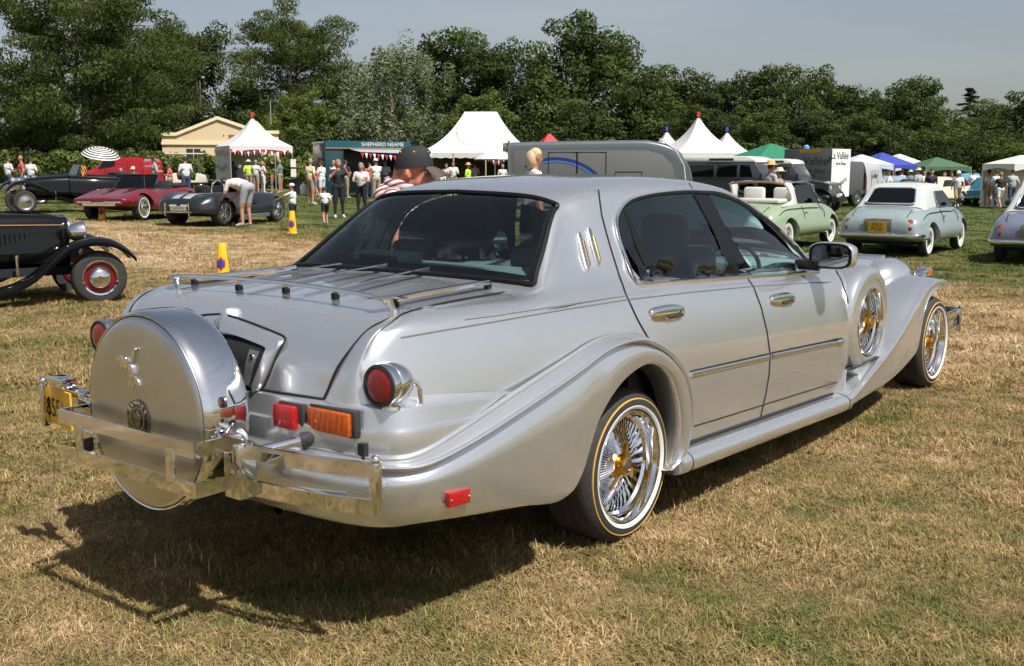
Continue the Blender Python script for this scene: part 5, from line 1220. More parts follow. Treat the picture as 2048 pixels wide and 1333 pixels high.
# ---------------- low open roadster with twin stripes
def roadster(label, loc, rz):
    t = thing('open_roadster', label, 'car', loc, rz)
    gm_ = paint('charcoal_paint', (.030, .033, .038), .5)
    st = [(-.78, [(0,.56),(.35,.55),(.52,.53),(.58,.46),(.50,.38),(0,.36)]), (-.70, [(0,.68),(.4,.66),(.62,.60),(.68,.48),(.62,.34),(0,.32)]), (-.45, [(0,.77),(.40,.755),(.68,.76),(.83,.58),(.78,.30),(0,.26)]), (-.1, [(0,.79),(.36,.775),(.68,.83),(.875,.62),(.83,.26),(0,.22)]), (.3, [(0,.79),(.36,.775),(.66,.80),(.84,.58),(.80,.24),(0,.2)]), (.8, [(0,.72),(.36,.74),(.62,.76),(.76,.54),(.74,.22),(0,.18)]), (1.3, [(0,.80),(.36,.79),(.60,.77),(.76,.54),(.75,.22),(0,.18)]), (1.8, [(0,.83),(.36,.80),(.64,.77),(.81,.56),(.79,.24),(0,.2)]), (2.3, [(0,.78),(.36,.75),(.66,.74),(.84,.55),(.79,.26),(0,.22)]), (2.7, [(0,.66),(.33,.65),(.60,.64),(.72,.50),(.66,.30),(0,.26)]), (2.98, [(0,.50),(.25,.50),(.42,.50),(.48,.44),(.40,.34),(0,.32)])]
    with_arches(loft_closed(st, 4, 4), 'body', gm_, t, [(0, .33, .37, .50), (2.29, .32, .36, .50)])
    four(t, (0, 2.29), .80, .33, .24, 'alloy', .315)
    sm = mat('silver_stripe_paint', (.45, .46, .47), .3, .3, .8)
    def zt(x): return float(np.interp(x, [s_[0] for s_ in st], [s_[1][0][1] for s_ in st]))
    for y in (-.17, .17):
        xs = np.linspace(-.74, .45, 14)
        rows = [[(x, yy, zt(x)+.016-.02*(abs(yy)/.4)**2) for yy in np.linspace(y-.11, y+.11, 4)] for x in xs]
        low = [(-.79+.0, yy, .55) for yy in np.linspace(y-.11, y+.11, 4)]
        MB().grid([[(x-.012, yy, z) for (x, yy, z) in [(-.785, q[1], .50) for q in low]]]+rows).build('racing_stripe', sm, t)
        xs = np.linspace(1.5, 2.9, 12)
        MB().grid([[(x, yy, zt(x)+.016-.02*(abs(yy)/.4)**2) for yy in np.linspace(y-.11, y+.11, 4)] for x in xs]).build('racing_stripe', sm, t)
    MB().box((.85, 0, .70), (.75, 1.05, .16)).build('cockpit', mat('black_interior', (.02, .02, .02), .6), t, bevel=.05)
    for y in (-.28, .28): MB().box((.55, y, .82), (.16, .44, .34), Matrix.Rotation(R(-12), 3, 'Y')).build('seat', mat('black_interior', (.02, .02, .02), .6), t, bevel=.06)
    MB().tube(crs([(.42,-.47,.78),(.44,-.45,1.0),(.45,-.34,1.10),(.45,-.2,1.10),(.44,-.10,1.0),(.42,-.08,.78)], 4), .022, 10).build('roll_hoop', chrome, t)
    sc_ = quad([(1.42,.56,.80),(1.42,-.56,.80),(1.18,-.50,1.10),(1.18,.50,1.10)], 'windscreen', seeglass, t)
    MB().tube([(1.42,.57,.78),(1.18,.51,1.11),(1.18,-.51,1.11),(1.42,-.57,.78)], .013, 8).build('screen_frame', chrome, sc_)
    for s in (-1, 1):
        quad([(1.30,s*.57,.80),(1.02,s*.58,.80),(1.0,s*.56,.96),(1.20,s*.54,1.05)], 'wind_deflector', seeglass, t)
        MB().tube([(.45,s*.86,.22),(1.75,s*.86,.22)], .055, 12).build('side_pipe', chrome, t)
        for z in (.52, .43): MB().lathe([(.035,-.03),(.037,.0),(.02,.012),(0,.014)], 14, Matrix.Translation((-.72, s*.50, z+.03)) @ Matrix.Rotation(R(-90), 4, 'Y')).build('tail_lamp', red_lens, t)
        MB().tube([(-.84,s*.36,.26),(-.84,s*.36,.58)], .022, 8).build('overrider', chrome, t)
        MB().box((1.25, s*.79, .58), (.22, .02, .10)).build('side_vent', dark, t)
    MB().tube([(-.82,-.42,.36),(-.85,0,.36),(-.82,.42,.36)], .02, 8).build('bumper_bar', chrome, t)
    M4 = Matrix.Translation((-.80, 0, .45)) @ REARF; plate(t, M4, .48, .11, ('G427 ACS',), .08, mat('dull_plate', (.35, .33, .22), .5))
    MB().lathe([(.0,-.02),(.16,-.018),(.175,0),(.16,.015),(.14,0)], 24, Matrix.Translation((1.2,.28,.90)) @ Matrix.Rotation(R(65), 4, 'Y')).build('steering_wheel', black_trim, t)
    return t
p = ground(452, 452); hd = R(16)
roadster('low charcoal open roadster with two silver stripes and chrome roll hoop', (p.x+math.cos(hd+R(90))*.8, p.y+math.sin(hd+R(90))*.8, p.z), hd)
# ---------------- wedge-nosed convertible, dark red
def wedge(label, loc, rz):
    t = thing('wedge_convertible', label, 'car', loc, rz)
    cm_ = paint('maroon_paint', (.19, .010, .018), .25)
    st = [(-.95, [(0,.60),(.4,.60),(.62,.57),(.68,.48),(.60,.36),(0,.34)]), (-.6, [(0,.76),(.4,.75),(.72,.70),(.80,.54),(.76,.30),(0,.28)]), (0, [(0,.84),(.4,.83),(.70,.82),(.86,.58),(.82,.27),(0,.24)]), (.5, [(0,.82),(.4,.81),(.68,.80),(.84,.58),(.82,.24),(0,.2)]), (1.0, [(0,.80),(.4,.79),(.68,.78),(.84,.58),(.82,.24),(0,.2)]), (1.5, [(0,.83),(.3,.82),(.64,.79),(.84,.58),(.82,.24),(0,.2)]), (2.0, [(0,.84),(.3,.82),(.66,.82),(.86,.58),(.83,.27),(0,.22)]), (2.5, [(0,.77),(.28,.75),(.66,.78),(.87,.58),(.80,.30),(0,.26)]), (2.95, [(0,.69),(.3,.68),(.66,.68),(.84,.58),(.74,.36),(0,.32)]), (3.22, [(0,.63),(.3,.625),(.62,.61),(.78,.575),(.68,.42),(0,.38)]), (3.32, [(0,.60),(.3,.60),(.58,.59),(.70,.572),(.62,.50),(0,.48)])]
    with_arches(loft_closed(st, 4, 4), 'body', cm_, t, [(0, .34, .385, .52), (2.49, .34, .385, .52)])
    four(t, (0, 2.49), .80, .335, .19, 'chrome')
    MB().box((.85, 0, .74), (.9, 1.15, .18)).build('cockpit', mat('black_interior', (.02, .02, .02), .6), t, bevel=.05)
    for y in (-.3, .3): MB().box((.5, y, .86), (.16, .46, .34), Matrix.Rotation(R(-12), 3, 'Y')).build('seat', MATS['black_interior'], t, bevel=.06)
    sc_ = quad([(1.62,.60,.84),(1.62,-.60,.84),(1.25,-.52,1.18),(1.25,.52,1.18)], 'windscreen', seeglass, t)
    MB().tube([(1.62,.62,.82),(1.25,.54,1.19),(1.25,-.54,1.19),(1.62,-.62,.82)], .02, 8).build('screen_frame', black_trim, sc_)
    MB().box((.05, 0, .88), (.62, 1.25, .09)).build('folded_top', mat('black_canvas', (.02, .02, .022), .8), t, bevel=.035)
    for s in (-1, 1):
        MB().tube(crs([(3.38,s*.18,.50),(3.36,s*.45,.50),(3.26,s*.70,.505),(3.05,s*.83,.51)], 4), .026, 8, flat=(1, .7)).build('front_bumper', chrome, t)
        for y in (.40, .53): MB().lathe([(.05,0),(.05,.01),(0,.014)], 12, Matrix.Translation((3.29, s*y, .535)) @ Matrix.Rotation(R(90), 4, 'Y')).build('signal_lamp', headlamp_m, t)
        MB().box((2.25, s*.02+s*.3, .825), (.3, .10, .012)).build('hood_grille', dark, t)
    MB().box((3.30, 0, .45), (.06, .95, .10)).build('grille', chrome, t, bevel=.01)
    MB().tube([(2.1,.62,.80),(2.12,.63,1.5)], .004, 5).build('aerial', chrome, t)
    return t
p = ground(288, 441); hd = R(206)
wedge('dark red wedge-nosed convertible with chrome bumper blades and whitewall tyres', (p.x-math.cos(hd)*2.49-math.cos(hd+R(90))*.78, p.y-math.sin(hd)*2.49-math.sin(hd+R(90))*.78, p.z), hd)
# ---------------- pre-war open tourer and hot rod (separate swept wings)
def wing(x0, pts, y0, y1, th=.02):
    """swept wing sheet with a rolled edge along a side-profile curve"""
    P = crs([(a, 0, b) for a, b in pts], 5); rows = []
    for a, _, b in P:
        rows.append([(a, y0, b-.03), (a, y0+(y1-y0)*.2, b+.01), (a, (y0+y1)/2, b+.03), (a, y0+(y1-y0)*.85, b+.012), (a, y1, b-.03), (a, y1, b-.07), (a, y1-(y1-y0)*.06, b-.065), (a, (y0+y1)/2, b-.01), (a, y0, b-.05)])
    return MB().grid(rows)
blackp = mat('black_paint', (.003, .003, .0035), .08, 0, .3, spec=.35)
def prewar(label, loc, rz, name, hot=False):
    t = thing(name, label, 'car', loc, rz)
    # body tub, cowl and hood
    if hot:
        hd_ = [(1.28, [(0,1.13),(.28,1.11),(.40,1.0),(.44,.80),(.44,.5),(0,.48)]), (1.7, [(0,1.12),(.25,1.10),(.35,1.0),(.38,.80),(.38,.5),(0,.48)]), (2.25, [(0,1.09),(.22,1.07),(.29,.98),(.31,.80),(.31,.5),(0,.48)]), (2.42, [(0,1.06),(.2,1.045),(.265,.97),(.285,.80),(.28,.5),(0,.48)])]
        tub = [(-.55, [(0,.80),(.4,.79),(.52,.74),(.54,.6),(.52,.45),(0,.43)]), (0, [(0,1.02),(.5,1.0),(.60,.90),(.62,.7),(.60,.45),(0,.43)]), (.7, [(0,1.06),(.5,1.05),(.60,.95),(.62,.7),(.60,.45),(0,.43)]), (1.27, [(0,1.13),(.30,1.11),(.43,1.0),(.47,.80),(.47,.5),(0,.48)])]
    else:
        hd_ = [(1.45, [(0,1.12),(.3,1.09),(.45,.98),(.50,.75),(.48,.48),(0,.46)]), (2.0, [(0,1.08),(.25,1.05),(.38,.95),(.42,.75),(.40,.48),(0,.46)]), (2.62, [(0,1.0),(.18,.98),(.27,.90),(.31,.75),(.28,.5),(0,.48)])]
        tub = [(-1.05, [(0,.60),(.3,.60),(.45,.58),(.5,.5),(.4,.4),(0,.38)]), (-.7, [(0,.86),(.5,.84),(.66,.74),(.70,.58),(.66,.42),(0,.38)]), (-.2, [(0,1.02),(.5,1.0),(.68,.90),(.74,.66),(.72,.40),(0,.38)]), (.6, [(0,1.05),(.5,1.03),(.66,.96),(.74,.7),(.72,.40),(0,.38)]), (1.44, [(0,1.13),(.32,1.10),(.50,1.0),(.58,.76),(.56,.46),(0,.44)])]
    loft_closed(tub, 4, 4).build('body', blackp, t, smooth=45)
    h = loft_closed(hd_, 4, 4).build('hood', blackp, t, smooth=45)
    xr, wf = (2.42, 2.74) if hot else (2.66, 2.75)
    for s in (-1, 1):
        if hot:
            MB().tube([(1.30,s*.452,.985),(1.7,s*.398,.975),(2.42,s*.30,.955)], .005, 5).build('coach_line', mat('tan_line', (.45, .25, .1), .5), h)
            for k in range(14): MB().box((1.48+k*.055, s*(.42-.0105*k*.9), .80), (.012, .02, .13)).build('louvre', blackp, h)
            MB().tube([(1.27,s*.475,1.0),(1.27,s*.485,.5)], .006, 5).build('hood_gap', seam, h)
            for k in range(2): MB().box((1.7+.35*k, s*.12, 1.115-.012*k), (.7, .03, .012)).build('hood_rib', blackp, h)
        prof = [(.55,.20),(1.15,.20),(1.65,.24),(1.95,.36),(2.20,.56),(2.42,.72),(2.65,.785),(2.88,.765),(3.06,.67),(3.16,.57)] if hot else [(.55,.33),(1.3,.34),(1.8,.45),(2.15,.68),(2.45,.86),(2.75,.93),(3.05,.86),(3.25,.68),(3.3,.58)]
        wing(0, prof, s*.40, s*.80).build('front_wing', blackp, t, smooth=50)
        rp_ = [(.60,.20 if hot else .33),(.45,.50),(.30,.70),(.0,.80),(-.35,.72),(-.62,.52),(-.75,.36)]
        wing(0, rp_, s*.52, s*.82).build('rear_wing', blackp, t, smooth=50)
        MB().box((.62, s*.70, .19 if hot else .325), (1.1, .24, .035)).build('running_board', blackp, t, bevel=.01)
        c = Vector((2.60 if hot else 2.85, s*.46, .875 if hot else .92)); MX = Matrix.Translation(c) @ Matrix.Rotation(R(90), 4, 'Y')
        hl = MB().lathe([(0,-.17),(.05,-.16),(.10,-.11),(.125,-.04),(.13,.0),(.135,.02),(.125,.035)], 28, MX).build('headlamp', chrome, t, smooth=60)
        MB().lathe([(.126,.03),(.07,.05),(0,.056)], 24, MX).build('lens', headlamp_m, hl)
        MB().tube([c+Vector((0,0,-.12)), c+Vector((-.02,-s*.06,-.28))], .018, 8).build('lamp_post', chrome, hl)
        MB().tube([(1.85,s*.50,.62),(1.85,s*.50,.38)], .02, 8).build('side_step', chrome, t)
    gr = MB()
    zt_, hw_ = (1.06, .285) if hot else (1.0, .31)
    MB().prism([(-hw_,.46),(hw_,.46),(hw_,.80),(hw_*.93,zt_-.09),(hw_*.7,zt_-.015),(0,zt_+.01),(-hw_*.7,zt_-.015),(-hw_*.93,zt_-.09),(-hw_,.80)], lambda u, v, w: (w, u, v), xr-.02, xr+.07).build('radiator_shell', blackp if hot else chrome, t, bevel=.012)
    for k in range(9): MB().box((xr+.075, -.22+k*.055, .72), (.012, .012, .44)).build('grille_bar', chrome, t)
    for x, r_, wd in ((0, .36, .20), (wf, .325, .15)):
        for s in (-1, 1): wheel(t, (x, s*.70, r_), r_, wd, 'red' if hot else 'thin', s > 0)
    MB().tube([(wf,-.6,.33),(wf,.6,.33)], .03, 8).build('front_axle', dark, t)
    MB().box((.9, 0, .40), (3.4, .7, .10)).build('chassis', dark, t)
    sc_ = quad([(1.22,.52,1.1),(1.22,-.52,1.1),(1.08,-.50,1.42),(1.08,.50,1.42)], 'windscreen', seeglass, t)
    MB().tube([(1.22,.53,1.08),(1.08,.51,1.43),(1.08,-.51,1.43),(1.22,-.53,1.08)], .014, 8).build('screen_frame', chrome if hot else black_trim, sc_)
    if not hot:
        MB().tube([(.98+.06*math.cos(a), .28+.20*math.sin(a), 1.20+.19*math.cos(a)) for a in np.linspace(0, 6.283, 24, endpoint=False)], .02, 8, closed=True).build('steering_wheel', mat('orange_wheel_rim', (.55, .22, .03), .4), t)
        MB().box((-.45, 0, 1.06), (.5, 1.15, .16)).build('folded_top', mat('black_canvas', (.02, .02, .022), .8), t, bevel=.06)
    return t
p = ground(200, 604); hd = R(-19)
prewar('black hot rod with red wheels and chrome headlamp at the left edge', (p.x-math.cos(hd)*2.72+math.cos(hd+R(90))*.70, p.y-math.sin(hd)*2.72+math.sin(hd+R(90))*.70, 0), hd, 'hot_rod', True)
p = ground(52, 426); hd = R(163)
prewar('black pre-war open tourer with orange steering wheel behind the hot rod', (p.x-math.cos(hd)*2.75-math.cos(hd+R(90))*.66, p.y-math.sin(hd)*2.75-math.sin(hd+R(90))*.66, p.z), hd, 'open_tourer')
p = at(215, 41)
prewar('black pre-war tourer parked under the striped umbrella', (p.x, p.y, p.z), R(170), 'open_tourer')
# ---------------- boxy vehicles
def panel_strip(parent, nm, m, c, d): return MB().box(c, d).build(nm, m, parent, bevel=min(.02, min(d)*.3))
def offroad(label, loc, rz, long_=True):
    t = thing('off_road_wagon', label, 'car', loc, rz, 'off-road wagons')
    dk = paint('dark_grey_paint', (.040, .042, .046)); xe = -.95; xc = 2.02 if long_ else 1.6
    lo = MB().prism([(xe,.60),(xe,1.25),(xc+.0,1.25),(xc+.18,1.22),(xc+1.02,1.12),(xc+1.10,1.08),(xc+1.10,.62)], lambda u, v, w: (u, w, v), -.84, .84)
    with_arches(lo, 'body', dk, t, [(0, .42, .46, .5), (2.79 if long_ else 2.36, .42, .46, .5)], 30)
    MB().prism([(xe,1.25),(xe+.04,1.80),(xc-.32,1.80),(xc,1.25)], lambda u, v, w: (u, w*(1-.10*(v-1.25)), v), -.80, .80).build('cabin', dk, t, bevel=.015)
    MB().prism([(xe+.0,1.80),(xe+.02,1.93),(xe+.12,2.0),(xc-.6,2.0),(xc-.36,1.93),(xc-.28,1.80)], lambda u, v, w: (u, w, v), -.77, .77).build('roof', white_paint, t, bevel=.05)
    for s in (-1, 1):
        for k, (a, b) in enumerate(((xe+.12, xe+1.25), (xe+1.36, xe+2.05), (xe+2.15, xc-.38))):
            o = quad([(a,s*.785,1.34),(b,s*.785,1.34),(b-(.12 if k == 2 else 0),s*.752,1.72),(a,s*.752,1.72)], 'side_window', winglass, t, .012*s)
        MB().box((xe+1.5, s*.775, 1.90), (.85, .02, .07)).build('alpine_window', winglass, t, bevel=.02)
        for x in (0, 2.79 if long_ else 2.36): MB().tube([(x+.50*math.cos(a), s*.85, .42+.50*math.sin(a)) for a in np.linspace(0, math.pi, 12)], .03, 6).build('wheel_arch', black_trim, t)
        l = MB().lathe([(.09,-.02),(.095,.0),(.09,.02),(.05,.03),(0,.033)], 18, Matrix.Translation((xc+1.10, s*.58, .93)) @ Matrix.Rotation(R(90), 4, 'Y')).build('headlamp', headlamp_m, t)
        MB().tube([(xc-.05,s*.86,1.22),(xc-.02,s*.98,1.30)], .012, 6).box((xc-.02, s*1.02, 1.36), (.03, .13, .20)).build('door_mirror', black_trim, t)
    quad([(xc-.02,.70,1.30),(xc-.02,-.70,1.30),(xc-.31,-.66,1.74),(xc-.31,.66,1.74)], 'windscreen', seeglass, t, -.012)
    quad([(xe-.005,-.62,1.32),(xe-.005,.62,1.32),(xe+.03,.60,1.72),(xe+.03,-.60,1.72)], 'rear_window', winglass, t)
    for k in range(7): MB().box((xc+1.11, 0, .78+k*.045), (.02, .80, .018)).build('grille_slat', steel_rim, t)
    MB().box((xc+1.18, 0, .58), (.10, 1.75, .13)).build('front_bumper', black_trim, t, bevel=.01)
    M4 = Matrix.Translation((xc+1.24, 0, .66)) @ Matrix(((0, 0, 1, 0), (1, 0, 0, 0), (0, 1, 0, 0), (0, 0, 0, 1))); plate(t, M4, .5, .11, ('P31',), .09, white_paint)
    four(t, (0, 2.79 if long_ else 2.36), .75, .40, .22, 'steel')
    MB().box((1.2, 0, .52), (3.6, 1.0, .15)).build('chassis', dark, t)
    MB().box((1.3, 0, 1.2), (.2, 1.3, .7)).build('seat', mat('black_interior', (.02, .02, .02), .6), t, bevel=.06)
    return t
p = at(1430, 36.2); offroad('dark grey long off-road station wagon with cream roof', (p.x, p.y, p.z), R(-86))
p = at(1530, 41.5); offroad('second dark off-road wagon mostly hidden behind the cream-roofed one', (p.x, p.y, p.z), R(-84), False)
# horse trailer
def horse_trailer(loc, rz):
    t = thing('horse_trailer', 'rounded silver horse trailer with a blue arc on its side', 'trailer', loc, rz)
    ag = mat('grey_blue_fibreglass', (.105, .125, .135), .35, .2, .4, var=.05)
    prof = [(0,.45),(0,2.25),(.10,2.34),(3.4,2.40),(4.1,2.37),(4.65,2.20),(5.05,1.82),(5.2,1.35),(5.22,.9),(5.1,.45)]
    P = crs([(a, 0, b) for a, b in prof[1:]], 4)
    out = [(0, .45)]+[(a, b*.965) for a, _, b in P]
    rows = []
    for y, k in ((-1.02,.0), (-1.02,.0), (-1.0,.045), (-.94,.085), (-.84,.10), (0,.11)):
        rows.append([(a+(0 if a < .5 else k*.4*(a/5.2)), y, b+(k if b > 1.9 else k*.2)-.11) for a, b in out])
    rows[0] = [(a-(.10 if a > 1.5 else 0)*(a/5), -1.02, b-.22 if b > 1.2 else b) for a, b in out]
    mb = MB().grid(rows)
    mb.add(rows[0], [tuple(range(len(rows[0])))])
    mb.mirror(True).build('body', ag, t, smooth=40)
    MB().prism(out, lambda u, v, w: (u*.97+.05, w, v*.955), -.98, .98).build('inner_shell', ag, t)
    pan = mat('grey_panel', (.105, .108, .102), .5, var=.04)
    MB().prism([(.15,.6),(.15,2.02),(3.9,2.02),(4.35,1.90),(4.65,1.6),(4.75,1.2),(4.75,.6)], lambda u, v, w: (u, w, v), -1.032, -1.018).build('side_panel', pan, t, bevel=.004)
    for a, b in ((1.15, 1.95), (1.97, 2.78)): MB().tube([(a,-1.036,.7),(a,-1.036,1.97),(b,-1.036,1.97),(b,-1.036,.7)], .012, 6).build('hatch_frame', black_trim, t)
    MB().tube([(3.05,-1.036,.7),(3.05,-1.036,1.42),(3.8,-1.036,1.42),(3.8,-1.036,.7)], .010, 6).build('hatch_frame', black_trim, t)
    for cc, r0, r1 in (((.01,.03,.13), 1.0, .93), ((.06,.13,.34), .93, .885)):
        A = np.linspace(R(10), R(125), 22); cx, cz = 1.35, .55
        MB().grid([[(cx+1.55*r*math.cos(a), -1.040, cz+1.28*r*math.sin(a)) for a in A] for r in (r0, r1)]).build('blue_arc', mat('arc_%d' % int(r0*100), cc, .4), t)
    MB().tube([(4.28,-.98,2.34),(4.72,-1.0,2.05),(4.98,-1.01,1.6),(5.03,-1.01,1.2)], .02, 6).build('nose_seam', white_paint, t)
    MB().box((0.02, -1.0, 1.4), (.06, .08, 1.8)).build('rear_post', pan, t, bevel=.02)
    for x in (2.2, 3.0): wheel(t, (x, -1.0, .33), .33, .18, 'steel'); wheel(t, (x, 1.0, .33), .33, .18, 'steel', True)
    MB().box((2.5, 0, .42), (4.6, 1.7, .12)).build('chassis', dark, t)
    return t
p = at(1020, 32.0); horse_trailer((p.x, p.y, p.z), math.atan2(RGT.y, RGT.x)+R(-3))
# box truck
def box_truck(loc, rz):
    t = thing('box_truck', 'box truck with dark grey rear and white side lettered in black', 'truck', loc, rz)
    gp = mat('grey_truck_panel', (.085, .088, .09), .5, var=.08); wp = mat('white_truck_panel', (.74, .74, .71), .45, var=.03)
    MB().box((-1.3, 0, 1.50), (1.6, 2.3, 2.06)).build('cargo_box', gp, t, bevel=.02)
    MB().box((-1.3, -1.16, 1.50), (1.6, .02, 2.04)).build('side_panel', wp, t)
    MB().box((.45, 0, 1.25), (1.5, 2.0, 1.5)).build('cab', gp, t, bevel=.12)
    M4 = Matrix.Translation((-2.105, 0, 1.95)) @ REARF
    put_text('lettering', 'La Vallée', .50, M4 @ Matrix.Translation((.1, .05, .004)), blk, t, .004)
    put_text('lettering', 'Farm Shop', .26, M4 @ Matrix.Translation((.3, -.36, .004)), blk, t, .004)
    mb = MB().box((.1, .50, .003), (.95, .16, .012)); mb.v = [tuple(M4 @ Vector(q)) for q in mb.v]; mb.build('yellow_sign', mat('dull_yellow', (.42, .26, .02), .5), t)
    M5 = Matrix.Translation((-1.25, -1.172, 2.05)) @ RIGHTF
    put_text('lettering', 'La Vallée', .42, M5 @ Matrix.Translation((-.2, .18, .004)), blk, t, .004)
    put_text('lettering', 'Farm Shop', .20, M5 @ Matrix.Translation((-.1, -.15, .004)), blk, t, .004)
    put_text('lettering', 'Farmers', .36, M5 @ Matrix.Translation((-.1, -1.0, .004)) @ Matrix.Rotation(R(20), 4, 'Z'), blk, t, .003)
    for x in (-1.0, .6): wheel(t, (x, -1.0, .40), .40, .24, 'steel'); wheel(t, (x, 1.0, .40), .40, .24, 'steel', True)
    MB().box((-.4, 0, .45), (3.0, 1.2, .12)).build('chassis', dark, t)
    bc = MB().lathe([(.14,0),(.14,.10),(.10,.16),(0,.18)], 16, Matrix.Translation((-1.9, .2, 2.53))).build('beacon', mat('blue_beacon', (.12, .25, .60), .2), t)
    return t
p = at(1636, 47); box_truck((p.x+2.0, p.y+.2, p.z), R(-7))
def van(label, loc, rz, m, letter=None, name='delivery_van', L_=4.9, H_=1.97):
    t = thing(name, label, 'van', loc, rz)
    prof = [(-.95,.35),(-1.0,.8),(-.97,1.5),(-.90,H_-.06),(-.80,H_),(L_-3.0,H_),(L_-2.65,H_-.10),(L_-1.95,1.22),(L_-1.25,1.02),(L_-1.02,.80),(L_-1.0,.40)]
    rows = []
    for y, k in ((-.93,1),(-.95,.97),(-.94,.985),(-.86,1.0),(0,1.0)): pass
    lo = loft_closed([(a, [(0,b),(.62,b-.015),(.80,b-.09),(.93,max(.9, b-.7) if b > 1.1 else b-.06),(.94,.60) if b > .75 else (.9,b-.1),(.88,.36) if b > .45 else (.8,.3),(0,.33)]) for a, b in prof[2:]], 3, 3)
    with_arches(lo, 'body', m, t, [(0, .34, .38, .6), (L_-1.95, .34, .38, .6)], 35)
    four(t, (0, L_-1.95), .80, .33, .2, 'steel')
    for s in (-1, 1):
        quad([(L_-3.3,s*.885,1.25),(L_-2.35,s*.90,1.22),(L_-2.72,s*.83,1.70),(L_-3.3,s*.825,1.72)], 'side_window', winglass, t, .012*s)
        MB().box((-.955, s*.80, 1.15), (.06, .12, .75)).build('tail_lamp', red_lens, t, bevel=.015)
        quad([(-.975+.0,s*.10,1.28),(-.975,s*.66,1.28),(-.94,s*.62,1.68),(-.94,s*.10,1.68)], 'rear_window', mat('grey_blank_window', (.25, .26, .27), .3), t, -.012*s)
        MB().tube([(-.2,s*.952,.5),(-.2,s*.952,1.62),(1.1,s*.952,1.62),(1.1,s*.952,.5)], .008, 5).build('side_door_gap', seam, t)
    MB().tube([(-.99,0,.5),(-.985,0,1.75)], .008, 5).build('door_gap', seam, t)
    MB().box((-1.0, 0, .50), (.10, 1.75, .18)).build('bumper', black_trim, t, bevel=.03)
    if letter: put_text('lettering', letter, .30, Matrix.Translation((.35, -.945, 1.38)) @ RIGHTF @ Matrix.Translation((0, 0, .02)), blk, t, .004)
    return t
wv = mat('white_van_paint', (.50, .51, .52), .35, coat=.5, var=.03)
p = at(1694, 50); van('white delivery van with tall red tail lamp beside the box truck', (p.x+.9, p.y+.1, p.z), R(7), wv, 'La Vallée')
redv = paint('bright_red_paint', (.36, .010, .014)); p = at(272, 55)
van('small red van with dark windows behind the wedge-nosed convertible', (p.x, p.y, p.z), R(112), redv, None, 'red_van', 3.9, 1.75)
# golf buggy by the hedge
p = at(372, 62); t = thing('golf_buggy', 'small open golf buggy with flat canopy by the hedge', 'buggy', (p.x, p.y, p.z), R(-40))
cream = mat('canopy_cream', (.55, .50, .42), .6); MB().box((0, 0, 2.02), (2.1, 1.3, .07)).build('canopy', cream, t, bevel=.03)
for x in (-.85, .75):
    for y in (-.55, .55): MB().tube([(x, y, .7), (x*.95, y*.95, 2.0)], .025, 6).build('post', steel_rim, t)
MB().prism([(-1.1,.35),(-1.1,.85),(-.5,.95),(-.45,.55),(.5,.5),(.6,.95),(1.05,.8),(1.15,.4)], lambda u, v, w: (u, w, v), -.58, .58).build('body', cream, t, bevel=.04)
MB().box((-.35, 0, .85), (.5, 1.0, .15)).build('seat', leather, t, bevel=.04)
for x in (-.75, .8):
    for s in (-1, 1): wheel(t, (x, s*.52, .23), .23, .16, 'steel', s > 0)
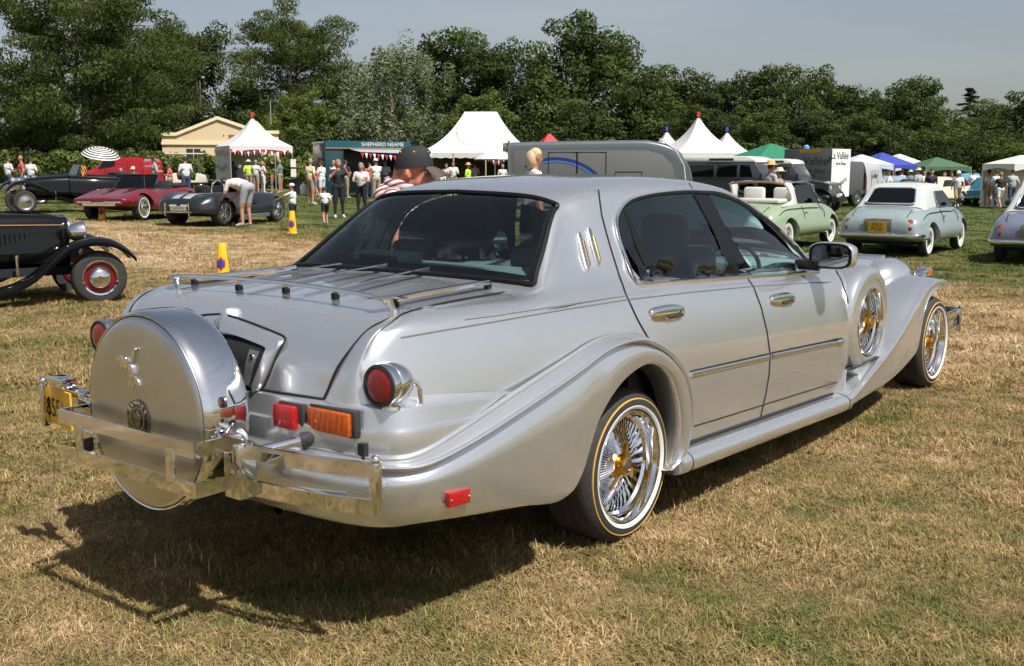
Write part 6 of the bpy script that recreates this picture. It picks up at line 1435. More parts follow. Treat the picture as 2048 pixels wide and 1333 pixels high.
# ---------------- far cars on the right
def sedan(label, loc, rz, m, roofm=None, kind='sedan', name='parked_car'):
    t = thing(name, label, 'car', loc, rz, 'cars parked at the far right of the field')
    fin_ = .10 if kind == 'finned' else 0
    st = [(-1.15, [(0,.70),(.5,.70),(.74,.72+fin_),(.80,.6),(.74,.4),(0,.38)]), (-.6, [(0,.86),(.5,.85),(.78,.86+fin_),(.88,.62),(.84,.34),(0,.3)]), (.2, [(0,.92),(.5,.91),(.76,.88+fin_*.5),(.90,.62),(.86,.3),(0,.26)]), (1.2, [(0,.93),(.5,.92),(.76,.88),(.90,.62),(.86,.3),(0,.26)]), (2.2, [(0,.92),(.5,.90),(.74,.85),(.89,.62),(.84,.32),(0,.28)]), (3.3, [(0,.78),(.5,.77),(.70,.72),(.80,.58),(.74,.38),(0,.36)])]
    with_arches(loft_closed(st, 3, 3), 'body', m, t, [(0, .34, .38, .5), (2.6, .34, .38, .5)])
    four(t, (0, 2.6), .78, .33, .18, 'chrome')
    if kind == 'pickup':
        loft_closed([(.55, [(0,1.5),(.5,1.45),(.62,1.3),(.70,.9),(.70,.8),(0,.8)]), (1.1, [(0,1.62),(.5,1.58),(.64,1.4),(.74,.9),(.74,.8),(0,.8)]), (1.5, [(0,1.55),(.5,1.5),(.62,1.35),(.74,.9),(.74,.8),(0,.8)]), (1.85, [(0,.95),(.5,.94),(.6,.92),(.66,.9),(.66,.8),(0,.8)])], 4, 4).build('cabin', m, t, smooth=50)
        for s in (-1, 1): quad([(.85,s*.725,1.12),(1.45,s*.73,1.12),(1.42,s*.66,1.42),(.85,s*.655,1.42)], 'side_window', winglass, t, .01*s)
        quad([(.56,.42,1.12),(.56,-.42,1.12),(.585,-.38,1.38),(.585,.38,1.38)], 'rear_window', winglass, t, -.02)
    else:
        loft_closed([(-.25, [(0,.92),(.5,.9),(.6,.88),(.66,.85),(.66,.8),(0,.8)]), (.35, [(0,1.34),(.45,1.32),(.56,1.2),(.70,.9),(.70,.8),(0,.8)]), (1.0, [(0,1.42),(.46,1.40),(.58,1.27),(.72,.9),(.72,.8),(0,.8)]), (1.5, [(0,1.36),(.45,1.34),(.56,1.22),(.72,.9),(.72,.8),(0,.8)]), (2.1, [(0,.94),(.5,.92),(.6,.90),(.68,.87),(.68,.8),(0,.8)])], 4, 4).build('cabin', roofm or m, t, smooth=50)
        for s in (-1, 1): quad([(.28,s*.70,.95),(1.75,s*.705,.95),(1.42,s*.605,1.25),(.48,s*.60,1.25)], 'side_window', winglass, t, .012*s)
        quad([(-.16,.50,1.0),(-.16,-.50,1.0),(.22,-.42,1.28),(.22,.42,1.28)], 'rear_window', winglass, t, -.02)
    for xs in (-1.2, 3.33): MB().tube([(xs+(.2 if xs < 0 else -.2),-.84,.45),(xs,-.62,.45),(xs,.62,.45),(xs+(.2 if xs < 0 else -.2),.84,.45)], .05, 6).build('bumper', chrome, t)
    return t
def far(px, d, rz, *a, **k):
    p = at(px, d); return sedan(a[0], (p.x, p.y, p.z), R(rz), *a[1:], **k)
far(1938, 72, 200, 'turquoise vintage pickup truck far off beside the dark green canopy', paint('turquoise_paint', (.10, .30, .38)), None, 'pickup')
far(1895, 54, 170, 'cream rounded coupe among the visitors at the far right', paint('cream_paint', (.62, .58, .40)), None)
far(1922, 58, 165, 'white finned car with red flank at the far right', paint('red_white_paint', (.50, .48, .46)), paint('signal_red_paint', (.20, .015, .02)), 'finned')
far(1985, 56, 185, 'dark teal car left of the far white canopy', paint('teal_paint', (.02, .10, .14)), None)
far(2030, 60, 180, 'black car in the shade of the far white canopy', blackp, None)
far(1800, 56, 180, 'pale blue car beyond the grey dome tent', paint('powder_blue_paint', (.25, .33, .40)), None)
# ================================================================== tents, stalls, building
canvas = mat('white_canvas', (.60, .575, .535), .7, var=.03, vscale=2)
canvas_w = mat('bright_white_canvas', (.565, .55, .53), .65, var=.02, vscale=2)
polem = mat('aluminium_pole', (.55, .55, .55), .4, .8)
red_c = mat('red_canvas', (.50, .02, .025), .6); blue_c = mat('blue_canvas', (.035, .055, .30), .6); green_c = mat('green_canvas', (.02, .17, .09), .65); dgreen_c = mat('dull_green_canvas', (.06, .12, .06), .65)
shade_in = mat('tent_interior_shade', (.16, .12, .08), .8)  # dark wall colour carries the shade inside the marquee
VR = math.atan2(RGT.y, RGT.x)            # rotation that lays local x along the picture's horizontal
def flag(parent, x, y, z, m):
    MB().tube([(x, y, z-.1), (x, y, z+.22)], .02, 6).box((x+.0, y, z+.22), (.16, .05, .26)).build('pennant', m, parent)
def pagoda(label, px, dist, wd, eave, peak, m, rot=0, flagm=None, curve=.35, walls=(), name='pagoda_tent', cat='tent', group=None):
    p = at(px, dist); t = thing(name, label, cat, (p.x, p.y, p.z), VR+R(rot), group); h = wd/2
    rows = []
    for k in range(9):
        u = k/8; r = h*(1-u)+.06*u; z = eave+(peak-eave)*(u*(1-curve)+curve*u**3.2 if curve else u)
        rows.append([(sx*r, sy*r, z) for sx, sy in ((-1,-1),(1,-1),(1,1),(-1,1))])
    MB().grid(rows, closev=True).build('canopy', m, t, smooth=25)
    # valance with scalloped arch
    for (x0, y0), (x1, y1) in (((-1,-1),(1,-1)), ((1,-1),(1,1)), ((1,1),(-1,1)), ((-1,1),(-1,-1))):
        top, bot = [], []
        for u in np.linspace(0, 1, 11):
            q = (h*(x0+(x1-x0)*u)*1.004, h*(y0+(y1-y0)*u)*1.004); top.append((*q, eave+.01)); bot.append((*q, eave-.34+.16*math.sin(math.pi*u)))
        MB().grid([top, bot]).build('valance', m, t)
    for sx in (-1, 1):
        for sy in (-1, 1): MB().tube([(sx*h*.985, sy*h*.985, 0), (sx*h*.985, sy*h*.985, eave)], .035, 6).build('pole', polem, t)
    for (x0, y0, x1, y1) in walls:
        MB().grid([[(h*.99*x0, h*.99*y0, z), (h*.99*x1, h*.99*y1, z)] for z in (.02, eave-.1)]).build('wall', m, t)
    if flagm: flag(t, 0, 0, peak, flagm)
    return t
def bunting(parent, pts, m1, m2, n=14):
    mb = MB(); P = crs(pts, max(2, n//max(1, len(pts)-1)))
    for i in range(len(P)-1):
        a, b = P[i], P[i+1]; c = (a+b)/2-np.array((0, 0, .26))
        mb.add([a, a+(b-a)*.8, c, a+np.array((0, .01, 0)), a+(b-a)*.8+np.array((0, .01, 0)), c+np.array((0, .01, 0))], [(0, 1, 2), (5, 4, 3), (0, 2, 5, 3), (1, 4, 5, 2), (0, 3, 4, 1)], i % 2)
    tag(mb.build('bunting', [m1, m2], parent, smooth=0), kind='stuff')
bunt_r = mat('bunting_red', (.42, .03, .04), .7); bunt_w = mat('bunting_white', (.7, .66, .64), .7)
t = pagoda('white pagoda tent with red pennant and bunting in front of the cream building', 508, 60, 3.4, 2.45, 3.95, canvas_w, 28, red_c, walls=((-1, -1, -1, 1), (-1, 1, .4, 1)))
bunting(t, [(-1.72,-1.72,2.3),(-.8,-1.74,2.15),(0,-1.74,2.28),(.8,-1.74,2.15),(1.72,-1.72,2.3)], bunt_r, bunt_w, 22)
bunting(t, [(-1.75,1.7,2.3),(-1.76,.8,2.1),(-1.76,0,2.28),(-1.76,-.8,2.1),(-1.75,-1.7,2.3)], bunt_r, bunt_w, 22)
bunting(t, [(-1.78,1.3,1.5),(-1.78,.2,1.3),(-1.78,-1.2,1.55)], bunt_r, bunt_w, 12)
MB().box((1.70, -1.74, 1.55), (.30, .02, .42)).build('notice', white_paint, t); MB().box((1.70, -1.74, 1.02), (.30, .02, .42)).build('notice', white_paint, t)
# ridged marquee
def marquee(px, dist):
    p = at(px, dist); t = thing('marquee', 'large white marquee with straight ridge and bunting in the centre', 'tent', (p.x, p.y, p.z), VR+R(-4)); W_, D_, e, pk, rl = 3.25, 3.0, 2.28, 4.62, .92
    rows = []
    for k in range(11):
        u = k/10; z = e+(pk-e)*(u*.62+.38*u**2.6); rx = W_*(1-u)+rl*u; ry = D_*(1-u)+.03*u
        if k: rx = W_+(rl-W_)*(u**.82); ry = D_*(1-u**.82)+.03
        ring = [(-rx,-ry),(-rx*.5,-ry),(0,-ry),(rx*.5,-ry),(rx,-ry),(rx,0),(rx,ry),(rx*.5,ry),(0,ry),(-rx*.5,ry),(-rx,ry),(-rx,0)]
        rows.append([(x, y, z-(.10*(1-u) if abs(x) in (rx*.5, 0) and k == 0 else 0)) for x, y in ring])
    mb = MB().grid(rows, closev=True); mb.f.append(tuple(10*12+q for q in range(12))); mb.mi.append(0); mb.build('canopy', canvas, t, smooth=35)
    for a, b in (((-W_,-D_),(W_,-D_)), ((W_,-D_),(W_,D_)), ((-W_,D_),(-W_,-D_))):
        pts = np.linspace(0, 1, 25); MB().grid([[(a[0]+(b[0]-a[0])*u, a[1]+(b[1]-a[1])*u, z if i == 0 else z-.05*(j % 2)) for j, u in enumerate(pts)] for i, z in enumerate((e+.01, e-.24))]).build('valance', canvas, t)
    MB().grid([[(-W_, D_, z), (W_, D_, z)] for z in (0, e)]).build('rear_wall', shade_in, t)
    MB().grid([[(W_, -D_, z), (W_, D_, z)] for z in (0, e)]).build('side_wall', canvas, t)
    for x in (-W_, -1.2, .55, 1.9, W_): MB().tube([(x, -D_, 0), (x, -D_, e)], .04, 6).build('pole', mat('wood_pole', (.45, .33, .2), .6), t)
    MB().tube(crs([(-rl,-.05,pk+.005),(-rl*1.25,-D_*.45,e+(pk-e)*.42),(.4,-D_*1.0,e+.03)], 5), .018, 5).build('seam_rope', mat('rope_grey', (.4, .38, .35), .8), t)
    bunting(t, [(.5,-D_-.03,2.2),(1.2,-D_-.03,1.85),(1.9,-D_-.03,2.2),(2.6,-D_-.03,1.95),(W_,-D_-.03,2.3)], bunt_r, bunt_w, 22)
    MB().box((0, 1.0, .45), (4.5, .7, .9)).build('counter', mat('counter_wood', (.2, .13, .08), .7), t)
    return t
marquee(962, 62)
pagoda('red gazebo roof showing behind the marquee and horse trailer', 1098, 72, 2.6, 2.3, 3.75, red_c, 15, None, 0, name='gazebo')
pagoda('left small white pagoda peak with blue pennant', 1332, 66, 2.9, 2.3, 3.75, canvas_w, 10, blue_c)
pagoda('tall white pagoda tent with red pennant in the middle of three', 1394, 60, 4.0, 2.45, 4.35, canvas_w, 12, red_c, .5)
pagoda('right small white pagoda peak with blue pennant beside the green canopy', 1452, 64, 2.9, 2.3, 3.7, canvas_w, 10, blue_c)
pagoda('green pop-up canopy left of the box truck', 1540, 55, 3.4, 2.15, 2.92, green_c, 18, None, 0, name='gazebo')
pagoda('blue and white canopy roof beside the white delivery van', 1722, 62, 2.6, 2.0, 2.55, mat('blue_white_canvas', (.50, .53, .68), .6), 10, None, 0, name='gazebo')
pagoda('royal blue canopy behind the white delivery van', 1762, 66, 3.0, 2.0, 2.75, blue_c, 20, None, 0, name='gazebo')
pagoda('white canopy right of the royal blue one', 1797, 70, 3.0, 2.0, 2.75, canvas_w, 20, None, 0, name='gazebo')
pagoda('dull green canopy far off left of the turquoise pickup', 1872, 66, 2.9, 1.95, 2.52, dgreen_c, 8, None, 0, name='gazebo')
pagoda('far white pop-up canopy at the right edge', 2042, 51, 2.4, 2.05, 2.46, canvas, 10, None, 0, name='gazebo', walls=((-1, 1, 1, 1),))
# dome tent
p = at(1818, 44); t = thing('dome_tent', 'small grey-green dome tent behind the pale aqua coupe', 'tent', (p.x, p.y, p.z), VR)
rows = [[(1.35*math.cos(a)*math.cos(b), 1.1*math.sin(a)*math.cos(b), 1.25*math.sin(b)**.9) for a in np.linspace(0, 6.283, 24, endpoint=False)] for b in np.linspace(0, math.pi/2-.02, 9)]
MB().grid(rows, closev=True).build('fly_sheet', mat('grey_green_nylon', (.12, .13, .10), .55, var=.1), t, smooth=60)
for s in (-1, 1): MB().tube([(1.36*math.cos(b), s*.9*math.cos(b), 1.27*abs(math.sin(b))**.9) for b in np.linspace(0, math.pi, 15)], .015, 5).build('tent_pole', black_trim, t)
# teal bar trailer
p = at(722, 54); t = thing('bar_trailer', 'teal bar trailer with white lettering along its roof sign', 'trailer', (p.x, p.y, p.z), VR+R(24))
teal = mat('teal_trailer_paint', (.007, .045, .055), .4, coat=.4, var=.05); teal2 = mat('teal_panel', (.012, .078, .10), .4)
MB().box((-1.65, 0, 1.40), (.9, 2.4, 2.5)).build('end_bay', teal, t, bevel=.02)
MB().box((.45, .95, 1.40), (3.3, .08, 2.5)).build('back_wall', teal, t)
MB().box((2.1, 0, 1.40), (.10, 2.4, 2.5)).build('end_wall', teal, t)
MB().box((.45, 0, .60), (3.3, 2.3, .9)).build('counter', teal, t)
MB().box((0, 0, 2.62), (4.3, 2.42, .09)).build('roof', teal, t)
MB().box((.05, -1.22, 2.52), (4.25, .06, .34)).build('roof_sign', teal2, t)
put_text('lettering', 'SHEPHERD NEAME', .26, Matrix.Translation((.75, -1.262, 2.52)) @ RIGHTF, white_paint, t, .004)
MB().tube([(-2.1,-1.26,2.33),(2.1,-1.26,2.33)], .02, 5).build('gold_line', mat('tan_line', (.45, .25, .1), .5), t)
MB().grid([[(-.9,-1.2,2.3),(2.1,-1.2,2.3)],[(-.7,-2.4,2.15),(2.6,-2.4,2.05)]]).build('hatch', mat('grey_hatch', (.32, .35, .38), .5), t)
bunting(t, [(-.7,-2.42,2.12),(.9,-2.42,2.0),(2.6,-2.42,2.02)], bunt_r, bunt_w, 16)
MB().lathe([(.0,.02),(.36,.02),(.36,0)], 24, Matrix.Translation((-2.11, -.2, 1.5)) @ Matrix.Rotation(R(-90), 4, 'Y')).build('round_sign', mat('sign_red', (.25, .02, .025), .5), t)
wheel(t, (.2, -1.05, .33), .33, .18, 'steel'); wheel(t, (.2, 1.05, .33), .33, .18, 'steel', True)
# cream building behind the tent
p = at(422, 81); t = thing('clubhouse', 'cream rendered building with a low gable behind the white pagoda tent', 'building', (p.x, p.y, p.z), VR+R(14))
cr_ = mat('cream_render', (.60, .47, .29), .8, var=.06, vscale=1.5); crl = mat('pale_cream_trim', (.72, .60, .40), .7)
MB().prism([(-3.4,0),(-3.4,3.5),(-2.4,3.5),(.6,4.72),(3.6,3.7),(5.0,3.7),(5.0,0)], lambda u, v, w: (u, w, v), 0, 6).build('wall', cr_, t, smooth=0)
for a, b in (((-2.4,3.5),(.6,4.72)), ((.6,4.72),(3.6,3.7)), ((3.6,3.7),(5.05,3.7)), ((-3.45,3.5),(-2.4,3.5))):
    MB().prism([(a[0],a[1]-.02),(b[0],b[1]-.02),(b[0],b[1]+.22),(a[0],a[1]+.22)], lambda u, v, w: (u, w, v), -.14, 6.1).build('coping', crl, t, smooth=0)
MB().box((.8, -.06, 2.95), (8.5, .14, .20)).build('string_course', crl, t)
MB().prism([(3.2,3.75),(3.2,4.7),(3.5,4.7),(4.4,3.75)], lambda u, v, w: (u, w, v), 2.2, 3.0).build('chimney', cr_, t, smooth=0)
for x in (-1.2, 3.2):
    w_ = MB().box((x, -.01, 2.05), (1.0, .08, 1.0)).build('window', mat('window_dark', (.03, .035, .035), .15), t)
    MB().box((x, -.05, 2.05), (.05, .06, 1.0)).build('glazing_bar', white_paint, w_); MB().box((x, -.06, 1.50), (1.2, .12, .08)).build('sill', crl, w_)
MB().tube([(1.6,-1.5,0),(1.6,-1.5,3.3)], .05, 6).box((1.6,-1.5,3.4), (.5,.2,.3)).build('lamp_post', mat('brown_post', (.20, .12, .07), .7), t)
MB().tube([(4.5,1,4.4),(4.5,1,6.2)], .025, 5).build('aerial', mat('aerial_grey', (.35, .35, .35), .5), t)
# ---------------- small things on the grass
yl = mat('yellow_cone_plastic', (.75, .42, .012), .45, var=.06, vscale=20); bl_m = mat('cone_blue', (.03, .05, .25), .5); rd_m = mat('cone_red', (.45, .03, .05), .5)
for lab, px, d in (('yellow no-waiting cone in front of the wedge-nosed convertible', 199, 28.7), ('yellow no-waiting cone beside the pointing child', 581, 24.6), ('yellow no-waiting cone just behind the boot of the silver sedan', 437, 15.6)):
    p = at(px, d); t = thing('traffic_cone', lab, 'cone', (p.x, p.y, p.z), YAW+math.pi, 'yellow no-waiting cones')
    MB().lathe([(.125,0),(.125,.02),(.10,.03),(.062,.50),(.055,.515),(.0,.515)], 20).build('body', yl, t, smooth=50)
    for r_, m_, h_ in ((.072, rd_m, .0), (.050, bl_m, .003)):
        rows = []
        for k in range(5):
            v_ = .22+(k/4-.5)*2*r_*1.45; hw = r_*math.sqrt(max(0, 1-((k/4-.5)*2)**2)); rr = .10-(v_-.03)*.081+.003+h_
            rows.append([(rr*math.cos(a), rr*math.sin(a), v_) for a in np.linspace(-hw/rr, hw/rr, 7)])
        MB().grid(rows).build('disc_marking', m_, t)
p = at(593, 56); t = thing('waste_bin', 'black bin beside the white gas bottle near the pagoda tent', 'bin', (p.x, p.y, p.z)); MB().lathe([(0,0),(.27,0),(.32,.75),(.34,.78),(.30,.78),(.27,.1)], 18).build('tub', mat('bin_black', (.02, .02, .022), .6), t)
p = at(606, 55); t = thing('gas_bottle', 'white gas bottle beside the black bin', 'gas bottle', (p.x, p.y, p.z)); MB().lathe([(0,0),(.17,0),(.18,.05),(.18,.42),(.12,.52),(.06,.54),(.06,.62),(0,.62)], 16).build('cylinder', white_paint, t)
p = at(203, 39); t = thing('golf_umbrella', 'black and white striped umbrella above the dark tourer', 'umbrella', (p.x, p.y, p.z))
rot = Matrix.Translation((0, 0, 1.78)) @ Matrix.Scale(.82, 4) @ Matrix.Rotation(R(13), 4, RGT) @ Matrix.Rotation(R(12), 4, Vector((math.cos(YAW), math.sin(YAW), 0)))
mb = MB()
for k in range(14):
    a0, a1 = math.pi/2*k/14*.72, math.pi/2*(k+1)/14*.72
    mb.lathe([(.80*math.sin(a0)/.905, .62*math.cos(a0)-.30), (.80*math.sin(a1)/.905, .62*math.cos(a1)-.30)], 24, rot, mi=k % 2)
mb.build('canopy', [mat('umbrella_black', (.015, .015, .02), .6), white_paint], t, smooth=60)
MB().tube([rot @ Vector((0, 0, .35)), rot @ Vector((0, 0, -.55))], .014, 6).build('shaft', polem, t)
p = at(990, 56); t = thing('parasol', 'pale parasol at the right end of the marquee', 'umbrella', (p.x, p.y, p.z)); MB().lathe([(0,2.42),(.4,2.3),(1.1,1.95),(1.08,1.9),(.4,2.24),(0,2.36)], 8).build('canopy', canvas, t, smooth=20); MB().tube([(0,0,0),(0,0,2.4)], .03, 6).build('pole', polem, t)
# ================================================================== people
POSE = {}
def bones(pose):
    """(part, a, b, ra, rb) for a 1.75 m figure facing +x"""
    B = []
    def arm(s, e, w_, h_=None):
        sh = (0, s*.195, 1.40); B.append(('sleeve', sh, e, .060, .048)); B.append(('fore', e, w_, .043, .032)); h_ = h_ or tuple(np.array(w_)+(np.array(w_)-np.array(e))*.28); B.append(('hand', w_, h_, .036, .030))
    def leg(s, k, a, f):
        hp = (0, s*.095, .92); B.append(('thigh', hp, k, .105, .072)); B.append(('shin', k, a, .058, .040)); B.append(('foot', a, f, .046, .040))
    B += [('pelvis', (0,-.07,.95), (0,.07,.95), .125, .125), ('torso', (.0,0,1.06), (.01,0,1.25), .135, .145), ('torso', (0,-.08,1.30), (0,.08,1.30), .125, .125), ('torso', (-.01,-.155,1.40), (-.01,.155,1.40), .065, .065), ('torso', (0,-.06,1.12), (0,.06,1.12), .115, .115), ('neck', (0,0,1.44), (.015,0,1.56), .058, .055), ('head', (.015,0,1.62), (.02,0,1.67), .088, .092), ('head', (.05,0,1.565), (.06,0,1.60), .055, .06), ('nose', (.105,0,1.615), (.118,0,1.60), .014, .016), ('ear', (.01,-.088,1.62), (.01,-.088,1.60), .02, .018), ('ear', (.01,.088,1.62), (.01,.088,1.60), .02, .018)]
    if pose == 'walk':
        leg(-1, (.16,-.10,.52), (.10,-.10,.09), (.25,-.11,.05)); leg(1, (-.03,.10,.50), (-.26,.10,.14), (-.14,.11,.04)); arm(-1, (-.12,-.25,1.14), (-.06,-.26,.90)); arm(1, (.10,.25,1.15), (.24,.24,.95))
    elif pose == 'hold':
        leg(-1, (.02,-.11,.50), (-.01,-.12,.08), (.15,-.14,.04)); leg(1, (.01,.11,.50), (-.02,.12,.08), (.14,.14,.04)); arm(-1, (.03,-.27,1.14), (.24,-.15,1.14)); arm(1, (.03,.27,1.14), (.24,.13,1.18))
    elif pose == 'raise':
        leg(-1, (.02,-.11,.50), (-.01,-.12,.08), (.15,-.14,.04)); leg(1, (.01,.11,.50), (-.02,.12,.08), (.14,.14,.04)); arm(-1, (.16,-.27,1.22), (.26,-.10,1.42)); arm(1, (.14,.30,1.26), (.26,.16,1.46))
    elif pose == 'point':
        leg(-1, (.05,-.10,.50), (.02,-.11,.08), (.17,-.12,.04)); leg(1, (-.02,.11,.50), (-.08,.12,.08), (.08,.14,.04)); arm(-1, (.02,-.25,1.13), (.06,-.25,.88)); arm(1, (.24,.25,1.30), (.50,.20,1.18))
    else:
        leg(-1, (.02,-.11,.50), (-.02,-.12,.08), (.14,-.15,.04)); leg(1, (.03,.11,.50), (.0,.12,.08), (.16,.15,.04)); arm(-1, (-.03,-.26,1.12), (.04,-.27,.87)); arm(1, (-.03,.26,1.12), (.05,.26,.88))
    if pose == 'bend':
        out = []; c = np.array((0, 0, .95)); a = R(78); ca, sa = math.cos(a), math.sin(a)
        for n_, p0, p1, r0, r1 in B:
            if n_ in ('torso', 'neck', 'head', 'nose', 'ear'):
                def rt(q):
                    q = np.array(q)-c; return tuple(c+np.array((q[0]*ca+q[2]*sa, q[1], -q[0]*sa+q[2]*ca))+np.array((-.10, 0, .02)))
                out.append((n_, rt(p0), rt(p1), r0, r1))
            elif n_ in ('sleeve', 'fore', 'hand'): pass
            else: out.append((n_, tuple(np.array(p0)+np.array((-.10 if p0[2] > .8 else -.02, 0, 0))), tuple(np.array(p1)+np.array((-.10 if p1[2] > .8 else -.02, 0, 0))), r0, r1))
        for s in (-1, 1): out += [('sleeve', (.33,s*.195,1.06), (.40,s*.24,.80), .06, .048), ('fore', (.40,s*.24,.80), (.55,s*.18,.66), .043, .032), ('hand', (.55,s*.18,.66), (.62,s*.17,.62), .036, .03)]
        B = out
    return B
SLOT = {'torso': 1, 'sleeve': 1, 'pelvis': 2, 'thigh': 2, 'shin': 5, 'foot': 3, 'neck': 0, 'head': 0, 'nose': 0, 'ear': 0, 'fore': 7, 'hand': 0}
def body_mesh(pose, voxel=.021, fem=False):
    key = (pose, voxel, fem)
    if key in POSE: return POSE[key]
    B = bones(pose); mb = MB()
    for n_, a, b, r0, r1 in B:
        a, b = Vector(a), Vector(b); d = (b-a); L_ = d.length; d = d.normalized() if L_ > 1e-6 else Vector((0, 0, 1))
        fl = (.82, 1) if n_ in ('torso', 'pelvis') else (1, 1)
        path, rr = [], []
        for k in range(5): q = R(-90+k*22.5); path.append(a+d*(r0*math.sin(q))); rr.append(max(.001, r0*math.cos(q)))
        for k in range(5): q = R(k*22.5); path.append(b+d*(r1*math.sin(q))); rr.append(max(.001, r1*math.cos(q)))
        mb.tube(path, rr, 12)
    o = mb.build('tmp_body', skin_m, None, smooth=0)
    md = o.modifiers.new('r', 'REMESH'); md.mode = 'VOXEL'; md.voxel_size = voxel
    ms = o.modifiers.new('s', 'SMOOTH'); ms.factor = .5; ms.iterations = 3
    bpy.context.view_layer.update()
    me = bpy.data.meshes.new_from_object(o.evaluated_get(bpy.context.evaluated_depsgraph_get())); bpy.data.objects.remove(o)
    me.name = 'body'; me.shade_smooth()
    n = len(me.polygons); C = np.empty(n*3); me.polygons.foreach_get('center', C); C = C.reshape(-1, 3)
    best = np.full(n, 1e9); idx = np.zeros(n, int)
    for n_, a, b, r0, r1 in B:
        a, b = np.array(a), np.array(b); ab = b-a; t_ = np.clip(((C-a)@ab)/max(1e-9, ab@ab), 0, 1); dd = np.linalg.norm(C-(a+t_[:, None]*ab), axis=1)-(r0+(r1-r0)*t_)
        s_ = np.full(n, SLOT[n_])
        if n_ == 'head':
            hc = np.array(B[6][1]) if pose != 'bend' else a
            if pose == 'bend': s_ = np.full(n, 4)
            else: s_ = np.where((C[:, 2] > 1.672) | ((C[:, 0] < .02) & (C[:, 2] > 1.585)), 4, 0) if pose != 'foreground' else np.where((C[:, 0] < .06) & (C[:, 2] > 1.505) & (C[:, 0] < .02+(C[:, 2]-1.505)*.4), 4, 0)
        if n_ == 'thigh': s_ = np.where(t_ > .80, 5, 2)
        if n_ == 'sleeve': s_ = np.where(t_ > .72, 7, 1)
        u = dd < best; best[u] = dd[u]; idx[u] = s_[u]
    me.materials.clear()
    for _ in range(8): me.materials.append(skin_m)
    me.polygons.foreach_set('material_index', idx.astype(np.int32)); me.update()
    POSE[key] = me
    return me
hairs = {k: mat('hair_'+k, c, .7, var=.2, vscale=40) for k, c in {'dark': (.03, .02, .014), 'grey': (.22, .21, .20), 'brown': (.05, .028, .016), 'blond': (.27, .17, .07), 'bald': (.34, .17, .11), 'fair': (.46, .37, .23)}.items()}
def cloth(nm, c): return mat('cloth_'+nm, c, .8, var=.10, vscale=9, bump=.25, bscale=14)
CL = {'white': cloth('white', (.60, .59, .585)), 'pink': cloth('pink', (.66, .58, .55)), 'black': cloth('black', (.014, .014, .016)), 'grey': cloth('grey', (.33, .34, .36)), 'khaki': cloth('khaki', (.30, .24, .16)), 'yellow': cloth('yellow', (.66, .60, .36)), 'red': cloth('red', (.50, .10, .08)), 'blue': cloth('blue', (.10, .14, .22)), 'hiviz': cloth('hiviz', (.45, .75, .05)), 'denim': cloth('denim', (.05, .06, .10)), 'teal': cloth('teal', (.12, .17, .19)), 'floral': cloth('floral', (.55, .53, .52)), 'shoe': cloth('shoe', (.45, .43, .42)), 'navy': cloth('navy', (.03, .035, .06))}
def cap(parent, m, vis=True, z=1.70):
    c = MB().sphere((.012, 0, z-.005), (.108, .10, .088), 16, 10)
    c.v = [(x, y, max(zz, z-.02)) for x, y, zz in c.v]; o = c.build('cap', m, parent, smooth=60)
    if vis: MB().grid([[(.09+.10*u*math.cos(a), .105*math.sin(a)*(1-.12*u), z-.018-.03*u) for a in np.linspace(-1.25, 1.25, 9)] for u in (0, .5, 1)]).build('visor', m, o)
    return o
def straw(parent, m, z=1.70):
    o = MB().lathe([(.20,.0),(.14,.012),(.108,.0),(.104,.06),(.08,.105),(0,.11)], 20, Matrix.Translation((.01, 0, z-.02))).build('hat', m, parent, smooth=50)
    return o
def person(px, dist, label, h=1.74, face=0, pose='stand', top='white', bottom='khaki', hair='brown', shorts=True, hat=None, skin=None, long_sleeve=False, long_hair=False, group='visitors at the show', sink=0):
    """face: 0 looks away from the camera, 90 to the picture's left, 180 at the camera, 270 to the right"""
    p = at(px, dist); t = thing('person', label, 'person', (p.x, p.y, p.z-sink), YAW+R(face), group); s = h/1.75; t.scale = (s, s, s)
    o = bpy.data.objects.new('body', body_mesh(pose)); COL.objects.link(o); o.parent = t
    sk = skin or skin_m; bt = CL[bottom]
    for i, m in enumerate((sk, CL[top], bt, CL['shoe'], hairs[hair], sk if shorts else bt, CL[top], CL[top] if long_sleeve else sk)):
        o.material_slots[i].link = 'OBJECT'; o.material_slots[i].material = m
    if hat and pose != 'bend':
        k, m = hat
        (cap if k == 'cap' else straw)(t, m)
    if long_hair: MB().sphere((-.035, 0, 1.60), (.085, .10, .125), 14, 10).build('hair', hairs[hair], t)
    return t
strawm = mat('straw', (.62, .40, .14), .8, var=.12, vscale=40); palehat = mat('pale_hat', (.62, .56, .42), .8); capw = mat('white_cap', (.68, .68, .70), .7); capb = mat('blue_cap', (.06, .10, .30), .7); capd = mat('dark_cap', (.02, .02, .022), .8)
P = person
P(487, 26.6, 'man in pale pink shirt and grey shorts bending over the charcoal roadster', 1.80, 62, 'bend', 'pink', 'grey', 'dark')
P(583, 25.6, 'child in white shirt and cap pointing beside a yellow cone', 1.10, 75, 'point', 'white', 'black', 'brown', hat=('cap', capw))
P(648, 28.0, 'small child in white shirt and black shorts with back turned', .98, 20, 'walk', 'white', 'black', 'brown')
P(676, 31.5, 'woman in black top and trousers holding something up to her face', 1.70, 200, 'raise', 'black', 'black', 'blond', False, long_hair=True)
P(722, 33.0, 'grey-haired woman in patterned white top walking towards the camera', 1.62, 175, 'hold', 'floral', 'black', 'grey', False, long_hair=True)
P(620, 41.5, 'man in pale yellow shirt and khaki shorts turned away', 1.76, 320, 'stand', 'yellow', 'khaki', 'grey')
P(643, 47, 'person in white vest and shorts left of the woman in black', 1.70, 60, 'hold', 'white', 'white', 'dark')
P(752, 45, 'man in white tee, white cap and camouflage shorts near the bar trailer', 1.80, 30, 'raise', 'white', 'khaki', 'dark', hat=('cap', capw))
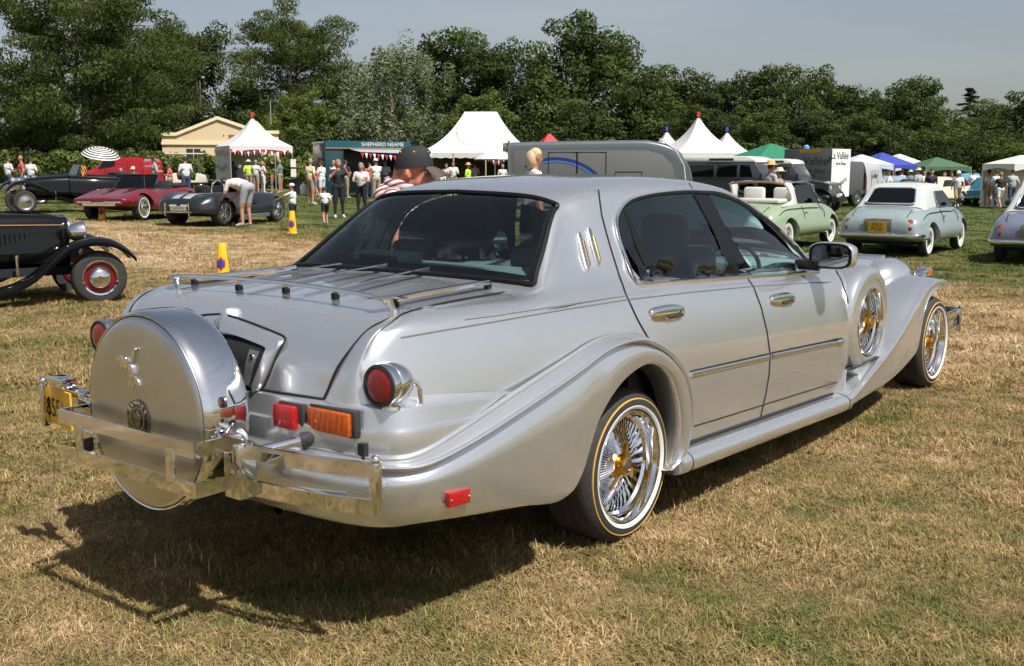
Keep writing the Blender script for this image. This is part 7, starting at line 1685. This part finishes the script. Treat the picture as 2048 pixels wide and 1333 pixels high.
P(668, 51, 'bald man standing by the end of the bar trailer', 1.74, 150, 'stand', 'white', 'denim', 'bald', False)
P(497, 57.5, 'steward in green high-visibility vest and straw hat at the pagoda tent', 1.70, 20, 'stand', 'hiviz', 'khaki', 'brown', hat=('hat', palehat))
P(511, 56.5, 'man in white shirt and khaki shorts at the pagoda tent', 1.72, 340, 'hold', 'white', 'khaki', 'grey')
P(525, 56.8, 'blonde woman in pale pink top and white trousers at the pagoda tent', 1.66, 310, 'hold', 'pink', 'white', 'blond', False, long_hair=True)
P(543, 57, 'bare-chested child in dark shorts by the pagoda tent', 1.10, 90, 'stand', 'red', 'blue', 'brown')
P(560, 57, 'man in blue-grey shirt and pale shorts facing left under the tent edge', 1.76, 75, 'hold', 'teal', 'khaki', 'grey')
P(16, 44, 'man in white shirt with back turned at the far left', 1.66, 330, 'hold', 'white', 'denim', 'brown')
P(43, 45, 'bald man behind the black tourer at the far left', 1.72, 120, 'stand', 'red', 'denim', 'bald')
P(61, 44, 'dark-haired man in white shirt behind the black tourer', 1.64, 350, 'hold', 'white', 'denim', 'dark')
P(309, 44, 'man in grey shirt behind the dark red convertible', 1.76, 300, 'hold', 'grey', 'blue', 'brown')
P(339, 48, 'person in coral red shirt beside the golf buggy', 1.48, 90, 'hold', 'red', 'khaki', 'brown')
P(371, 43, 'man in white shirt holding papers behind the charcoal roadster', 1.78, 40, 'hold', 'white', 'denim', 'dark', False)
P(266, 40, 'person in flat beige cap low behind the dark red convertible', 1.35, 180, 'stand', 'blue', 'denim', 'grey', hat=('cap', palehat))
P(241, 41, 'person in blue shirt crouched under the striped umbrella', 1.30, 200, 'hold', 'blue', 'denim', 'grey')
P(862, 58, 'person in dark top at the left end of the marquee', 1.75, 200, 'stand', 'black', 'denim', 'dark', False)
P(893, 57, 'person in pale shirt in front of the marquee', 1.70, 150, 'hold', 'floral', 'khaki', 'brown')
P(906, 56, 'man in cream patterned shirt at the marquee counter', 1.80, 190, 'hold', 'white', 'khaki', 'brown')
P(936, 52, 'marshal in green high-visibility vest and straw hat at the marquee', 1.70, 250, 'stand', 'hiviz', 'denim', 'brown', hat=('hat', strawm))
P(884, 50, 'seated-height person in white by the silver roof edge near the marquee', 1.35, 150, 'hold', 'white', 'khaki', 'grey')
P(1389, 43, 'man in white tee and blue cap left of the cream-roofed wagon', 1.74, 330, 'hold', 'white', 'denim', 'dark', hat=('cap', capb))
P(1541, 27, 'man in grey tee and orange straw hat behind the mint convertible', 1.78, 290, 'hold', 'grey', 'khaki', 'brown', hat=('hat', strawm))
P(1560, 28.5, 'person in straw hat leaning beside the man in grey tee', 1.62, 60, 'hold', 'khaki', 'khaki', 'brown', hat=('hat', palehat))
P(1780, 47, 'woman in black and white vest right of the delivery van', 1.66, 60, 'hold', 'white', 'black', 'brown')
P(1838, 52, 'man in pale blue shirt and white hat behind the dome tent', 1.78, 30, 'stand', 'grey', 'khaki', 'brown', hat=('hat', palehat))
P(1864, 49, 'man in black tee and trousers among the far cars', 1.76, 170, 'stand', 'black', 'black', 'dark', False)
P(1891, 54, 'woman in white top walking among the far cars', 1.66, 120, 'walk', 'white', 'denim', 'dark', False)
P(1918, 51, 'woman in white top and khaki shorts left of the teal car', 1.68, 170, 'walk', 'white', 'khaki', 'brown', hat=('cap', capw))
P(1980, 52, 'man in pale shirt and shorts left of the pair walking away', 1.78, 20, 'stand', 'white', 'khaki', 'dark')
P(1995, 50, 'man in white shirt half hidden by the woman in black top', 1.76, 20, 'walk', 'white', 'denim', 'dark', False)
P(2004, 48.5, 'woman in black top and white shorts walking away', 1.66, 10, 'walk', 'black', 'white', 'blond')
P(2027, 49.5, 'man in grey shirt and jeans walking away at the right edge', 1.80, 10, 'walk', 'grey', 'denim', 'dark', False)
P(1805, 58, 'far person in dark cap beyond the delivery van', 1.7, 20, 'stand', 'white', 'denim', 'dark', hat=('cap', capd))
P(1822, 60, 'far person in a white sun hat beyond the dome tent', 1.7, 20, 'stand', 'teal', 'denim', 'brown', hat=('hat', palehat))
P(1455, 42.5, 'woman in white top seen through the wagon side windows', 1.7, 100, 'hold', 'white', 'denim', 'brown')
P(1068, 15.8, 'blond person in white vest looking right behind the silver sedan', 1.90, 285, 'stand', 'white', 'denim', 'fair', skin=skin_tan, long_hair=True)
P(690, 50, 'man in dark blue shirt at the bar trailer counter', 1.76, 330, 'hold', 'navy', 'khaki', 'dark')
P(738, 52, 'woman in red top queuing at the bar trailer', 1.66, 20, 'stand', 'red', 'denim', 'brown', False, long_hair=True)
P(770, 54, 'man in white polo shirt at the right end of the bar trailer', 1.78, 350, 'hold', 'white', 'navy', 'grey', False)
P(820, 60, 'person in teal shirt between bar trailer and marquee', 1.72, 120, 'walk', 'teal', 'khaki', 'brown')
P(872, 61, 'woman in pink top under the left end of the marquee', 1.66, 210, 'stand', 'pink', 'white', 'dark', False, long_hair=True)
P(950, 60, 'man in grey shirt under the marquee', 1.76, 30, 'hold', 'grey', 'denim', 'dark', False)
P(1005, 58, 'person in white near the pale parasol', 1.70, 200, 'stand', 'white', 'khaki', 'grey')
P(632, 52, 'boy in red shirt behind the man in pale yellow', 1.45, 60, 'walk', 'red', 'blue', 'dark')
P(466, 59, 'woman in dark dress beside the wall of the pagoda tent', 1.66, 40, 'stand', 'navy', 'navy', 'brown', False, long_hair=True)
P(1948, 60, 'far man in white shirt near the turquoise pickup', 1.76, 20, 'walk', 'white', 'khaki', 'dark')
P(1965, 64, 'far woman in red top near the teal car', 1.66, 200, 'stand', 'red', 'denim', 'brown', False, long_hair=True)
P(1905, 62, 'far man in dark blue by the cream coupe', 1.76, 60, 'stand', 'navy', 'denim', 'dark', False)
P(1850, 63, 'far person in white sun top behind the man in black tee', 1.66, 20, 'stand', 'white', 'white', 'blond', False)
P(1760, 60, 'far person in dark vest by the royal blue canopy', 1.74, 330, 'stand', 'black', 'denim', 'dark', False)
# the man in the cap close behind the car: finer body with a modelled face
p = at(799, 7.15); man = thing('person', 'man in black baseball cap and red striped shirt just behind the silver sedan', 'person', (p.x, p.y, 0), YAW+R(262)); s = 1.045; man.scale = (s, s, s)
stripe = bpy.data.materials.new('striped_shirt'); stripe.use_nodes = True; n = stripe.node_tree; b = n.nodes['Principled BSDF']; b.inputs['Roughness'].default_value = .8
tc = n.nodes.new('ShaderNodeTexCoord'); wv_ = n.nodes.new('ShaderNodeTexWave'); wv_.bands_direction = 'Z'; wv_.inputs['Scale'].default_value = 8.5; wv_.inputs['Distortion'].default_value = 1.2; wv_.inputs['Detail'].default_value = 1
mpn = n.nodes.new('ShaderNodeMapping'); mpn.inputs['Rotation'].default_value = (.5, .35, 0)
rp = n.nodes.new('ShaderNodeValToRGB'); rp.color_ramp.interpolation = 'CONSTANT'; rp.color_ramp.elements[0].color = (.62, .55, .52, 1); rp.color_ramp.elements[1].position = .55; rp.color_ramp.elements[1].color = (.36, .05, .05, 1); q = rp.color_ramp.elements.new(.86); q.color = (.09, .06, .08, 1)
n.links.new(tc.outputs['Object'], mpn.inputs[0]); n.links.new(mpn.outputs[0], wv_.inputs['Vector']); n.links.new(wv_.outputs['Fac'], rp.inputs[0]); n.links.new(rp.outputs[0], b.inputs['Base Color'])
_b0 = bones
def bones(pose):
    B = [q for q in _b0('hold') if q[0] not in ('head', 'nose', 'ear')]
    B += [('head', (-.015,0,1.655), (.02,0,1.665), .096, .094), ('head', (.045,0,1.575), (.06,0,1.60), .066, .062), ('head', (.075,0,1.545), (.085,0,1.55), .036, .034), ('head', (-.045,0,1.60), (-.03,0,1.56), .070, .070), ('nose', (.104,0,1.628), (.130,0,1.600), .012, .018), ('nose', (.112,0,1.562), (.116,0,1.558), .018, .018), ('head', (.088,-.03,1.648), (.088,.03,1.648), .022, .022)]
    for s_ in (-1, 1): B += [('ear', (-.010,s_*.094,1.640), (-.018,s_*.100,1.612), .016, .014), ('ear', (-.004,s_*.093,1.60), (-.002,s_*.091,1.588), .012, .009)]
    sh_ = lambda q: (q[0]+HO[0], q[1], q[2]+HO[2])
    B = [(n_, sh_(a), sh_(b), r0, r1) if n_ in ('head', 'nose', 'ear') else (n_, a, b, r0, r1) for n_, a, b, r0, r1 in B]
    B += [('neck', (-.02,0,1.42), (.05,0,1.50), .082, .080), ('torso', (-.07,-.05,1.40), (-.07,.05,1.40), .09, .09)]
    return B
HO = (.085, 0, -.075)
me = body_mesh('foreground', .010); o = bpy.data.objects.new('body', me); COL.objects.link(o); o.parent = man
for i, m in enumerate((skin_red, stripe, CL['denim'], CL['shoe'], mat('grey_stubble', (.26, .16, .12), .8, var=.2, vscale=60), CL['denim'], stripe, skin_red)): o.material_slots[i].link = 'OBJECT'; o.material_slots[i].material = m
capm = mat('washed_black_cap', (.022, .022, .023), .85, var=.2, vscale=30, bump=.3, bscale=90)
rows = []
for k in range(10):
    u = k/9; z_ = 1.655+.137*math.sin(u*math.pi/2)**.9; r_ = math.cos(u*math.pi/2)**.62
    rows.append([(.008+.122*r_*math.cos(a)+.008*u, .108*r_*math.sin(a), z_+.010*math.cos(a)*(1-u)) for a in np.linspace(0, 6.2832, 36, endpoint=False)])
cp = MB().grid(rows, closev=True).build('cap', capm, man, smooth=60); cp.location = HO
MB().grid([[(.105+.125*u*max(0.05, math.cos(a*.9)), .105*math.sin(a)*(1-.08*u), 1.668-.040*u*u-.016*u-.018*math.sin(a)**2) for a in np.linspace(-1.35, 1.35, 15)] for u in np.linspace(0, 1, 7)]).build('visor', mat('worn_visor', (.075, .055, .045), .85, var=.35, vscale=25), cp, smooth=60)
yst = mat('yellow_stitch', (.65, .45, .05), .7)
for a in (40, 100, 160, 220, 280, 340): MB().sphere((.012+.098*math.cos(R(a)), .086*math.sin(R(a)), 1.752), .006, 8, 6).build('eyelet', yst, cp)
MB().sphere((.010, 0, 1.798), (.010, .010, .006), 10, 6).build('button', capm, cp)
MB().sphere((.118, -.01, 1.725), (.012, .022, .018), 10, 8).build('cap_badge', mat('badge_pale', (.45, .45, .5), .6), cp)
for s_ in (-1, 1):
    e = MB().sphere((.096+HO[0], s_*.034, 1.628+HO[2]), (.012, .015, .010), 10, 8).build('eye', mat('eye_white', (.6, .57, .55), .3), man); MB().sphere((.105+HO[0], s_*.034, 1.628+HO[2]), .005, 8, 6).build('iris', dark, e)
MB().tube(crs([(-.06,-.085,1.485),(.02,-.10,1.475),(.085,-.05,1.455),(.10,0,1.45),(.085,.05,1.455),(.02,.10,1.475),(-.06,.085,1.485),(-.085,0,1.495)], 3, True), .022, 8, closed=True, flat=(1.4, .7)).build('collar', stripe, man)
